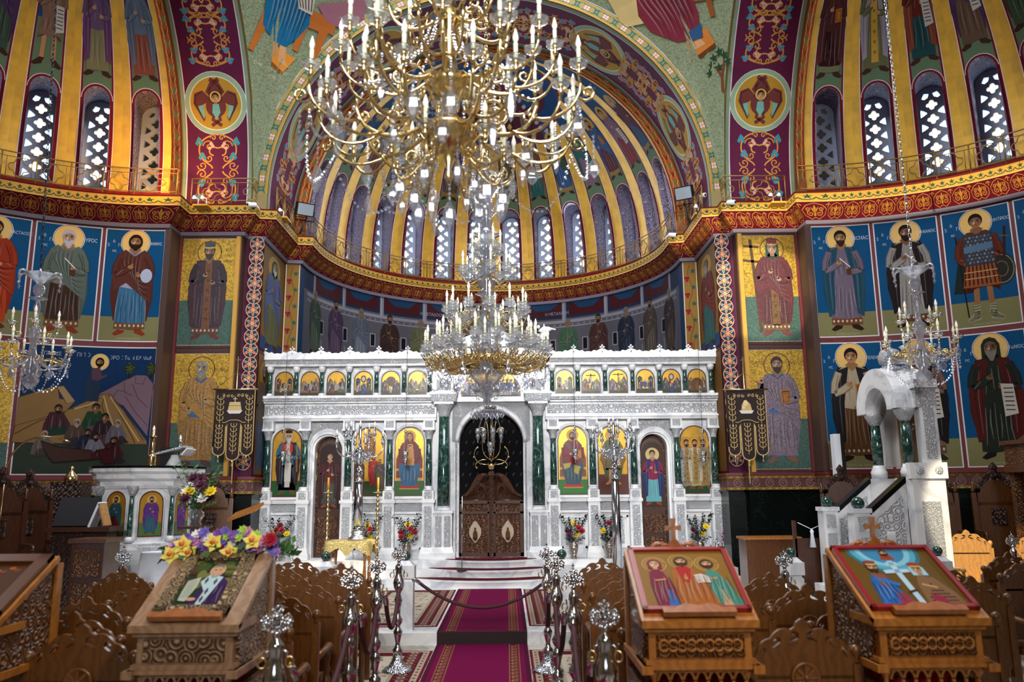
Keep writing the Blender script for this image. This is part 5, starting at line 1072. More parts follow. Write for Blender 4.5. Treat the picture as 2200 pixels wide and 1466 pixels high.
for x, fn, lab in ((-4.18, i_bishop, 'arched gold icon of a white-bearded bishop in black hat by the pier'), (-2.49, i_cross, 'arched gold icon of a dark cross raised among red-robed figures'), (-1.67, i_virgin, 'arched gold icon of a mother in red veil with child, next to the gate'), (1.67, i_christ, 'arched gold icon of an enthroned man in red and blue, next to the gate'), (2.49, i_john, 'arched gold icon with a brown ground behind the floor candelabrum'), (4.18, i_three, 'arched gold icon of three bishops in patterned vestments')):
    board('icon', lab, x, .62 if abs(x) < 4 else .6, 1.8, 2.88, IY - .035, fn)
def feast(k):
    def fn(P):
        r = random.Random(k); w, h = P.w, P.h; e = ['#4a4a44', '#6a5a48', '#54504a', '#2f4a5a', '#3f3a34', '#5a4a34'][k % 6]
        P.rect(-w / 2, .02, w / 2, .12, '#3a3220')
        for q in (-1, 1):
            x = q * w * .32
            if k % 3 == 0: P.rect(x - .05, .1, x + .05, .34, e); P.rect(x - .02, .22, x + .02, .3, '#16120e'); P.poly([(x - .06, .34), (x + .06, .34), (x, .39)], dk(e, .4))
            else: P.poly([(x - .09, .08), (x - .07, .26), (x + q * .01, .36 + r.uniform(-.03, .03)), (x + .08, .24), (x + .09, .08)], e); P.line([(x - .04, .12), (x, .33), (x + .05, .14)], .012, lt(e, .3))
        cols = ['#6a2a24', '#2f4a6a', '#7a6a4a', '#4a5a3a', '#8a8078', '#5a3a4a', '#31302c']
        for a in range(9):
            x = -w * .4 + w * .8 * (a + .5) / 9; y = .06 + r.uniform(0, .12) + (.06 if a % 2 else 0); c = r.choice(cols)
            P.poly([(x - .025, y), (x + .025, y), (x + .017, y + .1), (x - .017, y + .1)], c); P.ell(x, y + .118, .014, .017, '#b08a5a', 7)
        if k in (7,): P.line([(0, .1), (0, .44)], .022, '#2a1812'); P.line([(-.1, .4), (.1, .4)], .02, '#2a1812'); P.line([(0, .2), (0, .36)], .03, '#a8845a'); P.line([(-.08, .38), (0, .36), (.08, .38)], .014, '#a8845a')
        elif k == 8: P.line([(-.11, .42), (.11, .42)], .02, '#2a1812'); P.line([(0, .2), (0, .45)], .02, '#2a1812'); P.line([(.0, .38), (.06, .25)], .025, '#a8845a')
        elif k in (3, 10): P.ell(0, .36, .06, .075, '#5a3a34', 12); P.ell(0, .36, .035, .05, '#b9a68a', 10); P.ell(0, .1, .05, .06, '#1f3f6a', 10)
        elif k in (4,): P.ell(0, .32, .1, .09, '#7a4038', 14); P.ell(0, .28, .06, .08, '#4a4a3c', 12)
        elif k == 11: P.ell(0, .2, .13, .14, '#5a3a1c', 14); P.poly([(-.03, .1), (.03, .1), (.02, .26), (-.02, .26)], '#6a4a2a')
        else: P.ell(r.uniform(-.03, .03), .2, .035, .07, r.choice(cols), 10); P.ell(0, .29, .018, .022, '#b08a5a', 8)
    return fn
FD = ['two towers on gold', 'rocky cave crowded with figures', 'temple and pink robes', 'blue robe between dark hills', 'round red cloud over a seated group', 'pair of grey peaks', 'grey walls and seated people', 'dark cross and crucified man', 'ladder against a cross', 'two black wings of rock', 'pale oval held over a crowd', 'brown arch between grey towers']
for i in range(12):
    q = -1 if i < 6 else 1; j = (5 - i) if i < 6 else (i - 6); x = q * (UC[j] + UC[j + 1]) / 2
    board('small_icon', 'small arched icon with %s, %s from the %s' % (FD[i], ORD[i if i < 6 else 11 - i], 'emperor pier' if i < 6 else 'empress pier'), x, .39, 3.84, 4.17, IY - .02, feast(i), fr=.018)
def supper(P):
    P.rect(-.6, .02, .6, .1, '#3a3a34'); r = random.Random(3)
    for a in range(13):
        x = -.5 + a / 12; c = r.choice(['#1c3a6a', '#7a7a8a', '#6a4a22', '#1f4a2a', '#2a2a3a', '#8a2a24', '#a5a0a0']); P.poly([(x - .07, .08), (x + .07, .06), (x + .05, .28), (x - .05, .28)], c); P.ell(x, .31, .03, .036, '#a8764a', 9); P.ell(x, .33, .03, .025, '#2a1a12', 9)
    P.rect(-.42, .02, .42, .12, '#8d8078')
board('lunette_icon', 'half-round icon of many seated figures above the gate', 0, 1.24, 3.82, 3.83, IY - .03, supper)
# ---- side doors
def door(x, lab, fn):
    t = thing('side_door', lab, 'door', (x, IY + .2, FZ)); r = .29
    b = MB(); b.prism(arch_poly(-r, r, 0, 2.15, 16), .05, 'wood_door', lambda p: V((p.x, -p.z, p.y))); b.build('leaf', t)
    b = MB(); b.tube([V((-r + .04, -.01, .05)), V((-r + .04, -.01, 2.15))] + [V(((r - .04) * -cos(pi * i / 14), -.01, 2.15 + (r - .04) * sin(pi * i / 14))) for i in range(1, 14)] + [V((r - .04, -.01, 2.15)), V((r - .04, -.01, .05))], .022, 'wood_inlay', 6); b.slab(-r + .08, r - .08, -.02, 0, .1, .38, 'wood_inlay'); b.slab(-r + .08, r - .08, -.02, 0, .45, .82, 'wood_inlay'); b.build('carved_frame', t)
    for z in (.7, 1.55, 2.0):
        b = MB(); b.slab(-r - .005, -r + .03, -.03, 0, z, z + .12, 'brass'); b.build('hinge', t)
    P = Paint('icon_paint'); fn(P); P.build('painting', flat((0, -.012, .98), (1, 0, 0), (0, 0, 1)), t)
def angel(P, bgc, tun, low, clk, hl):
    P.poly(arch_poly(-.215, .215, 0, 1.1, 14), bgc)
    for q in (-1, 1): P.poly([(q * .06, .95), (q * .17, .85), (q * .2, .6), (q * .18, .3), (q * .1, .5)], '#7a5a30')
    saint(P, 0, .03, 1.14, tunic=tun, lower=low, cloak=clk, style='open', hair='#2a1810', beard=None, hal=hl, rim=None, skin='#b08a6a', feet='#7a3a22')
door(-3.34, 'brown panelled door with a dim red angel, behind the silver candelabrum table', lambda P: angel(P, '#2a140d', '#4a1218', '#3a3a34', '#30100f', None))
door(3.34, 'brown panelled door with an angel in blue cloak and pale blue skirt', lambda P: angel(P, '#3a2414', '#7a123a', '#5a9aa0', '#14285a', '#c8b070'))
# ---- gate, curtain
mat('wood_medal', lin('#b5a08a'), .5); mat('wood_carved2', lin('#6f4024'), .4, 0, ('scroll', 22, .9, .02), coat=.2)
t = thing('gate', 'low carved wooden double gate with winged dragons under the central arch', 'gate', (0, IY + .1, FZ))
for q in (-1, 1):
    l = MB(); l.slab(q * .02, q * .645, -.03, .03, .02, 1.12, 'wood_inlay'); 
    for a in ((.02, .645, 1.06, 1.12), (.02, .645, .02, .09), (.02, .08, .02, 1.1), (.585, .645, .02, 1.1), (.02, .645, .86, .9)): l.slab(q * a[0], q * a[1], -.045, .03, a[2], a[3], 'wood_dark')
    o = l.build('leaf', t)
    m = MB(); m.prism([(q * .33 + .11 * cos(TAU * i / 20) * (1 + .12 * cos(2 * TAU * i / 20)), .5 + .2 * sin(TAU * i / 20) * (1 + .1 * cos(4 * TAU * i / 20))) for i in range(20)], .02, 'wood_medal', lambda p: V((p.x, -.05 - p.z, p.y))); m.lathe([(.03, -.12), (.05, -.08), (.045, .02), (.03, .06), (.012, .08)], 'wood_carved', (q * .33, -.065, .46), 8); m.ball((q * .33, -.065, .565), .024, 'wood_carved'); m.build('medallion', o)
    d = MB(); pts = bez((q * .06, 0, 1.62), (q * .3, 0, 1.72), (q * .3, 0, 1.3), (q * .6, 0, 1.2), 12); d.tube(pts, [.035, .04, .05, .06, .07, .075, .075, .07, .06, .05, .04, .035, .02], 'wood_carved2', 8)
    for k in range(5): d.tube(bez((q * .1, -.02, 1.2 + .03 * k), (q * .15, -.03, 1.45 + .03 * k), (q * (.25 + .03 * k), -.03, 1.5), (q * (.3 + .05 * k), -.03, 1.26 - .01 * k), 7), .012, 'wood_carved2', 5)
    d.tube([(q * .02, 0, 1.12), (q * .6, 0, 1.12)], .03, 'wood_dark', 6); d.prism([(q * .04, 1.12), (q * .62, 1.12), (q * .5, 1.3), (q * .3, 1.42), (q * .12, 1.6), (q * .04, 1.62)][::q], .03, 'wood_inlay', lambda p: V((p.x, .02 - p.z, p.y))); d.build('dragon_crest', t, label='carved dragon on top of the gate leaf')
b = MB(); b.slab(-.045, .045, -.07, .03, .02, 1.72, 'wood_inlay'); b.slab(-.06, .06, -.08, .03, 1.62, 1.7, 'wood_dark'); b.build('centre_post', t)
b = MB()
for q in (-1, 1):
    for a in (bez((q * .03, 0, 1.85), (q * .4, 0, 1.8), (q * .4, 0, 2.15), (q * .28, 0, 2.2)), bez((q * .03, 0, 1.95), (q * .3, 0, 2.1), (q * .1, 0, 2.35), (q * .24, 0, 2.5)), bez((q * .24, 0, 2.5), (q * .32, 0, 2.62), (q * .14, 0, 2.66), (q * .12, 0, 2.52)), bez((0, 0, 1.9), (q * .12, 0, 2.2), (q * .02, 0, 2.5), (q * .1, 0, 2.72)), bez((q * .1, 0, 1.95), (q * .34, 0, 1.95), (q * .36, 0, 1.8), (q * .3, 0, 1.78))): b.tube(a, .012, 'gilt', 5)
    for p in ((.28, 2.2), (.36, 2.0), (.12, 2.52), (.3, 1.78), (.1, 2.72)): b.ball((q * p[0], 0, p[1]), .024, 'gilt', 6)
b.ball((0, -.01, 1.8), .08, 'gilt', 12); b.tube([(0, 0, 2.0), (0, 0, 2.8)], .012, 'gilt', 5); b.build('gilt_scrollwork', t, label='gilt scrollwork crown of the gate')
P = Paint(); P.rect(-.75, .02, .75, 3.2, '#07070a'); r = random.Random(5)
for j in range(9):
    for i in range(9):
        x, z = -.6 + i * .15 + (.07 if j % 2 else 0), 1.2 + j * .22; P.poly([(x - .016, z), (x, z - .035), (x + .016, z), (x, z + .03)], '#4a4a52'); P.ell(x + .02, z + .03, .007, .012, '#8a8a92', 6)
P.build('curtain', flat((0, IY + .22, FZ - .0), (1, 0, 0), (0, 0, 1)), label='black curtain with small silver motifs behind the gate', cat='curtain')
b = MB(); b.slab(-4.6, 4.6, IY + .6, IY + .64, FZ, 3.3, 'void'); b.slab(-.8, .8, IY + .26, IY + .3, FZ, 3.7, 'void'); b.build('sanctuary_dark_backing', kind='structure')  # near-black sheets stand for the unlit sanctuary, its darkness put into the colour
wood('wood_chair_light', '#6a4019', '#7c4e22')
mat('rug_pile', rough=.95, attr=True, vary=('noise', 90, (.7, .7, .7), .3, .7), bump=('noise', 200, .3, .004), spec=.1)
mat('step_rug', lin('#5c0e1c'), .95, 0, ('noise', 120, .4, .004), ('noise', 14, lin('#3c0a18'), .4, .6), spec=.1)
wood('wood_lip', '#8a4d20', '#a2622c'); wood('wood_cross', '#8a5a3a', '#a57250')
mat('icon_red', lin('#8a1a1c'), .3, coat=.3); mat('icon_gloss', rough=.4, attr=True, spec=.08); mat('icon_brown', lin('#5a3413'), .3)
# ---------------------------------------------------------------- rugs and runner
def rug(name, label, x0, x1, y0, y1, z, fn, cat='rug', group=None, th=.006):
    t = thing(name, label, cat, ((x0 + x1) / 2, y0, z), 0, group); b = MB(); b.slab(x0 - (x0 + x1) / 2, x1 - (x0 + x1) / 2, 0, y1 - y0, 0, th, 'velvet'); b.build('backing', t)
    P = Paint('rug_pile'); fn(P, x1 - x0, y1 - y0); P.build('pile', flat((-(x1 - x0) / 2, 0, th), (1, 0, 0), (0, 1, 0)), t, off=.001); return t
def runner(P, w, l):
    P.rect(0, 0, w, l, '#6c003c'); P.rect(0, 0, w * .045, l, '#4a0a2a'); P.rect(w * .955, 0, w, l, '#4a0a2a')
    for q in (0, 1):
        a, c = (w * .1, w * .2) if q == 0 else (w * .8, w * .9); P.rect(a, 0, c, l, '#5f1c2c')
        for s in (a, c): P.line([(s, 0), (s, l)], .012, '#8a5a3c')
        for i in range(int(l / .16)):
            y = .08 + i * .16; m = (a + c) / 2; P.line([(m - .03, y - .06), (m + .03, y), (m - .03, y + .06)], .012, '#a5764a'); P.ell(m + .02, y + .06, .02, .025, '#8f5a40', 6); P.ell(m - .025, y, .016, .02, '#b08a5c', 6)
def persian(P, w, l):
    P.rect(0, 0, w, l, '#6a1226'); P.rect(.03, .03, w - .03, l - .03, '#a89a86'); P.rect(.1, .1, w - .1, l - .1, '#5a0f20'); P.rect(.3, .3, w - .3, l - .3, '#a89a86'); P.rect(.34, .34, w - .34, l - .34, '#c0b4a0'); r = random.Random(int(l * 10))
    for i in range(int(l / .14)):
        for x in (.2, w - .2): y = .1 + i * .14; P.ell(x, y, .05, .045, '#b09a84', 6); P.ell(x, y, .025, .025, '#5a0f20', 6); P.line([(x - .08, y + .07), (x + .08, y + .07)], .012, '#8f7a66')
        for x in (.065, w - .065): P.ell(x, .07 + i * .14, .018, .03, '#5a2a2e', 6)
    for i in range(int(w * l * 26)):
        x, y = r.uniform(.38, w - .38) if w > .9 else r.uniform(.35, w - .35), r.uniform(.38, l - .38); c = r.choice(['#7a2a34', '#8a6a54', '#6a3a3e', '#4a4a5a']); P.line(spiral(x, y, r.uniform(.03, .07), r.uniform(0, 6), r.choice((-1, 1)), 7), .012, c); P.ell(x, y, .018, .018, c, 6)
rug('carpet_runner', 'crimson runner on the raised floor leading up to the curved steps', -.565, .565, 10.48, 14.84, .157, runner, 'carpet')
rug('carpet_runner', 'crimson runner on the lower floor between the silver posts', -.565, .565, -1.5, 10.44, .007, runner, 'carpet')
b = MB(); b.slab(-.565, .565, 10.455, 10.468, .0, .16, 'velvet_dark'); b.build('carpet_riser', label='dark carpet strip covering the riser of the marble step', cat='carpet')
for x0, x1, y0, y1, z, lab in ((-2.0, -.6, 10.9, 14.8, .152, 'cream patterned rug with red border on the raised floor, emperor side of runner'), (.6, 2.0, 10.9, 14.8, .152, 'cream patterned rug with red border on the raised floor, empress side of runner'), (-1.75, -.58, 3.0, 10.1, .002, 'cream and dark red patterned rug on the lower floor, emperor side of runner'), (.58, 1.75, 3.0, 10.1, .002, 'cream and dark red patterned rug on the lower floor, empress side of runner')): rug('patterned_rug', lab, x0, x1, y0, y1, z, persian, th=.004)
for k, (r, z, rin, lab) in enumerate(((1.98, .291, 1.62, 'red rug on the lowest curved altar step'), (1.56, .431, 1.22, 'red rug on the middle curved altar step'), (1.16, .571, .02, 'red rug with pale oval medallion on the top step before the gate'))):
    b = MB(); pts = [(CS[0] + r * cos(radians(182 + 176 * i / 30)), CS[1] + r * sin(radians(182 + 176 * i / 30))) for i in range(31)] + [(CS[0] + rin * cos(radians(358 - 176 * i / 30)), CS[1] + rin * sin(radians(358 - 176 * i / 30))) for i in range(31)]
    b.prism(pts, .008, 'step_rug', lambda p, z=z: V((p.x, p.y, z + .009 + p.z)))
    o = b.build('step_rug', label=lab, cat='rug')
    if k == 2:
        P = Paint('rug_pile'); P.ring(0, 16.3, .5, .03, '#a5706a', 30, .2); P.ring(0, 16.3, .32, .02, '#a5706a', 24, .12)
        for i in range(14): P.ell(.4 * cos(i * TAU / 14), 16.3 + .16 * sin(i * TAU / 14), .03, .02, '#b08078', 6)
        P.build('medallion', lambda u, v, d: V((u, v, z + .01 + d)), o)

# ---------------------------------------------------------------- chairs
def make_chair(wd, wl, label):
    t = thing('armchair', label, 'chair', (0, 0, 0), 0, 'carved armchairs in the nave'); h = .275
    b = MB(); b.box((0, .28, .44), (.5, .5, .05), wd); b.box((0, .28, .38), (.52, .52, .06), wd); b.build('seat', t)
    b = MB(); b.slab(-h, h, -.015, .015, .42, .86, wd)
    b.prism([(-h, .84)] + [(-h * cos(pi * i / 18), .86 + .17 * sin(pi * i / 18)) for i in range(19)] + [(h, .84)], .03, wd, lambda p: V((p.x, -.015 - p.z, p.y))); o = b.build('backrest', t)
    c = MB(); a = lambda th, k: (-(h + k * .35) * cos(th), .875 + (.17 + k) * sin(th))    # pierced scroll crest
    N_ = 56; out = []; P_ = lambda th, k: (-(h + k * .3) * cos(th), .87 + (.165 + k) * sin(th))
    for i in range(N_ + 1):
        th = pi * i / N_; k = .075 + .02 * abs(sin(th * 7)) - .06 * max(0, 1 - min(i, N_ - i) / 5); out.append(P_(th, k))
    inn = [P_(pi * i / 24, -.012) for i in range(25)][::-1]; holes = []
    for i in range(8):
        tm = pi * (i + .5) / 8; s_ = 1 if i < 4 else -1
        if i in (0, 7): holes.append([P_(tm - .07, .02), P_(tm + .07, .02), P_(tm + .05, .045), P_(tm - .05, .045)])
        else: holes.append([P_(tm + s_ * d, k) for d, k in ((-.13, .012), (.0, .01), (.12, .022), (.13, .05), (.05, .068), (-.03, .06), (-.01, .045), (.05, .048), (.06, .034), (-.02, .028))])
    c.prism(out + inn, .028, wd, lambda p: V((p.x, -.014 - p.z, p.y)), holes)
    c.prism([(-.05, 1.1), (-.03, 1.145), (0, 1.165), (.03, 1.145), (.05, 1.1), (0, 1.08)], .03, wd, lambda p: V((p.x, -.015 - p.z, p.y))); c.build('pierced_crest', t)
    r = MB(); r.lathe([(.085, 0), (.085, .014), (.072, .02), (.068, .012)], wl, (0, -.015, .85), 18, R=Matrix.Rotation(pi / 2, 3, 'X'))
    for i in range(8):
        q = TAU * i / 8; r.box((.04 * cos(q), -.028, .85 + .04 * sin(q)), (.05, .014, .014), wl, Matrix.Rotation(-q, 3, 'Y'))
    r.ball((0, -.03, .85), .018, wl, 8); r.build('rosette', o)
    for q in (-1, 1):
        p = MB(); p.box((q * .3, 0, .46), (.055, .055, .92), wd); po = p.build('post', t)
        p = MB(); p.lathe([(.012, .92), (.024, .93), (.012, .945), (.028, .965), (.034, .985), (.026, 1.01), (.004, 1.022)], wd, (q * .3, 0, 0), 10); p.build('finial', po)
        p = MB(); p.tube([(q * .3, .02, .66), (q * .3, .3, .67), (q * .3, .46, .68), (q * .3, .5, .66)], [.028, .026, .03, .034], wd, 6); p.build('armrest', t)
        p = MB(); p.lathe([(.03, .0), (.03, .44), (.018, .46), (.03, .5), (.018, .53), (.026, .6), (.016, .65)], wd, (q * .29, .46, 0), 8); p.build('leg', t)
    return t
proto_chair = make_chair('wood_chair', 'wood_chair_light', 'x')
first = [True]
def chair(x, y, rz, label, z=0):
    if first[0]: first[0] = False; o = proto_chair; o.location = (x, y, z); o.rotation_euler = (0, 0, rz); o['label'] = label
    else: o = dup(proto_chair, (x, y, z), rz, label)
    return o
RN = ['first', 'second', 'third', 'fourth', 'fifth', 'sixth']
SIDE = {-1: 'emperor', 1: 'empress'}
YS = {-1: (5.54, 6.31, 7.1, 7.9, 8.65, 9.4), 1: (5.4, 6.3, 7.2, 8.0, 9.0, 9.7)}
for k, y in enumerate(YS[-1][:5]): chair(-1.42, y, 0, 'carved brown armchair next to the silver posts, %s from the front, %s side' % (RN[k], 'emperor'))
for k, y in enumerate(YS[-1][1:]): chair(-2.07, y - .02, 0, 'carved armchair second in from the aisle, %s row back, emperor side' % RN[k + 1])
for k, y in enumerate((6.06, 7.0, 7.9, 8.8, 9.5)): chair(-2.73, y, 0, 'carved armchair third in from the aisle, %s row back, emperor side' % RN[k + 1])
chair(-2.1, 4.8, 0, 'carved armchair with rosette, nearest the camera between two slanted icon desks, emperor side'); chair(-2.42, 5.3, .02, 'carved armchair just behind the nearest one, emperor side')
chair(-3.8, 7.3, -.7, 'dark armchair turned towards the aisle below the marble pulpit'); chair(-4.75, 7.6, -.6, 'dark armchair turned to the aisle, beside the wooden cabinet'); chair(-3.55, 8.35, -.1, 'dark armchair between the velvet rope and the turned armchairs')
for k, y in enumerate(YS[1][:5]): chair(1.36, y, 0, 'carved brown armchair next to the silver posts, %s from the front, %s side' % (RN[k], 'empress'))
for k, y in enumerate(YS[1][1:]): chair(2.01, y - .02, 0, 'carved armchair second in from the aisle, %s row back, empress side' % RN[k + 1])
chair(2.0, 4.76, 0, 'carved armchair with rosette between the two red-framed icon desks')
for k, y in enumerate((5.6, 6.46, 7.34)): chair(2.66, y, 0, 'carved armchair third in from the aisle, %s row back, empress side' % RN[k + 1])
for k, (x, y) in enumerate(((4.2, 6.9), (4.5, 7.9), (4.8, 9.0), (5.4, 7.4), (5.7, 8.5), (6.0, 9.3), (3.5, 5.9), (6.4, 7.8))): chair(x, y, .05, 'dark armchair in the block beyond the second red-framed desk, ' + ('nearest row', 'middle row of the inner file', 'far row of the inner file', 'second file near the pale chairs', 'second file behind', 'outer file near the stalls', 'right against the desk', 'outermost and dim')[k])
wp = None
for x, lab in ((6.62, 'sunlit pale chair beside the marble pulpit stairs'), (7.62, 'sunlit pale chair cut by the picture edge')):
    o = chair(x, 11.2, pi * .97, lab, .15)
    if wp is None: wp = {}
    st = [o]
    while st:
        c = st.pop(); st += list(c.children)
        if c.type == 'MESH':
            if c.data.name not in wp:
                m = c.data.copy(); wp[c.data.name] = m
                for i in range(len(m.materials)): m.materials[i] = MATS['wood_pale_sunlit']  # sunlight on these two chairs is put into a paler wood colour
            c.data = wp[c.data.name]

# ---------------------------------------------------------------- silver posts and velvet ropes
def make_stanchion():
    t = thing('rope_post', 'x', 'post', (0, 0, 0), 0, 'silver rope posts')
    b = MB(); b.lathe([(.16, 0), (.165, .02), (.14, .04), (.1, .06), (.06, .12), (.045, .18)], 'silver_chased', (0, 0, 0), 20); b.build('base', t)
    b = MB(); b.lathe([(.03, .17), (.05, .2), (.055, .23), (.03, .26), (.024, .3), (.036, .36), (.05, .41), (.03, .45), (.022, .47), (.045, .51), (.05, .54), (.026, .58), (.024, .64), (.034, .7), (.048, .74), (.03, .78), (.026, .81), (.044, .85), (.056, .88), (.062, .92), (.05, .96), (.036, 1.0), (.034, 1.05), (.042, 1.08), (.036, 1.1), (.018, 1.12), (.016, 1.14), (.026, 1.15), (.012, 1.165)], 'silver', (0, 0, 0), 16); b.build('shaft', t)
    b = MB(); b.prism([(-.045, 1.155), (.045, 1.155), (.025, 1.185), (.03, 1.2), (.045, 1.165), (.075, 1.175), (.085, 1.22), (.06, 1.255), (.03, 1.235), (.022, 1.255), (.036, 1.275), (.02, 1.285), (0, 1.262), (-.02, 1.285), (-.036, 1.275), (-.022, 1.255), (-.03, 1.235), (-.06, 1.255), (-.085, 1.22), (-.075, 1.175), (-.045, 1.165), (-.03, 1.2), (-.025, 1.185)], .022, 'silver_chased', lambda p: V((p.x, -.011 - p.z, p.y))); b.ball((0, 0, 1.215), .026, 'silver_chased', 8, 1.4); b.ball((0, 0, 1.29), .012, 'silver', 6); b.box((0, 0, 1.31), (.008, .008, .04), 'silver'); b.box((0, 0, 1.312), (.026, .008, .008), 'silver'); b.build('eagle', t)
    for q in (-1, 1):
        b = MB(); b.tube([V((q * .05 + q * .022 * (1 - cos(TAU * i / 10)), 0, 1.0 + .028 * sin(TAU * i / 10))) for i in range(10)], .006, 'brass', 5, True); b.tube([(q * .036, 0, 1.06), (q * .06, 0, 1.05), (q * .055, 0, 1.02)], .007, 'silver', 5); b.build('ring_hook', t)
    return t
SP = [(-.92, 4.52), (-.9, 6.5), (-.88, 7.64), (-.86, 9.0), (.86, 4.6), (.84, 6.47), (.78, 7.75), (.75, 8.93), (-3.9, 9.07), (-2.97, 5.8), (3.0, 7.95), (3.0, 6.2), (2.77, 9.56), (6.75, 10.4)]
SLB = ['silver eagle-topped post nearest the camera, emperor side of aisle', 'silver eagle-topped post second along the aisle, emperor side', 'silver eagle-topped post third along the aisle, emperor side', 'silver eagle-topped post fourth along the aisle with chased base, emperor side', 'silver eagle-topped post nearest the camera, empress side of aisle', 'silver eagle-topped post second along the aisle, empress side', 'silver eagle-topped post third along the aisle, empress side', 'silver eagle-topped post fourth along the aisle, empress side', 'silver post before the marble pulpit foot', 'silver post behind the slanted desk at the picture edge', 'silver post beside the white marble bollard behind the red-framed desks', 'silver post half hidden behind the second red-framed desk', 'silver post near the white orchid pot', 'silver post before the sunlit pale chair']
sp0 = make_stanchion()
for k, (x, y) in enumerate(SP):
    z = 0 if y < 10.4 else .0
    if k == 0: sp0.location = (x, y, z); sp0.rotation_euler = (0, 0, .25); sp0['label'] = SLB[0]
    else: dup(sp0, (x, y, z), .2 * sin(k), SLB[k])
def rope(p, q, sag, label, n=18):
    t = thing('barrier_rope', label, 'rope', p, 0, 'velvet barrier ropes'); p, q = V(p), V(q); d = q - p; b = MB()
    f = lambda i: d * (i / n) - V((0, 0, sag * 4 * (i / n) * (1 - i / n)))
    b.tube([f(i) for i in range(1, n)], .021, 'velvet', 8); b.build('velvet_cord', t)
    for a, c in ((0, 1), (n, n - 1)):
        b = MB(); u = (f(c) - f(a)).normalized(); b.tube([f(a) + u * .03, f(a) + u * .05, f(a) + u * .16], [.012, .024, .026], 'silver', 10); b.tube([f(a), f(a) + u * .04], .008, 'brass', 6); b.build('end_cap', t)
hz = .99
for k in range(3):
    a, c = SP[k], SP[k + 1]; rope((a[0] + .07, a[1] + .03, hz), (c[0] + .02, c[1] - .06, hz), .42, 'dark red velvet rope along the aisle, emperor side, %s from the camera' % RN[k])
    a, c = SP[k + 4], SP[k + 5]; rope((a[0] - .07, a[1] + .03, hz), (c[0] - .02, c[1] - .06, hz), .42, 'dark red velvet rope along the aisle, empress side, %s from the camera' % RN[k])
rope((-.93, 10.66, .83), (.95, 10.68, .85), .42, 'dark velvet rope sagging across the aisle before the steps', 24)
rope((-3.83, 9.07, hz), (-2.98, 8.6, .92), .2, 'velvet rope from the post at the pulpit foot'); rope((3.0, 7.88, hz), (3.0, 6.27, hz), .3, 'velvet rope between the two posts behind the red-framed desks')
# white marble bollards
def bollard(x, y, label):
    t = thing('marble_bollard', label, 'bollard', (x, y, .15), 0, 'white marble bollards'); b = MB(); b.box((0, 0, .3), (.22, .2, .6), 'marble'); b.box((0, 0, .62), (.2, .18, .06), 'marble', taper=.8); b.box((0, 0, .72), (.25, .22, .16), 'marble'); b.box((0, 0, .83), (.22, .2, .06), 'marble', taper=.5); b.build('shaft', t)
    b = MB(); b.ball((0, 0, .92), .065, 'green_marble', 14); b.build('ball', t, label='polished green marble ball')
for x, lab in ((-1.0, 'white marble bollard with green ball at the aisle, emperor side'), (1.03, 'white marble bollard with green ball at the aisle, empress side'), (-2.04, 'white marble bollard before the gold-draped table'), (4.03, 'white marble bollard near the dark marble wall behind the desks'), (5.95, 'white marble bollard beside the sunlit pale chair')): bollard(x, 10.72, lab)

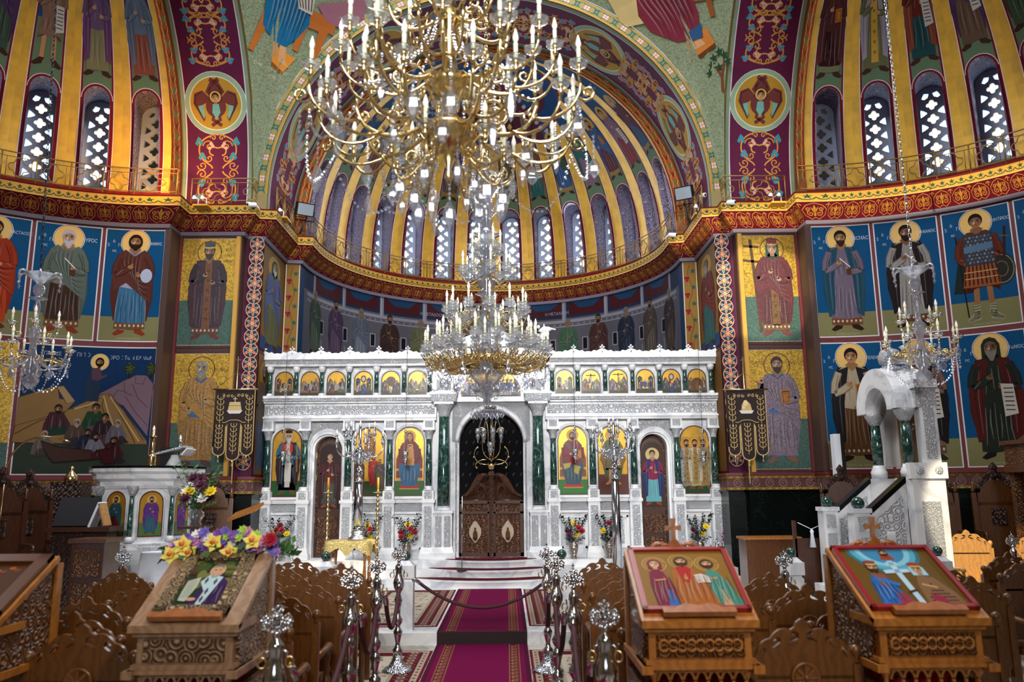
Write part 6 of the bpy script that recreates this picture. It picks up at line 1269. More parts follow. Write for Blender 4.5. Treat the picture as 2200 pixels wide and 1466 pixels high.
# ---------------------------------------------------------------- slanted icon desks
def desk(x, y, label, wd, carved, fn, frame, crest=True, w=.6, rz=0, inset=0.0, fr=.02):
    t = thing('icon_desk', label, 'icon stand', (x, y, 0), rz); h = w / 2; D = .52; z0, z1 = 1.195, 1.485
    b = MB(); b.slab(-h + .02, h - .02, .02, .3, .985, 1.13, wd); b.slab(-h, h, 0, .3, .96, .985, wd); b.slab(-h - .015, h + .015, -.02, .3, .94, .96, wd); b.slab(-h, h, 0, .3, 1.13, 1.155, wd); b.slab(-h - .02, h + .02, -.025, .3, 1.155, 1.195, wd); b.build('drawer_box', t)
    b = MB(); b.slab(-h + .06, h - .06, .008, .022, 1.0, 1.115, carved)
    if carved == 'wood_carved':
        for i in range(9): b.tube([V((-h + .1 + (w - .2) * i / 8 + .026 * cos(TAU * k / 10), .008, 1.06 + .03 * sin(TAU * k / 10))) for k in range(10)], .008, wd, 5, True)
    b.build('carved_frieze', t)
    b = MB(); n = 7                                                     # pointed arcade under the box
    for i in range(n):
        c = -h + .06 + (w - .12) * (i + .5) / n; r = (w - .12) / n / 2
        b.tube([V((c - r, .02, .875)), V((c - r * .6, .02, .91)), V((c, .02, .93)), V((c + r * .6, .02, .91)), V((c + r, .02, .875))], .009, wd, 5); b.gem((c + r, .02, .865), .012, .04, wd)
    b.slab(-h + .05, h - .05, .01, .03, .92, .945, wd); b.build('arcade', t)
    for q in (-1, 1):
        b = MB(); b.lathe([(.03, 0), (.03, .1), (.018, .13), (.026, .3), (.018, .6), (.028, .66), (.014, .7), (.034, .77), (.02, .83), (.012, .87), (.03, .9), (.03, .94)], wd, (q * (h - .05), .05, 0), 12); b.build('leg', t)
        b = MB(); b.slab(q * h - .02, q * h + .02, D + .06, D + .12, 0, z1, wd); b.build('leg', t)
        b = MB(); f = lambda p, q=q: V((q * (h - .01) + (p.z + .0125), p.x, p.y)); b.prism([(.1, .96), (D + .08, .96), (D + .08, z1 - .01), (.03, z0)], .025, carved, f); b.build('side_panel', t)
        b = MB(); b.slab(q * h - .03, q * h + .03, -.04, D + .14, .92, .96, wd); b.slab(q * h - .018, q * h + .018, .12, D + .06, .1, .85, carved); b.tube([V((q * h, .12 + .2 + .16 * cos(pi * i / 10), .55 + .2 * sin(pi * i / 10))) for i in range(11)], .02, wd, 6); b.build('side_arch', t)
    b = MB(); b.slab(-h + .03, h - .03, .1, D + .08, .5, .53, wd); b.slab(-h + .02, h - .02, D + .04, D + .08, .1, z1 - .05, wd); b.build('shelf', t)
    sl = Matrix.Rotation(atan2(z1 - z0, D), 4, 'X'); L = sqrt(D * D + (z1 - z0) ** 2); S = lambda u, v, d: V((0, 0, z0)) + sl @ V((u, v, d))
    b = MB(); b.M = Matrix.Translation((0, 0, z0)) @ sl; b.box((0, L / 2 + .03, -.01), (w + .04, L + .1, .03), wd); b.build('sloping_top', t)
    ih = h - inset; c = thing('desk_icon', None, None); COL.objects.unlink(c); bpy.data.objects.remove(c)
    b = MB(); b.M = Matrix.Translation((0, 0, z0)) @ sl; v0, v1 = .05, L + .06; fw = .028 if frame == 'icon_red' else .075
    for a in ((-ih, ih, v0, v0 + fw), (-ih, ih, v1 - fw, v1), (-ih, -ih + fw, v0, v1), (ih - fw, ih, v0, v1)): b.slab(*a, .0, .035, frame)
    b.slab(-ih, ih, v0, v1, .0, .012, frame); fo = b.build('icon_frame', t)
    P = Paint('icon_gloss'); a0, b0, a1, b1 = -ih + fw, v0 + fw, ih - fw, v1 - fw; P.rect(a0, b0, a1, b1, '#6a4a1c'); fn(P, a0, b0, a1 - a0, b1 - b0); P.build('painting', lambda u, v, d: S(u, v, .013 + d), fo)
    b = MB(); b.M = Matrix.Translation((0, 0, z0)) @ sl
    b.prism([(-.2, 0)] + [(-.2 + .4 * i / 12, .035 + .035 * sin(pi * i / 12) + .012 * cos(6 * pi * i / 12)) for i in range(13)] + [(.2, 0)], .03, 'wood_lip', lambda p: V((p.x, p.y - .005, .055 + p.z))); b.build('carved_lip', t)
    if crest:
        b = MB(); y1 = D + .1
        for q in (-1, 1):
            b.tube(bez((q * .02, y1, z1 + .03), (q * .1, y1, z1 + .12), (q * .14, y1, z1 + .06), (q * .17, y1, z1 + .01), 8), .014, 'wood_lip', 6)
            for (u, v, r) in ((.05, .05, .026), (.09, .055, .024), (.125, .03, .022), (.155, .012, .018)): b.tube([V((q * px, y1 - .01, z1 + pz)) for px, pz in spiral(u, v, r, 0, 1.2, 9)], .008, 'wood_lip', 5)
        b.prism([(.035 * cos(TAU * i / 14), z1 + .06 + .045 * sin(TAU * i / 14)) for i in range(14)], .03, 'wood_lip', lambda p: V((p.x, y1 - .03 - p.z, p.y))); b.build('crest', t)
        b = MB(); k = [(-.014, 0), (.014, 0), (.012, .06), (.05, .052), (.05, .088), (.012, .082), (.018, .13), (-.018, .13), (-.012, .082), (-.05, .088), (-.05, .052), (-.012, .06)]; b.prism([(px, z1 + .1 + pz) for px, pz in k], .02, 'wood_cross', lambda p: V((p.x, y1 - .01 - p.z, p.y))); b.build('cross', t)
    return t
def sub(P, x, y, sx, sy): P.T = (x, y, sx, sy / sx)
def d_three(P, x, y, w, h):
    P.rect(x, y, x + w, y + h, '#7d5a22'); g = '#8f6c30'
    def fig(cx, hy, robe, under, kind):
        hx = x + w * cx; r = h * .05
        P.ring(hx, y + h * hy, h * .13, .006, '#b08c48', 26); P.ring(hx, y + h * hy, h * .1, .004, '#b08c48', 24)
        if kind == 'm':
            P.poly([(x + w * .12, y), (x + w * .1, y + h * .4), (x + w * .12, y + h * .62), (x + w * .2, y + h * .68), (x + w * .27, y + h * .62), (x + w * .32, y + h * .45), (x + w * .38, y)], robe); P.poly([(x + w * .24, y), (x + w * .25, y + h * .3), (x + w * .31, y + h * .3), (x + w * .36, y)], under)
        elif kind == 'c':
            P.poly([(x + w * .36, y), (x + w * .35, y + h * .35), (x + w * .36, y + h * .6), (x + w * .44, y + h * .72), (x + w * .56, y + h * .72), (x + w * .64, y + h * .58), (x + w * .72, y + h * .3), (x + w * .76, y)], robe); P.poly([(x + w * .42, y + h * .68), (x + w * .5, y + h * .74), (x + w * .58, y + h * .66), (x + w * .54, y + h * .42), (x + w * .46, y + h * .42)], under)
            P.poly([(x + w * .58, y + h * .54), (x + w * .67, y + h * .58), (x + w * .75, y + h * .52), (x + w * .76, y + h * .4), (x + w * .68, y + h * .42), (x + w * .6, y + h * .38)], '#7a1a34'); P.poly([(x + w * .59, y + h * .545), (x + w * .67, y + h * .57), (x + w * .675, y + h * .42), (x + w * .61, y + h * .4)], '#c8c0b8'); P.poly([(x + w * .67, y + h * .57), (x + w * .745, y + h * .52), (x + w * .75, y + h * .41), (x + w * .675, y + h * .42)], '#c8c0b8')
            for k in range(5): P.line([(x + w * .605, y + h * (.52 - k * .022)), (x + w * .665, y + h * (.54 - k * .022))], .003, '#4a4040'); P.line([(x + w * .685, y + h * (.535 - k * .022)), (x + w * .735, y + h * (.505 - k * .02))], .003, '#4a4040')
            P.ell(x + w * .5, y + h * .5, .012, .02, SKIN, 8); P.line([(x + w * .5, y + h * .5), (x + w * .505, y + h * .57)], .008, SKIN)
        else:
            P.poly([(x + w * .8, y), (x + w * .72, y + h * .4), (x + w * .72, y + h * .56), (x + w * .77, y + h * .66), (x + w * .86, y + h * .62), (x + w * .93, y + h * .4), (x + w, y + h * .12), (x + w, y)], robe); P.poly([(x + w * .8, y), (x + w * .83, y + h * .3), (x + w * .87, y + h * .3), (x + w * .9, y)], '#b08a6a'); P.line([(x + w * .75, y + h * .5), (x + w * .84, y + h * .5)], .016, SKIN)
        x0, x1 = {'m': (.13, .33), 'c': (.38, .7), 'j': (.74, .95)}[kind]
        folds(P, x + w * x0, x + w * x1, y + h * .6, y + h * .05, robe, 11, random.Random(7), .007, 1.05)
        if kind == 'm': P.line([(x + w * .16, y + h * .46), (x + w * .28, y + h * .48)], .014, SKIN)
        face(P, hx, y + h * hy, h * .052, '#3a2010' if kind != 'm' else '#2a1420', '#3a2010' if kind != 'm' else None, '#c09a70', None, True, robe if kind == 'm' else None)
    fig(.2, .76, '#6a0f2c', '#1f5a9a', 'm'); fig(.78, .76, '#3f7a6c', '#b08a6a', 'j'); fig(.5, .8, '#96541a', '#9a1a1c', 'c')
def d_cross(P, x, y, w, h):
    P.rect(x, y, x + w, y + h, '#5f4618')
    for r, c in ((.4, '#2f6a7a'), (.36, '#4f9ab0'), (.3, '#7ab4c8'), (.24, '#3a7aa0')): P.poly([(x + w * .5 + w * r * cos(pi + pi * i / 20), y + h + h * r * 1.1 * sin(pi + pi * i / 20)) for i in range(21)], c)
    P.poly([(x + w * .42, y + h * .8), (x + w * .46, y + h * .95), (x + w * .54, y + h * .95), (x + w * .58, y + h * .8)], '#8a3a22'); P.at(x + w * .5, y + h * .93, 1); face(P, 0, 0, .02, '#3a2010', '#3a2010', '#c09a70', None, True); P.at(0, 0, 1)
    c = '#a8c4d6'; P.line([(x + w * .52, y + h * .02), (x + w * .5, y + h * .78)], .034, c); P.line([(x + w * .36, y + h * .58), (x + w * .64, y + h * .6)], .034, c); P.line([(x + w * .44, y + h * .72), (x + w * .56, y + h * .73)], .034, c); P.line([(x + w * .46, y + h * .22), (x + w * .57, y + h * .26)], .02, '#4a2a1a')
    P.poly([(x + w * .1, y), (x + w * .14, y + h * .4), (x + w * .2, y + h * .56), (x + w * .33, y + h * .54), (x + w * .36, y + h * .35), (x + w * .44, y)], '#1f5aa0'); P.poly([(x + w * .2, y + h * .56), (x + w * .33, y + h * .54), (x + w * .3, y + h * .3), (x + w * .22, y + h * .34)], '#7a4a3a'); P.poly([(x + w * .3, y), (x + w * .3, y + h * .25), (x + w * .4, y + h * .2), (x + w * .46, y)], '#8a3040'); P.line([(x + w * .2, y + h * .46), (x + w * .42, y + h * .34)], .03, '#2a68ae'); folds(P, x + w * .14, x + w * .34, y + h * .45, y + h * .03, '#1f5aa0', 9, random.Random(3), .008)
    P.poly([(x + w * .58, y), (x + w * .62, y + h * .35), (x + w * .68, y + h * .52), (x + w * .84, y + h * .48), (x + w * .95, y + h * .2), (x + w * .98, y)], '#7a5a3a')
    for i in range(9):
        for j in range(8): 
            px, py = x + w * (.62 + .034 * i), y + h * (.03 + .055 * j)
            if .6 + .2 * (j / 8) < (px - x) / w < .96 - .25 * (j / 8): P.poly([(px, py - .01), (px + .01, py), (px, py + .01), (px - .01, py)], '#4a1f1a')
    P.poly([(x + w * .65, y), (x + w * .68, y + h * .2), (x + w * .78, y + h * .15), (x + w * .8, y)], '#8a1f40'); P.line([(x + w * .66, y + h * .36), (x + w * .8, y + h * .3)], .02, '#b08a5a')
    P.at(x + w * .26, y + h * .66, 1); face(P, 0, 0, .03, '#3a2010', '#3a2010', '#b08a60', '#7a3a3a'); P.at(x + w * .73, y + h * .62, 1); face(P, 0, 0, .03, '#8ab0c0', None, '#b08a60', '#8a3a2a', False, '#9ac0d0'); P.at(0, 0, 1)
def d_bishop(P, x, y, w, h):
    P.rect(x, y, x + w, y + h, '#22301a'); r = random.Random(9)
    for i in range(40): P.ell(x + r.uniform(0, w), y + h * r.uniform(.35, 1), r.uniform(.015, .05), r.uniform(.015, .05), r.choice(['#3a4a20', '#5a5a2a', '#4a2a1c', '#2a3f1f', '#6a6a34']), 8)
    P.poly([(x + w * .3, y), (x + w * .42, y + h * .3), (x + w * .5, y + h * .62), (x + w * .72, y + h * .66), (x + w * .95, y + h * .5), (x + w * .98, y + h * .2), (x + w * .85, y)], '#33184a'); folds(P, x + w * .6, x + w * .95, y + h * .5, y, '#33184a', 7, random.Random(2), .01)
    P.poly([(x + w * .36, y + h * .5), (x + w * .5, y + h * .66), (x + w * .8, y + h * .6), (x + w * .72, y + h * .3), (x + w * .62, y), (x + w * .5, y), (x + w * .54, y + h * .3)], '#a8bfc4')
    for u, v in ((.48, .52), (.68, .5), (.6, .3), (.58, .14)): P.line([(x + w * (u - .04), y + h * v), (x + w * (u + .04), y + h * v)], .01, '#2a2438'); P.line([(x + w * u, y + h * (v - .06)), (x + w * u, y + h * (v + .06))], .01, '#2a2438')
    P.poly([(x + w * .08, y + h * .52), (x + w * .32, y + h * .6), (x + w * .34, y + h * .4), (x + w * .26, y + h * .1), (x + w * .1, y + h * .12), (x + w * .08, y + h * .3)], '#a8ad9c')
    for i in range(9): P.line([(x + w * .12, y + h * (.5 - i * .04)), (x + w * .28, y + h * (.52 - i * .04))], .004, '#5a6a62')
    P.ell(x + w * .36, y + h * .14, .03, .016, '#b89070', 8); P.ell(x + w * .6, y + h * .74, .045, .062, '#b89070', 14); P.poly([(x + w * .5, y + h * .72), (x + w * .6, y + h * .6), (x + w * .7, y + h * .7), (x + w * .66, y + h * .6), (x + w * .54, y + h * .58)], '#8f8a84'); P.poly([(x + w * .48, y + h * .76), (x + w * .54, y + h * .88), (x + w * .68, y + h * .88), (x + w * .72, y + h * .76), (x + w * .66, y + h * .82), (x + w * .54, y + h * .82)], '#6a5f58')
    for q in (-1, 1): P.ell(x + w * (.6 + q * .05), y + h * .75, .007, .005, '#1a1010', 6)
def d_pale(P, x, y, w, h):
    P.rect(x, y, x + w, y + h, '#4a2c14'); P.ell(x + w * .45, y + h * .62, w * .2, h * .18, '#a87a7a', 18); P.ell(x + w * .45, y + h * .6, w * .13, h * .1, '#b9a8a8', 16); P.poly([(x + w * .2, y), (x + w * .3, y + h * .5), (x + w * .7, y + h * .5), (x + w * .85, y)], '#6a241c'); folds(P, x + w * .3, x + w * .75, y + h * .45, y, '#6a241c', 9, random.Random(4), .012)
    for i in range(12): P.ell(x + w * (.1 + .07 * i), y + h * (.85 + .05 * sin(i * 2)), .02, .015, ['#a5542a', '#7a3a1c'][i % 2], 7)
desk(-1.43, 4.55, 'pale carved desk with a framed bishop picture under a flower garland', 'wood_grey', 'wood_grey_carved', d_bishop, 'gilt_frame', False, w=.56, inset=.07)
desk(1.375, 4.55, 'carved desk with red-framed icon of three haloed figures, nearest the aisle', 'wood_stand', 'wood_carved', d_three, 'icon_red')
desk(2.64, 4.55, 'carved desk with red-framed icon of a pale cross between two crowned figures', 'wood_stand', 'wood_carved', d_cross, 'icon_red')
desk(-2.74, 4.42, 'carved desk with a dark brown icon, cut by the picture edge', 'wood_stand', 'wood_carved', d_pale, 'icon_brown', False, w=.66)
# ---------------------------------------------------------------- chandeliers
def rotz(a): return Matrix.Rotation(a, 4, 'Z')
def ring_parts(t, name, build, n, a0=0.0, label=None):
    b = MB(); build(b); o = b.build(name, t); o.rotation_euler = (0, 0, a0)
    for i in range(1, n): c = o.copy(); COL.objects.link(c); c.parent = t; c.rotation_euler = (0, 0, a0 + TAU * i / n)
def candle_at(t, pos_list, s=1.0, cup=True):
    """glass dish, socket, candle sleeve with a flame bulb on top, once per position"""
    b = MB(); b.lathe([(.012, -.05), (.018, -.03), (.012, -.01), (.02, .0), (.022, .03), (.014, .035)], 'gilt', n=8); b.lathe([(.0135, .03), (.0135, .14)], 'candle_wax', n=8); b.lathe([(.006, .14), (.016, .155), (.019, .175), (.012, .205), (.002, .235)], 'bulb', n=8); c0 = b.build('candle', t)
    d = MB(); d.lathe([(.016, .0), (.045, .008), (.062, .03), (.066, .042), (.05, .034), (.02, .02)], 'glass_cup', n=12, cap=False, flute=.06); d0 = d.build('glass_dish', c0)
    d0.scale = (1, 1, 1)
    for k, p in enumerate(pos_list):
        if k == 0: c = c0
        else: c = c0.copy(); COL.objects.link(c); c.parent = t; e = d0.copy(); COL.objects.link(e); e.parent = c
        c.location = p; c.scale = (s, s, s)
def strand(b, pts, r=.012, m='crystal', step=.034):
    L = 0; pts = [V(p) for p in pts]
    for i in range(len(pts) - 1):
        d = (pts[i + 1] - pts[i]); k = max(1, int(d.length / step))
        for j in range(k): p = pts[i] + d * (j / k); b.gem(p, r, r * 2.2, m, 6)
def drop(b, x, y, z, h=.13, w=.028, m='crystal'):
    b.gem((x, y, z + .02), .012, .03, m); n = 6; vs = []; fs = []
    prof = [(.25, 0), (.9, -.3), (1, -.55), (.55, -.85), (.08, -1)]
    for r, k in prof:
        for i in range(n): a = TAU * i / n; vs.append((x + r * w * cos(a), y + r * w * .45 * sin(a), z + k * h))
    for j in range(len(prof) - 1):
        for i in range(n): fs.append((j * n + i, j * n + (i + 1) % n, (j + 1) * n + (i + 1) % n, (j + 1) * n + i))
    b.add(vs, fs, m)
def chain(b, z0, z1, m, r=.014, x=0, y=0, dx=0, dy=0):
    n = int((z1 - z0) / (r * 3.0))
    for i in range(n):
        z = z0 + (z1 - z0) * (i + .5) / n; f = (i + .5) / n; R = (lambda a: (cos(a), 0)) if i % 2 else (lambda a: (0, cos(a)))
        b.tube([V((x + dx * f + r * .75 * R(TAU * k / 6)[0], y + dy * f + r * .75 * R(TAU * k / 6)[1], z + r * 2.0 * sin(TAU * k / 6))) for k in range(6)], r * .28, m, 4, True)
def sc_arm(b, r0, z0, r1, z1, th=.012, m='gilt', curl=True):
    b.tube(bez((r0, 0, z0), (r0 + (r1 - r0) * .3, 0, z0 - .16), (r1 - .02, 0, z1 - .3), (r1, 0, z1), 12), th, m, 6)
    if curl:
        b.tube([V((r0 + (r1 - r0) * .45 + px, 0, (z0 + z1) / 2 - .03 + pz)) for px, pz in spiral(0, 0, .075, pi, 1.3, 12)], th * .75, m, 5)
        b.tube([V((r1 - .06 + px, 0, z1 - .1 + pz)) for px, pz in spiral(0, 0, .05, 0, -1.2, 10)], th * .7, m, 5)
        b.tube(bez((r0 + .02, 0, z0 + .02), (r0 + .1, 0, z0 + .16), (r0 + (r1 - r0) * .5, 0, z0 + .14), (r0 + (r1 - r0) * .5, 0, z0 + .02), 9), th * .7, m, 5)
        for k in (.3, .6): b.gem((r0 + (r1 - r0) * k, 0, z0 - .1 + .02 * k), .016, .05, m)
def pos_ring(n, r, z, a0=0.0): return [(r * cos(a0 + TAU * i / n), r * sin(a0 + TAU * i / n), z) for i in range(n)]
# --- near gilt chandelier
t = thing('chandelier', 'large gilt scroll-armed chandelier with crystal drops, cropped by the picture top', 'chandelier', (-.04, 4.9, 0))
b = MB(); b.lathe([(.01, 3.86), (.03, 3.9), (.015, 3.96), (.04, 4.02), (.03, 4.08), (.1, 4.1), (.16, 4.16), (.185, 4.22), (.19, 4.24), (.15, 4.26), (.08, 4.28), (.05, 4.34), (.06, 4.42), (.05, 4.46), (.11, 4.48), (.15, 4.53), (.165, 4.58), (.12, 4.6), (.06, 4.63), (.045, 4.75), (.07, 4.85), (.045, 4.95), (.09, 5.05), (.04, 5.15), (.04, 5.6), (.08, 5.7), (.03, 5.8), (.03, 6.0)], 'gilt', n=28, flute=0); b.build('stem', t)
b = MB(); b.lathe([(.1, 4.105), (.158, 4.16), (.183, 4.22)], 'gilt', n=44, flute=.03, cap=False); b.lathe([(.108, 4.48), (.148, 4.53), (.163, 4.58)], 'gilt', n=44, flute=.03, cap=False); b.build('fluted_bowl', t)
b = MB(); chain(b, 6.0, 12.6, 'gilt', .03); b.build('chain', t)
A8 = pi / 8
ring_parts(t, 'arm', lambda b: (sc_arm(b, .15, 4.26, .62, 4.33, .014), b.tube(bez((.45, 0, 4.14), (.6, .1, 4.0), (.8, .12, 4.08), (.82, .13, 4.24), 9), .011, 'gilt', 5), b.tube(bez((.45, 0, 4.14), (.6, -.1, 4.0), (.8, -.12, 4.08), (.82, -.13, 4.24), 9), .011, 'gilt', 5), b.tube(bez((.6, 0, 4.2), (.75, 0, 4.12), (.95, 0, 4.25), (.9, 0, 4.42), 9), .012, 'gilt', 5), b.tube([V((.95 + px, 0, 4.3 + pz)) for px, pz in spiral(0, 0, .06, pi, 1.4, 12)], .009, 'gilt', 5)), 8, A8)
ring_parts(t, 'upper_arm', lambda b: (sc_arm(b, .13, 4.6, .56, 4.72, .013), b.tube(bez((.42, 0, 4.54), (.5, .12, 4.44), (.68, .13, 4.5), (.7, .13, 4.68), 9), .01, 'gilt', 5), b.tube(bez((.42, 0, 4.54), (.5, -.12, 4.44), (.68, -.13, 4.5), (.7, -.13, 4.68), 9), .01, 'gilt', 5)), 8, 0)
ring_parts(t, 'top_arm', lambda b: sc_arm(b, .06, 5.05, .42, 5.12, .012), 6, 0.3)
ring_parts(t, 'low_arm', lambda b: (sc_arm(b, .12, 4.1, .36, 4.02, .01), b.tube(bez((.2, 0, 4.0), (.3, .06, 3.86), (.42, .1, 3.9), (.44, .1, 4.0), 8), .009, 'gilt', 5)), 6, .2)
pl = []
for i in range(8):
    a = A8 + TAU * i / 8
    for r_, q, z in ((.82, .13, 4.3), (.82, -.13, 4.3), (.9, 0, 4.48)): pl.append((r_ * cos(a) - q * sin(a), r_ * sin(a) + q * cos(a), z))
    a = TAU * i / 8
    for r_, q, z in ((.7, .13, 4.74), (.7, -.13, 4.74), (.56, 0, 4.78)): pl.append((r_ * cos(a) - q * sin(a), r_ * sin(a) + q * cos(a), z))
candle_at(t, pl + pos_ring(6, .42, 5.18, .3) + pos_ring(6, .37, 4.08, .2), .95)
rr = random.Random(4)
def swag(b, r0, r1, z, n, sag, rad=.013, i=0):
    a0, a1 = TAU * i / n, TAU * (i + 1) / n; pts = []
    for k in range(9): f = k / 8; a = a0 + (a1 - a0) * f; pts.append((r0 * cos(a), r0 * sin(a), z - sag * 4 * f * (1 - f)))
    strand(b, pts, rad)
ring_parts(t, 'bead_swag', lambda b: swag(b, .9, .9, 4.2, 8, .3), 8, A8)
ring_parts(t, 'bead_swag', lambda b: swag(b, .42, .42, 3.92, 6, .2), 6, .2)
ring_parts(t, 'bead_swag', lambda b: strand(b, bez((.12, 0, 5.0), (.2, 0, 4.7), (.4, 0, 4.5), (.62, 0, 4.5), 8), .014), 8, .2)
ring_parts(t, 'bead_swag', lambda b: strand(b, [(.3, 0, 4.62), (.32, 0, 4.35), (.3, 0, 4.05), (.24, 0, 3.85)], .013), 6, .26)
for k in range(44):
    a = k * 2.39996; r_ = (.95, .55, .74, .36, .22)[k % 5]; z = {0: 4.05, 1: 4.05, 2: 4.2, 3: 3.85, 4: 3.82}[k % 5] + rr.uniform(-.05, .05)
    b = MB(); x, y = r_ * cos(a), r_ * sin(a); strand(b, [(x, y, z + .16), (x, y, z + .02)], .013); drop(b, x, y, z, rr.choice((.13, .17, .2)), rr.choice((.03, .045))); b.build('crystal_drop', t)
# --- crystal chandelier under the dome
t = thing('chandelier', 'tall tiered crystal chandelier with gold ring in front of the altar screen', 'chandelier', (0.05, 11.0, 0))
b = MB(); prof = [(.02, 3.06), (.06, 3.1), (.04, 3.14), (.15, 3.2), (.2, 3.26), (.12, 3.3), (.14, 3.36), (.24, 3.46), (.26, 3.52), (.1, 3.56), (.08, 3.7), (.2, 3.8), (.07, 3.86), (.06, 4.2), (.2, 4.3), (.22, 4.36), (.07, 4.4), (.07, 4.6), (.16, 4.64), (.07, 4.7), (.12, 4.76), (.15, 4.86), (.07, 4.92), (.13, 4.97), (.15, 5.05), (.06, 5.1), (.1, 5.16), (.07, 5.22), (.06, 5.4), (.11, 5.46), (.2, 5.52), (.11, 5.56), (.08, 5.62), (.1, 5.7), (.06, 5.76), (.13, 5.84), (.1, 5.9), (.11, 6.0), (.08, 6.08), (.15, 6.2), (.16, 6.26), (.12, 6.3), (.19, 6.4), (.2, 6.42), (.05, 6.45)]
b.lathe(prof, 'crystal_solid', n=18, flute=.03); b.build('glass_stem', t)
b = MB(); b.tube([(0, 0, 3.1), (0, 0, 6.6)], .018, 'silver', 6); chain(b, 6.5, 15.4, 'gilt', .03); b.build('chain', t)
b = MB(); b.lathe([(.3, 3.6), (.42, 3.62), (.44, 3.68), (.42, 3.72), (.3, 3.7)], 'gilt', n=32, cap=False)
r9 = random.Random(8)
b.build('gold_ring', t)
def foliage_arm(b):
    for k in range(5):
        y = -.1 + .05 * k; b.tube(bez((.38, y * .4, 3.66), (.5, y, 3.46 + .03 * k), (.74, y * 1.6, 3.54), (.88, y * 1.8, 3.72), 9), .011, 'gilt', 4)
    for k in range(9):
        y = (-.16, .0, .16)[k % 3]; r_ = .56 + .12 * (k // 3); b.tube([V((r_ + px * .6, y * (r_ / .8) + px * .5, 3.62 + .02 * (k % 2) + pz)) for px, pz in spiral(0, 0, .075, k * 1.9, 1.4 if k % 2 else -1.4, 9)], .01, 'gilt', 4)
ring_parts(t, 'gold_foliage', foliage_arm, 12)
ring_parts(t, 'arm', lambda b: (b.tube(bez((.2, 0, 4.32), (.3, 0, 4.12), (.5, 0, 4.1), (.56, 0, 4.3), 8), .011, 'gilt', 5), b.tube(bez((.15, 0, 4.3), (.25, 0, 4.45), (.36, 0, 4.4), (.4, 0, 4.28), 7), .009, 'gilt', 5)), 12, .1)
ring_parts(t, 'upper_arm', lambda b: b.tube(bez((.08, 0, 4.9), (.2, 0, 4.72), (.3, 0, 4.75), (.34, 0, 4.9), 8), .01, 'gilt', 5), 8, .2)
ring_parts(t, 'top_arm', lambda b: b.tube(bez((.06, 0, 5.1), (.1, 0, 5.0), (.2, 0, 5.1), (.2, 0, 5.25), 7), .008, 'gilt', 5), 6)
tiers = [(16, .86, 3.86, 0), (16, .7, 3.98, .2), (12, .56, 4.42, .1), (8, .42, 4.3, .3), (8, .34, 5.0, .2), (6, .2, 5.33, 0), (10, .5, 4.0, .05)]
candle_at(t, [p for n, r_, z, a in tiers for p in pos_ring(n, r_, z, a)], 1.15)
mb = MB(); mb.lathe([(.02, -.11), (.06, -.095), (.07, -.07), (.025, -.055), (.025, -.045), (.075, -.02), (.085, .015)], 'crystal_solid', n=12, flute=.05, cap=False); bo = mb.build('glass_bobeche', t); cnt = 0
for n, r_, z, a in tiers:
    for p in pos_ring(n, r_, z - .02, a):
        c = bo if cnt == 0 else bo.copy(); cnt += 1
        if c is not bo: COL.objects.link(c); c.parent = t
        c.location = p
ring_parts(t, 'bead_swag', lambda b: swag(b, .82, .8, 3.6, 8, .3, .016), 8)
ring_parts(t, 'bead_swag', lambda b: strand(b, bez((.82, 0, 3.62), (.6, 0, 3.2), (.4, 0, 3.2), (.2, 0, 3.28), 9), .016), 8, .39)
ring_parts(t, 'bead_swag', lambda b: strand(b, bez((.24, 0, 3.5), (.28, 0, 3.3), (.2, 0, 3.15), (.08, 0, 3.12), 6), .014), 10)
ring_parts(t, 'bead_swag', lambda b: strand(b, bez((.19, 0, 6.4), (.26, 0, 6.3), (.26, 0, 6.0), (.18, 0, 5.85), 6), .014), 8)
for k in range(48):
    a = k * 2.39996; r_ = (.86, .62, .42, .22)[k % 4]; z = (3.5, 3.42, 3.36, 3.0)[k % 4]; b = MB(); drop(b, r_ * cos(a), r_ * sin(a), z, .13, .04); b.build('crystal_drop', t)
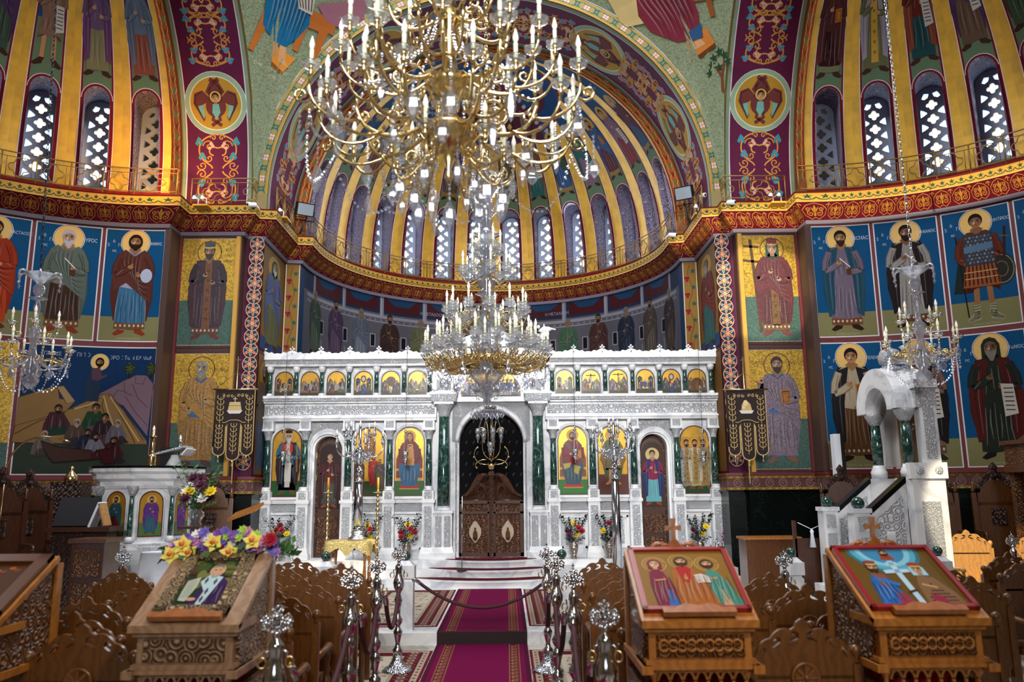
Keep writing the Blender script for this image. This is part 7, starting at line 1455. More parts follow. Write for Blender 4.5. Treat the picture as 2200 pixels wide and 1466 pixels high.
# --- two small crystal chandeliers in the side half domes
def small_chandelier(x, y, label, lean, cm):
    t = thing('chandelier', label, 'chandelier', (x, y, 0), 0); b = MB()
    b.lathe([(.02, 3.28), (.09, 3.34), (.11, 3.4), (.05, 3.46), (.1, 3.55), (.06, 3.62), (.09, 3.7), (.05, 3.78), (.04, 3.9), (.07, 4.0), (.09, 4.08), (.04, 4.14), (.03, 4.3), (.05, 4.4), (.025, 4.5), (.12, 4.53), (.03, 4.55), (.07, 4.62), (.08, 4.68), (.04, 4.74), (.1, 4.8), (.2, 4.86), (.22, 4.87), (.05, 4.84)], 'crystal_solid', n=16, flute=.03); b.build('glass_stem', t)
    b = MB(); chain(b, 4.86, 11.2, cm, .022, 0, 0, *lean); b.build('chain', t)
    ring_parts(t, 'glass_scroll', lambda b: (b.tube(bez((.16, 0, 4.85), (.24, 0, 4.93), (.31, 0, 4.88), (.28, 0, 4.76), 8), .014, 'crystal_solid', 6), b.gem((.28, 0, 4.7), .022, .08, 'crystal')), 6)
    ring_parts(t, 'arm', lambda b: (b.tube(bez((.05, 0, 3.72), (.2, 0, 3.5), (.42, 0, 3.55), (.46, 0, 3.76), 9), .012, 'crystal_solid', 6), b.tube([V((.28 + px, 0, 3.66 + pz)) for px, pz in spiral(0, 0, .06, 0, 1.4, 9)], .008, 'gilt', 4), b.tube(bez((.1, .03, 3.66), (.2, .06, 3.72), (.34, .05, 3.7), (.4, .02, 3.62), 7), .009, 'gilt', 4), b.tube([V((.36 + px, .03, 3.66 + pz)) for px, pz in spiral(0, 0, .05, 2, -1.3, 8)], .008, 'gilt', 4)), 8)
    ring_parts(t, 'upper_arm', lambda b: (b.tube(bez((.04, 0, 4.05), (.12, 0, 3.9), (.24, 0, 3.95), (.27, 0, 4.08), 8), .01, 'crystal_solid', 5), b.tube([V((.18 + px, 0, 4.02 + pz)) for px, pz in spiral(0, 0, .045, 0, 1.3, 8)], .007, 'gilt', 4)), 4, .5)
    candle_at(t, pos_ring(8, .46, 3.82) + pos_ring(4, .27, 4.14, .5), 1.05)
    ring_parts(t, 'bead_swag', lambda b: swag(b, .44, .44, 3.66, 8, .0 + .2, .014), 8)
    ring_parts(t, 'bead_swag', lambda b: strand(b, bez((.44, 0, 3.66), (.36, 0, 3.25), (.2, 0, 3.2), (.08, 0, 3.3), 8), .014), 8)
    ring_parts(t, 'crystal_drop', lambda b: drop(b, .24, 0, 3.55, .13, .045), 8, .2); ring_parts(t, 'crystal_drop', lambda b: drop(b, .46, 0, 3.7, .09, .028), 8)
    return t
small_chandelier(-6.08, 10.65, 'small dim crystal chandelier hanging on a dark chain before the garden mural', (-.0, -.5), 'iron')
small_chandelier(5.98, 10.65, 'small bright crystal chandelier on a silver chain before the soldier saint mural', (0, 0), 'silver')

# ---------------------------------------------------------------- hanging silver lamps
def votive(t, z0, s=1.0, x=0, y=0, ch=True):
    b = MB(); b.lathe([(.004 * s, z0 - .0), (.018 * s, z0 + .02), (.01 * s, z0 + .05), (.035 * s, z0 + .09), (.05 * s, z0 + .13), (.03 * s, z0 + .16), (.055 * s, z0 + .19), (.062 * s, z0 + .23), (.05 * s, z0 + .25), (.06 * s, z0 + .27)], 'silver_chased', (x, y, 0), 12); return b
def hanging_lamp(p, ztop, label):
    t = thing('oil_lamp', label, 'oil lamp', p); b = votive(t, -.14); b.build('lamp_body', t)
    for k in range(3):
        a = TAU * k / 3; b = MB(); strand(b, [(.055 * cos(a), .055 * sin(a), .12), (.01 * cos(a), .01 * sin(a), .5)], .012, 'silver', .03); b.build('lamp_chain', t)
    b = MB(); b.lathe([(.005, .48), (.03, .5), (.035, .53), (.01, .57), (.004, .6)], 'silver', n=10); b.build('crown', t)
    b = MB(); q_ = ztop - p[2]; b.tube([(0, 0, .58), (0, 0, q_ - .1)] + bez((0, 0, q_ - .1), (0, .05, q_ + .1), (0, .25, q_ + .05), (0, 16.3 - p[1], 4.67 - p[2]), 6), .004, 'iron', 4); b.lathe([(.02, ztop - p[2] - 1.2), (.03, ztop - p[2] - 1.16), (.03, ztop - p[2] - 1.1), (.015, ztop - p[2] - 1.06)], 'glass_cup', n=8); b.build('wire', t)
for px, py, lab in ((607, 985, 'silver hanging lamp before the icon of the bishop in black hat'), (871, 985, 'silver hanging lamp before the icon of mother and child'), (1236, 980, 'silver hanging lamp before the enthroned figure icon'), (1512, 985, 'silver hanging lamp before the icon of three bishops')): hanging_lamp(at(px, py, 15.9), 5.0, lab)
t = thing('lamp_cluster', 'cluster of small silver lamps on bead chains hanging in the gate arch', 'oil lamp', (0, 16.0, 2.85))
for k in range(9):
    a = TAU * k / 9; r_ = .27 if k else 0; b = votive(t, -.02 if k else -.28, .9 if k else 1.3, r_ * cos(a), r_ * sin(a)); b.build('lamp', t); b = MB(); strand(b, [(r_ * cos(a), r_ * sin(a), .22 if k else .06), (r_ * .4 * cos(a), r_ * .4 * sin(a), .68)], .009, 'silver', .03); b.build('lamp_chain', t)
b = MB(); b.lathe([(.1, .66), (.14, .69), (.1, .72), (.02, .75)], 'silver', n=14); b.tube([(0, 0, .74), (0, 0, .9), (0, .44, .92)], .006, 'silver', 5); b.build('hanger', t)

# ---------------------------------------------------------------- candelabra, candle stands, table
def candelabrum(p, h, label, fl=True):
    t = thing('candelabrum', label, 'candelabrum', p, .2); b = MB(); b.lathe([(.17, 0), (.17, .03), (.12, .06), (.1, .1), (.12, .13), (.08, .16)], 'silver_chased', n=20); b.build('base', t)
    z = h - 1.0; b = MB(); b.lathe([(.075, .15), (.085, .2), (.06, .25)], 'silver', n=16); b.lathe([(.085, .24), (.062, z - .05)], 'silver', n=28, flute=.06); b.lathe([(.08, z - .05), (.09, z - .02), (.05, z), (.045, z + .06), (.075, z + .1), (.08, z + .15), (.05, z + .19), (.045, z + .26), (.07, z + .3), (.085, z + .35), (.1, z + .38), (.05, z + .42), (.1, z + .48), (.06, z + .54), (.03, z + .6), (.025, z + .92)], 'silver', n=16); b.build('column', t)
    pos = []
    for k in range(8):
        a = TAU * k / 8 + .2; r_, zz = ((.42, z + .66), (.3, z + .8))[k % 2]
        b = MB(); b.tube(bez((.06, 0, z + .5), (.2, 0, z + .3), (r_ + .02, 0, z + .4), (r_, 0, zz - .04), 10), .012, 'silver', 6); b.tube([V((.2 + px, 0, z + .42 + pz)) for px, pz in spiral(0, 0, .07, 0, 1.4, 10)], .009, 'silver', 5); b.tube([V((.14 + px, 0, z + .34 + pz)) for px, pz in spiral(0, 0, .06, 3, -1.4, 10)], .009, 'silver', 5); b.lathe([(.01, zz - .05), (.03, zz - .03), (.04, zz), (.02, zz + .02), (.03, zz + .06), (.02, zz + .09)], 'silver_chased', (r_, 0, 0), 10); o = b.build('arm', t); o.rotation_euler = (0, 0, a)
        pos.append((r_ * cos(a), r_ * sin(a), zz + .09))
    pos.append((0, 0, z + .92)); b0 = None
    for p_ in pos:
        if b0 is None: b = MB(); b.lathe([(.02, 0), (.024, .03), (.016, .05)], 'silver', n=8); b.lathe([(.007, .05), (.017, .065), (.018, .085), (.004, .13)], 'bulb', n=8); b0 = b.build('flame_bulb', t)
        else: o = b0.copy(); COL.objects.link(o); o.parent = t; o.location = p_; continue
        b0.location = p_
    return t
TY = 14.5; tt = at(753, 1163, TY); TZ = tt.z
t = thing('table', 'small carved table under a gold cloth with the silver candelabrum', 'table', (tt.x, TY, .15)); hh = TZ - .15
b = MB(); b.box((0, 0, hh - .03), (.72, .6, .04), 'wood_stand'); b.build('tabletop', t)
for x, y in ((-.3, -.24), (.3, -.24), (-.3, .24), (.3, .24)): b = MB(); b.lathe([(.03, 0), (.02, .1), (.035, .3), (.02, .5), (.035, hh - .12), (.03, hh - .05)], 'wood_stand', (x, y, 0), 8); b.build('leg', t)
b = MB(); vs = []; fs = []; n = 48
for j in range(7):
    for i in range(n):
        a = TAU * (i + .5) / n; sq = 1 / max(abs(cos(a)), abs(sin(a))); m_ = max(0, 1 - abs(sin(a))) if sin(a) < 0 else 0
        dip = .07 + .2 * max(0, 1 - abs(((a / (pi / 2)) % 1) - .5) * 3.2) + (.2 * max(0, 1 - abs(a - 1.5 * pi) * 2.6)); k = max(0, j - 2) / 4
        e = (0.02, .6, 1, 1.02, 1.04, 1.06, 1.08)[j]; vs.append((.385 * e * sq * cos(a) * (1 + .02 * k * sin(a * 11)), .325 * e * sq * sin(a) * (1 + .02 * k * sin(a * 11)), .014 - dip * k))
for j in range(6):
    for i in range(n): fs.append((j * n + i, j * n + (i + 1) % n, (j + 1) * n + (i + 1) % n, (j + 1) * n + i))
b.add(vs, fs, 'gold_cloth', True); b.build('tablecloth', label='pale gold patterned cloth draped over the small table', cat='tablecloth', loc=(tt.x, TY, TZ))
p = at(768, 1158, TY); top = at(770, 905, TY).z; candelabrum((p.x, TY, TZ + .02), top - TZ - .06, 'silver candelabrum standing on the gold-draped table')
p = at(1325, 1150, 14.2); top = at(1322, 895, 14.2).z; candelabrum((p.x, 14.2, .15), top - .2, 'tall silver candelabrum standing on the floor before the altar screen')
for px, lab in ((702, 'tall gilt candle stand with orange candle between door and table'), (810, 'tall gilt candle stand with orange candle beside the candelabrum table')):
    z1 = at(px, 1024, 14.9).z; p = at(px, 1150, 14.9); t = thing('candle_stand', lab, 'candle stand', (p.x, 14.9, .15)); H = z1 - .15 - .28
    b = MB(); b.lathe([(.13, 0), (.12, .03), (.05, .06), (.03, .1)], 'gilt', n=14); b.build('base', t)
    pr = []; k = 0; z = .1
    while z < H - .02: pr += [(.016, z), (.032 if k % 3 else .05, z + .035), (.02, z + .07)]; z += .085; k += 1
    b = MB(); b.lathe(pr, 'gilt', n=10); b.lathe([(.02, H * .42), (.09, H * .42 + .01), (.09, H * .42 + .02), (.02, H * .42 + .03)], 'gilt', n=14); b.lathe([(.02, H - .03), (.09, H - .01), (.1, H), (.02, H)], 'gilt', n=14); b.build('stem', t)
    b = MB(); b.lathe([(.022, H), (.02, H + .26)], 'wax_orange', n=10); b.build('candle', t)

# ---------------------------------------------------------------- flowers
def bloom(b, c, r, m, n=7, layers=2):
    c = V(c)
    for l in range(layers):
        rr_ = r * (1 - .35 * l)
        for i in range(n):
            a = TAU * (i + .5 * l) / n; e = V((cos(a), sin(a), .25 + .5 * l)).normalized(); s = V((-sin(a), cos(a), 0)); q = c + V((0, 0, r * .18 * l))
            b.add([q, q + e * rr_ * .5 + s * rr_ * .36, q + e * rr_ + V((0, 0, rr_ * .12)), q + e * rr_ * .5 - s * rr_ * .36, q + e * rr_ * .55 + V((0, 0, rr_ * .2))], [(0, 1, 4), (1, 2, 4), (2, 3, 4), (3, 0, 4)], m, True)
    b.ball(c + V((0, 0, r * .2)), r * .3, m, 6)
def sprig(b, p, d, L, m, n=7):
    p, d = V(p), V(d).normalized(); b.tube([p, p + d * L * .5, p + d * L + V((0, 0, -.02 * L))], .004, m, 4); s = d.orthogonal().normalized()
    for i in range(2 * n):
        q = p + d * L * (.2 + .8 * i / (2 * n)); e = (s * (1 if i % 2 else -1) + d * .7 + d.cross(s) * .5 * sin(i * 1.7)).normalized(); w_ = d.cross(e).normalized() * .022; l = .07
        b.add([q, q + e * l * .5 + w_, q + e * l, q + e * l * .5 - w_], [(0, 1, 2, 3)], m)
def bouquet(loc, label, cols, s=1.0, vase='vase_metal', seed=1, vh=.34, leafm='leaf_dark', name='flower_vase'):
    t = thing(name, label, 'vase of flowers', loc); r = random.Random(seed); b = MB(); b.lathe([(.055 * s, 0), (.06 * s, .02), (.045 * s, .05), (.085 * s, vh * .6), (.08 * s, vh * .78), (.045 * s, vh * .92), (.06 * s, vh)], vase, n=14); b.build('vase', t)
    b = MB()
    for i in range(9): a = i * 2.4; sprig(b, (0, 0, vh - .02), (cos(a) * .55, sin(a) * .4, 1.0), (.42 + r.uniform(0, .2)) * s, leafm, 8)
    for i in range(8): a = i * 2.1; sprig(b, (0, 0, vh - .02), (cos(a) * 1.3, sin(a), .5), .22 * s, leafm, 5)
    b.build('greenery', t)
    for i, c in enumerate(cols): a = i * 2.4 + .5; rad = (.05 + .035 * (i % 3)) * s * 1.3; b = MB(); b.M = Matrix.Translation((rad * cos(a), rad * sin(a) - .04, vh + (.1 + .07 * (i % 4)) * s)) @ Matrix.Rotation(.9, 4, 'X'); bloom(b, (0, 0, 0), .075 * s, 'petal_' + c, 9, 3); b.build('flower', t)
    return t
for px, lab, cols in ((597, 'silver vase with purple, yellow and red flowers below the bishop icon', ['maroon', 'yellow', 'red', 'red', 'maroon', 'yellow', 'red']), (786, 'vase of yellow and red flowers half hidden behind the candelabrum table', ['yellow', 'red', 'red', 'yellow', 'red']), (873, 'silver vase with yellow and bright red flowers below the mother and child icon', ['yellow', 'red', 'red', 'yellow', 'red', 'red']), (1233, 'silver vase with yellow and dark red flowers below the enthroned figure icon', ['yellow', 'maroon', 'red', 'yellow', 'maroon', 'red']), (1309, 'dark flower vase hidden behind the floor candelabrum', ['maroon', 'yellow', 'maroon', 'red']), (1505, 'dark vase with yellow blooms below the icon of three bishops', ['yellow', 'maroon', 'yellow'])): p = at(px, 1150, 16.0); bouquet((p.x, 16.08, FZ), lab, cols, 1.05, seed=px)
t = thing('orchid_pot', 'white pot with a thin orchid beside the altar screen end', 'potted plant', (at(1551, 1200, 15.4).x, 15.35, .29)); b = MB(); b.lathe([(.09, 0), (.12, .22), (.125, .24)], 'white_pot', n=14); b.build('pot', t); b = MB(); sprig(b, (0, 0, .22), (.05, 0, 1), .6, 'leaf_dark', 4); sprig(b, (0, 0, .22), (-.6, 0, .8), .4, 'leaf_dark', 4); b.build('stem', t); b = MB()
for i in range(7): b.ball((.03 * cos(i * 2), .02 * sin(i * 2), .6 + .04 * i), .018, 'petal_pink', 6)
b.build('blossoms', t)
p = at(420, 1130, 10.8); bouquet((p.x, 10.8, p.z), 'glass vase with white and deep purple flowers beside the pulpit', ['white', 'white', 'maroon', 'maroon', 'maroon', 'yellow', 'white', 'maroon', 'maroon', 'yellow'], 1.25, 'glass_cup', 3, .22, 'leaf')
b = MB(); b.box((p.x, 10.8, p.z - .02), (.34, .34, .03), 'wood_dark'); b.lathe([(.14, 0), (.12, .03), (.03, .06), (.03, p.z - .18)], 'wood_dark', (p.x, 10.8, .15), 10); b.build('flower_stand', label='slim dark stand under the vase of white and purple flowers', cat='stand')
# garland on the pale desk
t = thing('flower_garland', 'mixed garland of orchids, roses and violets along the top of the pale desk', 'garland', (-1.44, 5.2, 1.49)); r = random.Random(21); b = MB()
for i in range(60): sprig(b, (r.uniform(-.33, .33), r.uniform(-.04, .08), .02), (r.uniform(-1, 1), r.uniform(-.8, .3), r.uniform(-.1, .8)), r.uniform(.06, .13), 'leaf', 4)
b.build('greenery', t)
for i in range(64):
    x = -.34 + .68 * ((i * .618) % 1); z = .02 + .17 * r.random() * (1 - (x / .42) ** 2) ; c = r.choice(['purple', 'violet', 'pink', 'purple', 'violet', 'white', 'lime', 'pink', 'crimson', 'violet']); b = MB(); b.M = Matrix.Translation((x, -.05 - .04 * r.random(), z)) @ Matrix.Rotation(1.1 + r.uniform(-.4, .3), 4, 'X') @ rotz(r.random() * 6); bloom(b, (0, 0, 0), r.uniform(.028, .044), 'petal_' + c, 8, 2); b.build('flower', t)
for x, z in ((-.31, .03), (-.2, .04), (-.05, .1), (.19, .11), (-.24, .09), (.05, .04)): b = MB(); b.M = Matrix.Translation((x, -.11, z)) @ Matrix.Rotation(1.25, 4, 'X') @ rotz(x * 9); bloom(b, (0, 0, 0), .065, 'petal_lemon', 5, 2); b.ball((0, 0, .03), .018, 'petal_orange', 6); b.build('flower', t, label='yellow orchid bloom')
for x, z in ((.05, .0), (.3, .12)): b = MB(); b.M = Matrix.Translation((x, -.12, z)) @ Matrix.Rotation(1.2, 4, 'X'); bloom(b, (0, 0, 0), .055, 'petal_crimson', 9, 3); b.build('flower', t, label='dark red rose')
# poinsettias on the shelves of the desks
for x, lab, c in ((-1.43, 'magenta-red poinsettia under the pale desk', 'magenta'), (1.385, 'red poinsettia under the desk with three haloed figures', 'red'), (2.62, 'red poinsettia under the desk with the pale cross icon', 'crimson')):
    t = thing('poinsettia', lab, 'plant', (x, 4.83, .535)); r = random.Random(int(x * 100)); b = MB(); b.lathe([(.07, 0), (.09, .14), (.1, .15)], 'wood_dark', n=12); b.build('pot', t)
    for i in range(5): b = MB(); b.M = Matrix.Translation((-.17 + .085 * i + r.uniform(-.02, .02), -.02 + r.uniform(-.08, .05), .25 + r.uniform(-.02, .06))) @ Matrix.Rotation(.7 + r.uniform(-.4, .3), 4, 'X'); bloom(b, (0, 0, 0), .11, 'petal_' + c, 7, 2); b.build('bract_flower', t)
    b = MB()
    for i in range(12): sprig(b, (0, 0, .14), (cos(i), sin(i), .7), .16, 'leaf', 3)
    b.build('leaves', t)
# ---------------------------------------------------------------- marble pulpit with six sides
PX, PY = -5.05, 12.1
t = thing('pulpit', 'many-sided white marble pulpit with green columns and small painted figures', 'pulpit', (PX, PY, 0), radians(9)); N6 = 8
def hexa(b, prof, m, rot=0): b.lathe(prof, m, n=8, smooth=False, R=Matrix.Rotation(rot, 3, 'Z'))
b = MB(); hexa(b, [(.62, .15), (.62, .3), (.5, .34), (.46, .8), (.5, .9), (.62, .98), (.7, 1.08), (.74, 1.12), (.74, 1.2), (.7, 1.22)], 'marble'); b.build('base', t)
b = MB(); hexa(b, [(.66, 1.2), (.66, 2.0)], 'marble'); b.build('parapet', t)
b = MB(); hexa(b, [(.68, 1.96), (.7, 2.0), (.7, 2.06), (.76, 2.1), (.76, 2.16), (.82, 2.2), (.82, 2.25)], 'marble'); b.build('cornice', t)
b = MB(); hexa(b, [(.835, 2.25), (.835, 2.28)], 'dark_marble'); b.build('rim_slab', t, label='dark polished top slab')
for k in range(8):
    a = TAU * k / 8; b = MB(); b.lathe([(.034, 1.3), (.036, 1.45), (.028, 1.86)], 'green_marble', (.69 * cos(a), .69 * sin(a), 0), 12); b.build('column', t, label='small green marble column')
    b = MB(); c = (.69 * cos(a), .69 * sin(a), 0); b.lathe([(.06, 1.22), (.06, 1.27), (.04, 1.3)], 'marble', c, 10); b.lathe([(.03, 1.86), (.05, 1.9), (.075, 1.97), (.075, 2.0)], 'marble_fine', c, 10); b.build('capital', t)
cols = [('#2f5a5a', '#7a2020'), ('#5a2a72', '#6a3a8a'), ('#2a4a6a', '#6a2a2a'), ('#3a4a2a', '#5a3a2a'), ('#4a3a2a', '#2a3a5a'), ('#5a2a2a', '#2a4a3a')]
for k in range(8):
    a = TAU * (k + .5) / 8; n_ = V((cos(a), sin(a), 0)); u = V((-sin(a), cos(a), 0)); ap = .66 * cos(pi / 8)
    P = Paint('icon_paint'); P.poly(arch_poly(-.16, .16, 0, .48, 14), '#5a1a16'); P.poly(arch_poly(-.145, .145, .015, .475, 14), GOLD, 'gold_leaf'); P.rect(-.145, .015, .145, .2, '#4a6a3a'); c1, c2 = {5: ('#7a2020', '#1f4f5a'), 6: ('#27566a', '#5b2d7a')}.get(k, cols[k % 6]); saint(P, 0, .04, .53, tunic=c1, cloak=c2, hair='#2a1a12', beard='#2a1a12', hal='#c9a050', rim=None, det=1)
    o = n_ * (ap + .004); P.build('icon_panel', flat((o.x, o.y, 1.29), u, (0, 0, 1)), t)
    b = MB(); b.tube([o + u * -.17 + V((0, 0, 1.26)), o + u * -.17 + V((0, 0, 1.77))] + [o + u * (-.17 * cos(pi * i / 10)) + V((0, 0, 1.77 + .17 * sin(pi * i / 10))) for i in range(1, 10)] + [o + u * .17 + V((0, 0, 1.77)), o + u * .17 + V((0, 0, 1.26))], .014, 'marble', 5); b.build('arch_moulding', t)
    if k in (5, 6):
        P = Paint(); 
        for j, s in enumerate(('ΔωΡΕΑ ΕΝΟΡΙΤωΝ', 'ΕΝ ΜΝΗΜΗ ΑΥΤωΝ')): P.text(s, 0, -j * .05, .04, '#5d6068', .8)
        o2 = n_ * (.735 * cos(pi / 8) + .003); P.build('inscription', flat((o2.x, o2.y, 1.17), u, (0, 0, 1)), t)
b = MB(); b.slab(-.55, -1.1, -.25, .35, .15, .52, 'marble'); b.slab(-.52, -1.14, -.28, .38, .52, .56, 'marble'); b.build('step_block', t)
p = at(372, 985, 11.7); t = thing('book_rest', 'small white marble book rest on top of the pulpit', 'book rest', (p.x, 11.75, 2.28)); b = MB(); b.lathe([(.12, 0), (.1, .04), (.06, .12), (.05, .16)], 'marble', n=14); b.build('foot', t)
b = MB(); b.box((-.02, 0, .22), (.44, .34, .03), 'marble_fine', Matrix.Rotation(-.25, 3, 'Y')); b.box((.2, 0, .2), (.12, .34, .02), 'marble', Matrix.Rotation(-.9, 3, 'Y')); b.build('slab', t)
p = at(322, 1000, 11.8); t = thing('candlestick', 'brass and silver candlestick standing on the pulpit rim', 'candlestick', (p.x, 11.85, 2.28)); b = MB(); b.lathe([(.06, 0), (.062, .02), (.055, .03), (.058, .14), (.05, .16), (.018, .18), (.025, .24), (.03, .34), (.015, .4), (.035, .42), (.06, .44), (.015, .46), (.02, .52)], 'brass', n=14); b.build('stem', t); b = MB(); b.lathe([(.014, .52), (.02, .55), (.004, .6)], 'bulb', n=8); b.build('bulb', t)
p = at(384, 960, 12.4); t = thing('candlestick', 'small silver lamp rising behind the marble book rest', 'candlestick', (p.x, 12.45, 2.28)); b = MB(); b.lathe([(.05, 0), (.02, .03), (.02, .3), (.05, .32), (.015, .34), (.03, .4), (.012, .42)], 'silver', n=12); b.build('stem', t); b = MB(); b.lathe([(.012, .42), (.018, .45), (.004, .5)], 'bulb', n=8); b.build('bulb', t)
# ---------------------------------------------------------------- marble stair pulpit with a vaulted canopy
t = thing('canopy_stairs', 'white marble stair with carved balustrade rising to a vaulted canopy with crown', 'marble stairs', (0, 0, 0)); X0, X1, Y0, Y1 = 5.86, 6.36, 11.2, 12.45; b = MB()
for y in (Y0, Y1 - .3):
    b.slab(X0, X1, y, y + .3, .15, 2.02, 'marble')
b.slab(X0, X1, Y0, Y1, .15, 1.6, 'marble'); b.build('platform', t)
b = MB()
for i in range(8): z = .15 + .18 * (i + 1); b.slab(4.75 + .14 * i, X0, Y0 + .16, Y1 - .16, .15, z, 'marble')
b.build('steps', t)
for y, q in ((Y0, 0), (Y1 - .16, 1)):
    b = MB(); f = lambda p, y=y: V((p.x, y - p.z + .0, p.y)); f2 = lambda p, y=y: V((p.x, y + .02 - p.z - .14 * 0, p.y))
    pol_ = [(5.26, .15), (X0, .15), (X0, 2.0), (5.26, 1.52)]; b.prism(pol_, .12, 'marble', lambda p, y=y: V((p.x, y + .02 - p.z, p.y))); b.prism([(5.36, .35), (X0 - .06, .35), (X0 - .06, 1.78), (5.36, 1.42)], .012, 'marble_carved', lambda p, y=y: V((p.x, y + .008 - p.z, p.y)))
    b.prism([(5.3, 1.5), (X0, 1.96), (X0, 2.04), (5.3, 1.58)], .18, 'dark_marble', lambda p, y=y: V((p.x, y - .01 - p.z, p.y)))
    for k in range(7): b.tube(bez((5.55 + .015 * k, y - .004, 1.3), (5.5 + .02 * k, y - .006, 1.05), (5.6 + .02 * k, y - .006, .9), (5.72 + .015 * k, y - .004, .6 + .03 * k), 8), .009, 'marble', 4)
    b.build('balustrade', t)
    b = MB(); x = 5.2; b.box((x, y + .08, .85), (.22, .24, 1.4), 'marble'); b.box((x, y - .045, 1.4), (.14, .01, .2), 'marble_fine'); b.box((x, y - .045, .85), (.14, .01, .75), 'marble_fine'); b.box((x, y + .08, 1.58), (.26, .28, .06), 'marble'); o = b.build('newel_post', t)
    b = MB(); b.ball((x, y + .08, 1.68), .09, 'green_marble', 14); b.build('newel_ball', o, label='dark green marble ball')
b = MB(); xc = (X0 + X1) / 2 + .02; b.box((xc + .03, Y0 - .02, 1.1), (.46, .06, 1.84), 'marble'); b.box((xc + .03, Y0 - .055, 1.05), (.26, .012, 1.3), 'marble_fine'); b.box((xc + .03, Y0 - .02, 2.12), (.52, .12, .22), 'marble')
for d in (-.12, .14): b.lathe([(.06, 0), (.05, .012), (.015, .015)], 'marble_fine', (xc + .03 + d, Y0 - .08, 2.12), 10, R=Matrix.Rotation(pi / 2, 3, 'X'))
b.build('front_pier', t)
b = MB(); b.box((X1 - .1, Y0 + .06, 2.75), (.24, .16, 1.1), 'marble'); b.box((X1 - .1, Y0 - .025, 2.7), (.15, .012, .85), 'marble_fine'); b.build('pilaster', t); b = MB(); b.box((X1 - .1, Y1 - .1, 2.75), (.24, .16, 1.1), 'marble'); b.build('pilaster', t)
for y in (Y0 + .1, Y1 - .22):
    b = MB(); c = (X0 + .12, y, 0); b.lathe([(.075, 2.22), (.08, 2.5), (.065, 2.82)], 'green_marble', c, 16); b.build('column', t, label='dark green marble column')
    b = MB(); b.lathe([(.11, 2.02), (.12, 2.12), (.09, 2.18), (.08, 2.22)], 'marble', c, 16); b.lathe([(.068, 2.82), (.09, 2.86), (.14, 2.95), (.15, 3.0)], 'marble_fine', c, 14); b.build('capital', t)
b = MB(); yc = (Y0 + Y1) / 2; R_ = (Y1 - Y0) / 2
for x0, x1, r0, r1 in ((X0 - .04, X0 + .1, R_ - .27, R_ + .02), (X0 + .1, X0 + .17, R_ - .33, R_), (X0 + .17, X0 + .26, R_ - .25, R_ - .02), (X0 + .26, X0 + .34, R_ - .33, R_), (X0 + .34, X1 + .03, R_ - .26, R_ + .02)):
    n = 18; pts = [(r1 * cos(pi * i / n), r1 * sin(pi * i / n)) for i in range(n + 1)] + [(r0 * cos(pi - pi * i / n), r0 * sin(pi - pi * i / n)) for i in range(n + 1)]
    b.prism(pts, x1 - x0, 'marble', lambda p, x1=x1: V((x1 + p.z, yc + p.x, 3.0 + p.y)))
b.slab(X1 - .28, X1 + .05, Y0 - .06, Y0 + .14, 3.28, 3.4, 'marble'); b.slab(X1 - .26, X1 + .03, Y0 - .03, Y0 + .14, 3.0, 3.28, 'marble_fine'); b.build('vault', t)
b = MB(); c = (X0 + .25, yc, 3.6); b.lathe([(.17, 0), (.19, .05), (.13, .07), (.1, .1), (.16, .13), (.17, .22), (.13, .32), (.04, .36), (.01, .4)], 'marble_fine', c, 16); b.build('crown', t)
P = Paint('icon_paint'); P.poly(arch_poly(-.42, .42, 0, 1.0, 14), GOLD, 'gold_leaf'); saint(P, 0, .05, 1.2, tunic='#6a4a2a', cloak='#5a2a1c', hal='#c9a050', seed=9, hair='#8a8078', beard='#8a8078')
P.build('back_icon', flat((X1 - .02, yc + .0, 2.0), (0, -1, 0), (0, 0, 1)), t, label='gold icon inside the canopy')
# ---------------------------------------------------------------- carved stalls
def stall(x, y, rz, label, w='wood_chair', cv='wood_dark_carved', z=.15, s=1.0, hi=1.0):
    t = thing('choir_stall', label, 'stall', (x, y, z), rz, 'carved high-backed stalls'); t.scale = (s, s, s); H = 1.75 * hi
    b = MB(); b.slab(-.3, .3, -.02, .03, .1, H - .25, w); b.prism([(-.28, H - .3), (.28, H - .3), (.26, H - .1)] + [(.22 * cos(pi * i / 12), H - .1 + .2 * sin(pi * i / 12)) for i in range(13)] + [(-.26, H - .1)], .05, w, lambda p: V((p.x, -.02 - p.z, p.y))); b.build('backrest', t)
    b = MB()
    for q in (-1, 1):
        for k in range(5): b.tube([V((q * (.24 - .045 * k) + px, 0, H + .0 + .045 * k + pz)) for px, pz in spiral(0, 0, .05, k, 1.3 * q, 8)], .016, cv, 5)
    b.lathe([(.03, H + .1), (.06, H + .18), (.05, H + .26), (.07, H + .3), (.01, H + .38)], cv, n=8); b.box((0, -.025, 1.28 * hi), (.2, .02, .24), cv); b.build('carved_crest', t)
    for q in (-1, 1):
        b = MB(); b.slab(q * .29, q * .35, -.04, .04, 0, H - .1, w); o = b.build('post', t); b = MB(); b.lathe([(.02, H - .1), (.035, H - .06), (.02, H - .02), (.03, H + .03), (.005, H + .08)], w, (q * .32, 0, 0), 8); b.build('finial', o)
        b = MB(); b.slab(q * .29, q * .35, -.5, 0, 1.02, 1.07, w); b.tube([V((q * .32, -.5 + .045 * cos(a), 1.0 + .045 * sin(a))) for a in [TAU * i / 10 for i in range(10)]], .025, w, 5, True); b.build('armrest', t); b = MB(); b.slab(q * .295, q * .345, -.46, -.4, 0, 1.02, w); b.slab(q * .3, q * .33, -.4, 0, .45, .5, w); b.slab(q * .305, q * .325, -.4, -.02, .55, .9, cv); b.build('leg', t)
    b = MB(); b.slab(-.29, .29, -.42, 0, .48, .53, w); b.build('seat', t)
    return t
wood('wood_stall', '#4e2c12', '#633a19')
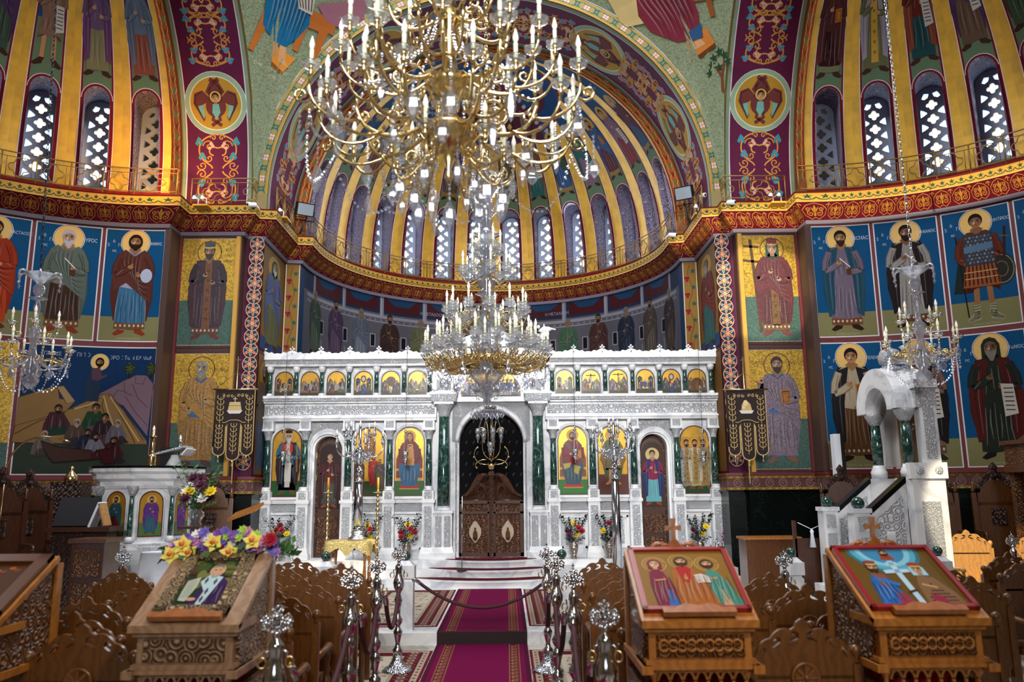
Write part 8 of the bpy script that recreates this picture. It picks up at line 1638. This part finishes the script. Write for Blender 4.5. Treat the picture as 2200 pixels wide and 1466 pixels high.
for k, (px, Y, lab, rz) in enumerate(((2150, 12.9, 'carved stall with scrolled arms, nearest the carved throne edge', .3), (2015, 13.1, 'carved stall with scrolled arms, second from the marble stairs', .3), (1985, 14.2, 'carved stall half hidden behind the marble canopy stairs', .3))): p = at(px, 1150, Y); stall(p.x, Y, -rz, lab, 'wood_stall')
p = at(1812, 1100, 13.6); stall(p.x, 13.6, -.2, 'dark carved stall in shade behind the marble stair newel', 'wood_dark', z=.15)
for k, (px, Y, lab, rz) in enumerate(((-5, 11.3, 'dark carved stall cut by the picture edge beyond the pulpit', .8), (55, 12.2, 'dark carved stall beside the book stand', .8))): p = at(px, 1120, Y); stall(p.x, Y, rz, lab, 'wood_dark')
p = at(452, 1120, 14.0); stall(p.x, 14.0, .2, 'carved wooden throne between the pulpit and the altar screen', 'wood_stall', z=.15)
p = at(2196, 1050, 11.0); t = thing('bishop_throne', 'tall carved wooden throne canopy at the picture edge', 'throne', (8.3, 11.75, .15)); b = MB()
for q in (-1, 1):
    b.slab(q * .42, q * .32, -.35, -.25, 0, 2.0, 'wood_carved'); b.slab(q * .42, q * .32, .25, .35, 0, 2.0, 'wood_carved')
b.build('post', t); b = MB(); b.slab(-.46, .46, -.4, .4, 1.95, 2.06, 'wood_stall'); b.slab(-.44, .44, -.38, .38, 2.06, 2.36, 'wood_carved'); b.slab(-.48, .48, -.42, .42, 2.36, 2.42, 'wood_stall'); b.lathe([(.4, 2.42), (.3, 2.5), (.12, 2.62), (.05, 2.7)], 'wood_carved', n=12); b.build('canopy', t); b = MB(); b.slab(-.36, .36, .26, .32, .1, 1.95, 'wood_carved'); b.slab(-.4, .4, -.3, .3, .5, .56, 'wood_stall'); b.build('backrest', t)
# ---------------------------------------------------------------- banners
mat('embroidery', lin('#b9975a'), .45, .35)
def banner(px, label, boat):
    c = at(px, 920, 15.0); w, h = .74, 1.25; t = thing('banner', label, 'banner', (c.x, 15.0, at(px, 838, 15.0).z - h)); y = 0
    out = [(-w / 2, h), (-w / 2, .18)] + [(-w / 2 + .11 - .11 * cos(pi * i / 8), .12 - .1 * sin(pi * i / 8)) for i in range(9)] + [(-w / 2 + .22, .55), (-.13, .62), (-.12, .08)] + [(-.12 * cos(pi * i / 8), .04 - .11 * sin(pi * i / 8)) for i in range(9)] + [(.12, .08), (.13, .62), (w / 2 - .22, .55)] + [(w / 2 - .11 - .11 * cos(pi * i / 8), .12 - .1 * sin(pi * i / 8)) for i in range(9)] + [(w / 2, .18), (w / 2, h)]
    b = MB(); b.prism(out, .012, 'velvet_dark', lambda p: V((p.x, -p.z, p.y))); b.build('cloth', t)
    P = Paint('embroidery_paint'); g = '#b59758'; P.line(out, .018, g, True)
    for q in (-1, 1):
        for (x, z0, z1) in ((q * .27, .12, .56), (q * .27, .62, 1.12)): 
            P.line([(x, z0), (x, z1)], .01, g)
            for k in range(5): z = z0 + (z1 - z0) * (k + .5) / 5; P.line(bez((x, z), (x + .05, z), (x + .08, z + .05), (x + .05, z + .08), 5), .013, g); P.line(bez((x, z), (x - .05, z), (x - .08, z + .05), (x - .05, z + .08), 5), .013, g)
        for k in range(3): P.line(spiral(q * (.06 + .08 * k), 1.14, .035, k, 1.2 * q, 8), .012, g)
        P.poly([(q * .25, .57), (q * .27, .61), (q * .29, .57), (q * .27, .53)], g); P.line(bez((0, .68), (q * .12, .7), (q * .15, .6), (q * .22, .64), 6), .012, g)
    P.line([(0, .04), (0, .62)], .01, g)
    for k in range(6):
        z = .1 + .09 * k
        for q in (-1, 1): P.line(bez((0, z), (q * .04, z), (q * .07, z + .04), (q * .05, z + .07), 5), .013, g)
    if boat: P.poly([(-.13, .86), (-.1, 1.02), (.1, 1.02), (.13, .86)], '#b9a06a'); P.poly([(-.15, .86), (.15, .86), (.1, .8), (-.1, .8)], '#c9c2b4'); P.line([(0, 1.0), (0, 1.12)], .014, '#d0c090'); P.line([(-.04, 1.08), (.04, 1.08)], .012, '#d0c090'); P.line([(-.12, .95), (.12, .95)], .01, '#6a4a22')
    else: P.poly([(-.1, .84), (-.08, .98), (0, 1.06), (.08, .98), (.11, .84)], '#b9975a'); P.ell(-.01, 1.0, .045, .055, '#cdb98a', 12); P.ell(-.05, .92, .03, .035, '#cdb98a', 10); P.poly([(-.14, .86), (.14, .86), (.1, .8), (-.1, .8)], '#c9c2b4')
    P.build('embroidery', flat((0, -.001, 0), (1, 0, 0), (0, 0, 1)), t)
    b = MB(); b.tube([(-.42, -.01, h + .01), (.42, -.01, h + .01)], .014, 'gilt', 6); b.tube([(0, .04, -1.0 * 0 - .5), (0, .04, h + .5)], .014, 'gilt', 6); b.box((0, .04, h + .56), (.012, .012, .16), 'gilt'); b.box((0, .04, h + .58), (.09, .012, .012), 'gilt'); b.tube([(-.4, 0, h + .01), (0, .03, h + .34), (.4, 0, h + .01)], .005, 'gilt', 4); b.build('pole', t)
    for x in (-w / 2 + .11, 0, w / 2 - .11): b = MB(); b.lathe([(.004, .0), (.016, -.02), (.012, -.04), (.022, -.12)], 'gilt', (x, -.01, .02 if x else -.06), 8); b.build('tassel', t)
    return t
mat('embroidery_paint', rough=.5, attr=True, bump=('noise', 150, .3, .004))
banner(502, 'black banner with gold embroidery of figures in a boat, on the emperor pier', True); banner(1606, 'black banner with gold embroidery of a mother and child, on the empress pier', False)
# ---------------------------------------------------------------- floodlights, cameras, clamp lights
def flood(px, py, Y, label, q):
    p = at(px, py, Y); t = thing('floodlight', label, 'floodlight', p); R = Matrix.Rotation(q * .6, 3, 'Z') @ Matrix.Rotation(.35, 3, 'X')
    b = MB(); b.box((0, 0, 0), (.4, .14, .3), 'iron', R); b.box(R @ V((0, .1, 0)), (.28, .12, .2), 'iron', R); b.tube([R @ V((-.22, .02, 0)), R @ V((-.22, .02, -.22)) + V((0, .1, 0)), R @ V((.22, .02, -.22)) + V((0, .1, 0)), R @ V((.22, .02, 0))], .015, 'iron', 6); b.build('housing', t)
    b = MB(); b.box(R @ V((0, -.075, 0)), (.35, .01, .25), 'lens_glass', R); b.build('lens', t)
    b = MB(); b.tube([V((0, .1, -.2)), wall_pt_near(p) - p], .02, 'iron', 6); b.build('bracket', t)
def wall_pt_near(p): return V((p.x + (.12 if p.x > 0 else -.12), p.y + .1, 7.6))
flood(655, 450, 17.1, 'black floodlight on the walkway corner, emperor side', .9); flood(1470, 415, 16.6, 'black floodlight on the walkway corner, empress side', -.9)
def cctv(px, py, Y, label, d):
    p = at(px, py, Y); t = thing('security_camera', label, 'camera', p, d); b = MB(); b.lathe([(.045, -.09), (.05, -.07), (.05, .08), (.035, .1)], 'white_plastic', n=12, R=Matrix.Rotation(pi / 2 + .25, 3, 'X')); b.build('body', t); b = MB(); b.ball((0, -.09, -.02), .03, 'black_plastic', 8); b.build('lens', t); b = MB(); b.tube([(0, .05, .04), (0, .15, .0), (0, .2, -.06)], .015, 'white_plastic', 6); b.build('arm', t)
for px, py, Y, lab, d in ((541, 440, 15.05, 'white security camera on the walkway edge, emperor pier', -.6), (1571, 435, 15.05, 'white security camera on the walkway edge, empress pier', .6), (1511, 420, 15.9, 'round white security camera behind the empress side railing', .2), (1445, 505, 17.1, 'white security camera low on the apse railing, empress side', .8)): cctv(px, py, Y, lab, d)
mat('yellow_tray', lin('#c58f22'), .5)
for px, py, Y, lab in ((432, 440, 14.95, 'yellow tray with two clamp lamps on the walkway, emperor pier'), (1672, 434, 14.95, 'yellow tray with two clamp lamps on the walkway, empress pier'), (607, 466, 15.9, 'small yellow tray lamp at the walkway corner, emperor side'), (1502, 458, 15.9, 'small yellow tray lamp at the walkway corner, empress side')):
    p = at(px, py, Y); t = thing('tray_lamp', lab, 'lamp', p); w_ = .3 if Y < 15.5 else .2; b = MB(); b.slab(-w_ / 2, w_ / 2, -.05, .3, -.035, 0, 'yellow_tray'); b.build('tray', t)
    for x in ((-.08, .08) if Y < 15.5 else (.0,)): b = MB(); b.tube([(x, .05, 0), (x, .05, .13), (x - .04, 0, .16)], .012, 'white_plastic', 5); b.lathe([(.02, 0), (.045, -.05), (.05, -.06)], 'white_plastic', (x - .06, -.03, .18), 10, R=Matrix.Rotation(.6, 3, 'X')); b.build('clamp_lamp', t)
p = at(1800, 980, 14.3); b = MB(); b.box((p.x, 14.35, p.z), (.12, .16, .78), 'white_plastic'); b.box((p.x + .09, 14.33, p.z), (.07, .12, .76), 'iron'); b.build('column_speaker', label='slim white column loudspeaker on the wall beside the black-tunic saint', cat='loudspeaker')
p = at(338, 985, 14.2); b = MB(); b.box((p.x, 14.6, p.z), (.2, .1, .42), 'black_plastic'); b.build('wall_speaker', label='black box loudspeaker on the wall behind the pulpit', cat='loudspeaker')
# microphone stand by the gate
p = at(993, 1206, 15.1); t = thing('microphone_stand', 'thin microphone stand with long boom beside the gate arch', 'microphone', (p.x - .02, 15.35, .436)); b = MB(); b.tube([(0, 0, 0), (0, 0, 1.35)], .008, 'silver', 6); b.build('pole', t); b = MB(); b.tube([(-.02, 0, 1.3), (.28, .06, 1.66)], .005, 'iron', 5); b.lathe([(.008, 0), (.014, .08)], 'iron', (.28, .06, 1.62), 8); b.build('boom', t); b = MB(); b.lathe([(.1, 0), (.1, .012), (.01, .02)], 'iron', n=14); b.build('foot', t)
# book stand, cabinet, lecterns, cloth-covered table
p = at(150, 1100, 10.6); t = thing('book_stand', 'carved dark book stand holding a large black book and papers', 'book stand', (p.x, 10.9, .15)); b = MB(); b.slab(-.4, .4, -.05, .3, 0, .05, 'wood_dark'); b.slab(-.36, .36, .0, .26, .05, 1.25, 'wood_dark_carved'); b.slab(-.42, .42, -.08, .34, 1.25, 1.31, 'wood_dark'); b.build('body', t)
b = MB(); b.box((-.12, .1, 1.5), (.52, .05, .42), 'black_plastic', Matrix.Rotation(-.5, 3, 'X')); b.build('slope', t); b = MB(); b.box((.2, .02, 1.47), (.03, .2, .34), 'white_cloth', Matrix.Rotation(.35, 3, 'Y')); b.box((.3, .02, 1.47), (.02, .2, .3), 'wood_pale_sunlit', Matrix.Rotation(-.3, 3, 'Y')); b.build('books', label='white-edged book leaning on the dark book stand', cat='book', loc=(p.x, 10.9, .15))
p = at(172, 1160, 9.9); t = thing('cabinet', 'carved wooden cabinet below the book stand near the pulpit', 'cabinet', (p.x, 10.1, .0)); b = MB(); b.slab(-.2, .2, 0, .4, 0, 1.3, 'wood_dark'); b.build('body', t)
for z in (.12, .5, .9): b = MB(); b.slab(-.16, .16, -.015, 0, z, z + .32, 'wood_carved'); b.build('carved_panel', t)
b = MB(); b.slab(-.23, .23, -.04, .44, 1.3, 1.35, 'wood_stall'); b.build('top', t)
p = at(528, 1105, 13.4); t = thing('lectern', 'plain brown reading stand with tilted top near the altar screen', 'lectern', (p.x, 13.4, .15)); b = MB(); b.lathe([(.2, 0), (.18, .05), (.05, .1), (.04, 1.05)], 'wood_stand', n=10); b.build('stem', t); b = MB(); b.box((0, 0, at(528, 1100, 13.4).z - .15), (.5, .42, .04), 'wood_stand', Matrix.Rotation(.25, 3, 'X') @ Matrix.Rotation(-.35, 3, 'Y')); b.build('tilted_top', t)
b = MB(); q0 = at(345, 1210, 10.2); n = 22; vs = []; fs = []
for j in range(5):
    for i in range(n): a = TAU * i / n; r_ = .24 + .03 * j + (.02 * j / 2 * sin(a * 7)); vs.append((r_ * cos(a), r_ * sin(a) * .8, 1.18 - 1.16 * j / 4))
for j in range(4):
    for i in range(n): fs.append((j * n + i, j * n + (i + 1) % n, (j + 1) * n + (i + 1) % n, (j + 1) * n + i))
fs.append(tuple(range(n))); b.add(vs, fs, 'white_cloth', True); b.build('cloth_table', label='round table under a long white satin cloth before the pulpit', cat='table', loc=(q0.x, 10.2, 0))
p = at(150, 1020, 12.9); b = MB(); b.lathe([(.1, 0), (.11, .04), (.1, .1), (.03, .17), (.025, .2), (.035, .23), (.005, .26)], 'brass', n=16); t2 = b.build('brass_bell', label='small brass bell-shaped lamp on the ledge left of the pulpit', cat='lamp', loc=(p.x, 12.95, p.z - .12))
b = MB(); b.box((p.x, 12.98, (p.z - .12 + .15) / 2), (.5, .3, p.z - .12 - .15), 'wood_dark_carved'); b.build('shelf_cabinet', label='dark carved cabinet under the small brass bell lamp', cat='cabinet')
for pts, lab in ((((2008, 1055, 11.6), (2030, 960, 11.6), (1990, 905, 11.6), (1960, 912, 11.6)), 'curved brass lamp arm arching from the stall by the marble canopy'), (((12, 1010, 11.3), (30, 940, 11.3), (90, 925, 11.3), (150, 950, 11.3)), 'curved brass lamp arm arching over the dark stalls at the picture edge')):
    P3 = [at(*q) for q in pts]; b = MB(); b.tube(bez(*[tuple(v) for v in P3], 14), .012, 'brass', 6); b.tube([P3[0], (P3[0].x, P3[0].y, .9)], .01, 'brass', 6); b.build('brass_lamp', label=lab, cat='lamp')
p = at(1740, 1120, 12.6); t = thing('lattice_stand', 'dark stand with a hanging white tassel before the green marble wall', 'stand', (p.x, 12.6, .15)); b = MB(); b.slab(-.25, .25, 0, .05, 0, .98, 'wood_dark'); b.tube([(-.2, -.02, 1.22), (0, -.03, 1.12), (.2, -.02, 1.2)], .006, 'white_cloth', 4); b.slab(-.27, -.22, 0, .05, 0, 1.25, 'wood_dark'); b.slab(.22, .27, 0, .05, 0, 1.25, 'wood_dark'); b.build('frame', t); b = MB(); b.lathe([(.01, 1.12), (.03, 1.09), (.022, 1.05), (.05, .85)], 'white_cloth', (0, -.05, 0), 10); b.build('tassel', t)
p = at(1665, 1180, 13.6); b = MB(); b.box((p.x, 13.9, .6), (.9, .45, .9), 'wood_stall'); b.box((p.x, 13.9, 1.07), (.96, .5, .04), 'wood_stand'); b.build('low_cabinet', label='low brown cabinet against the dark green marble wall', cat='cabinet')
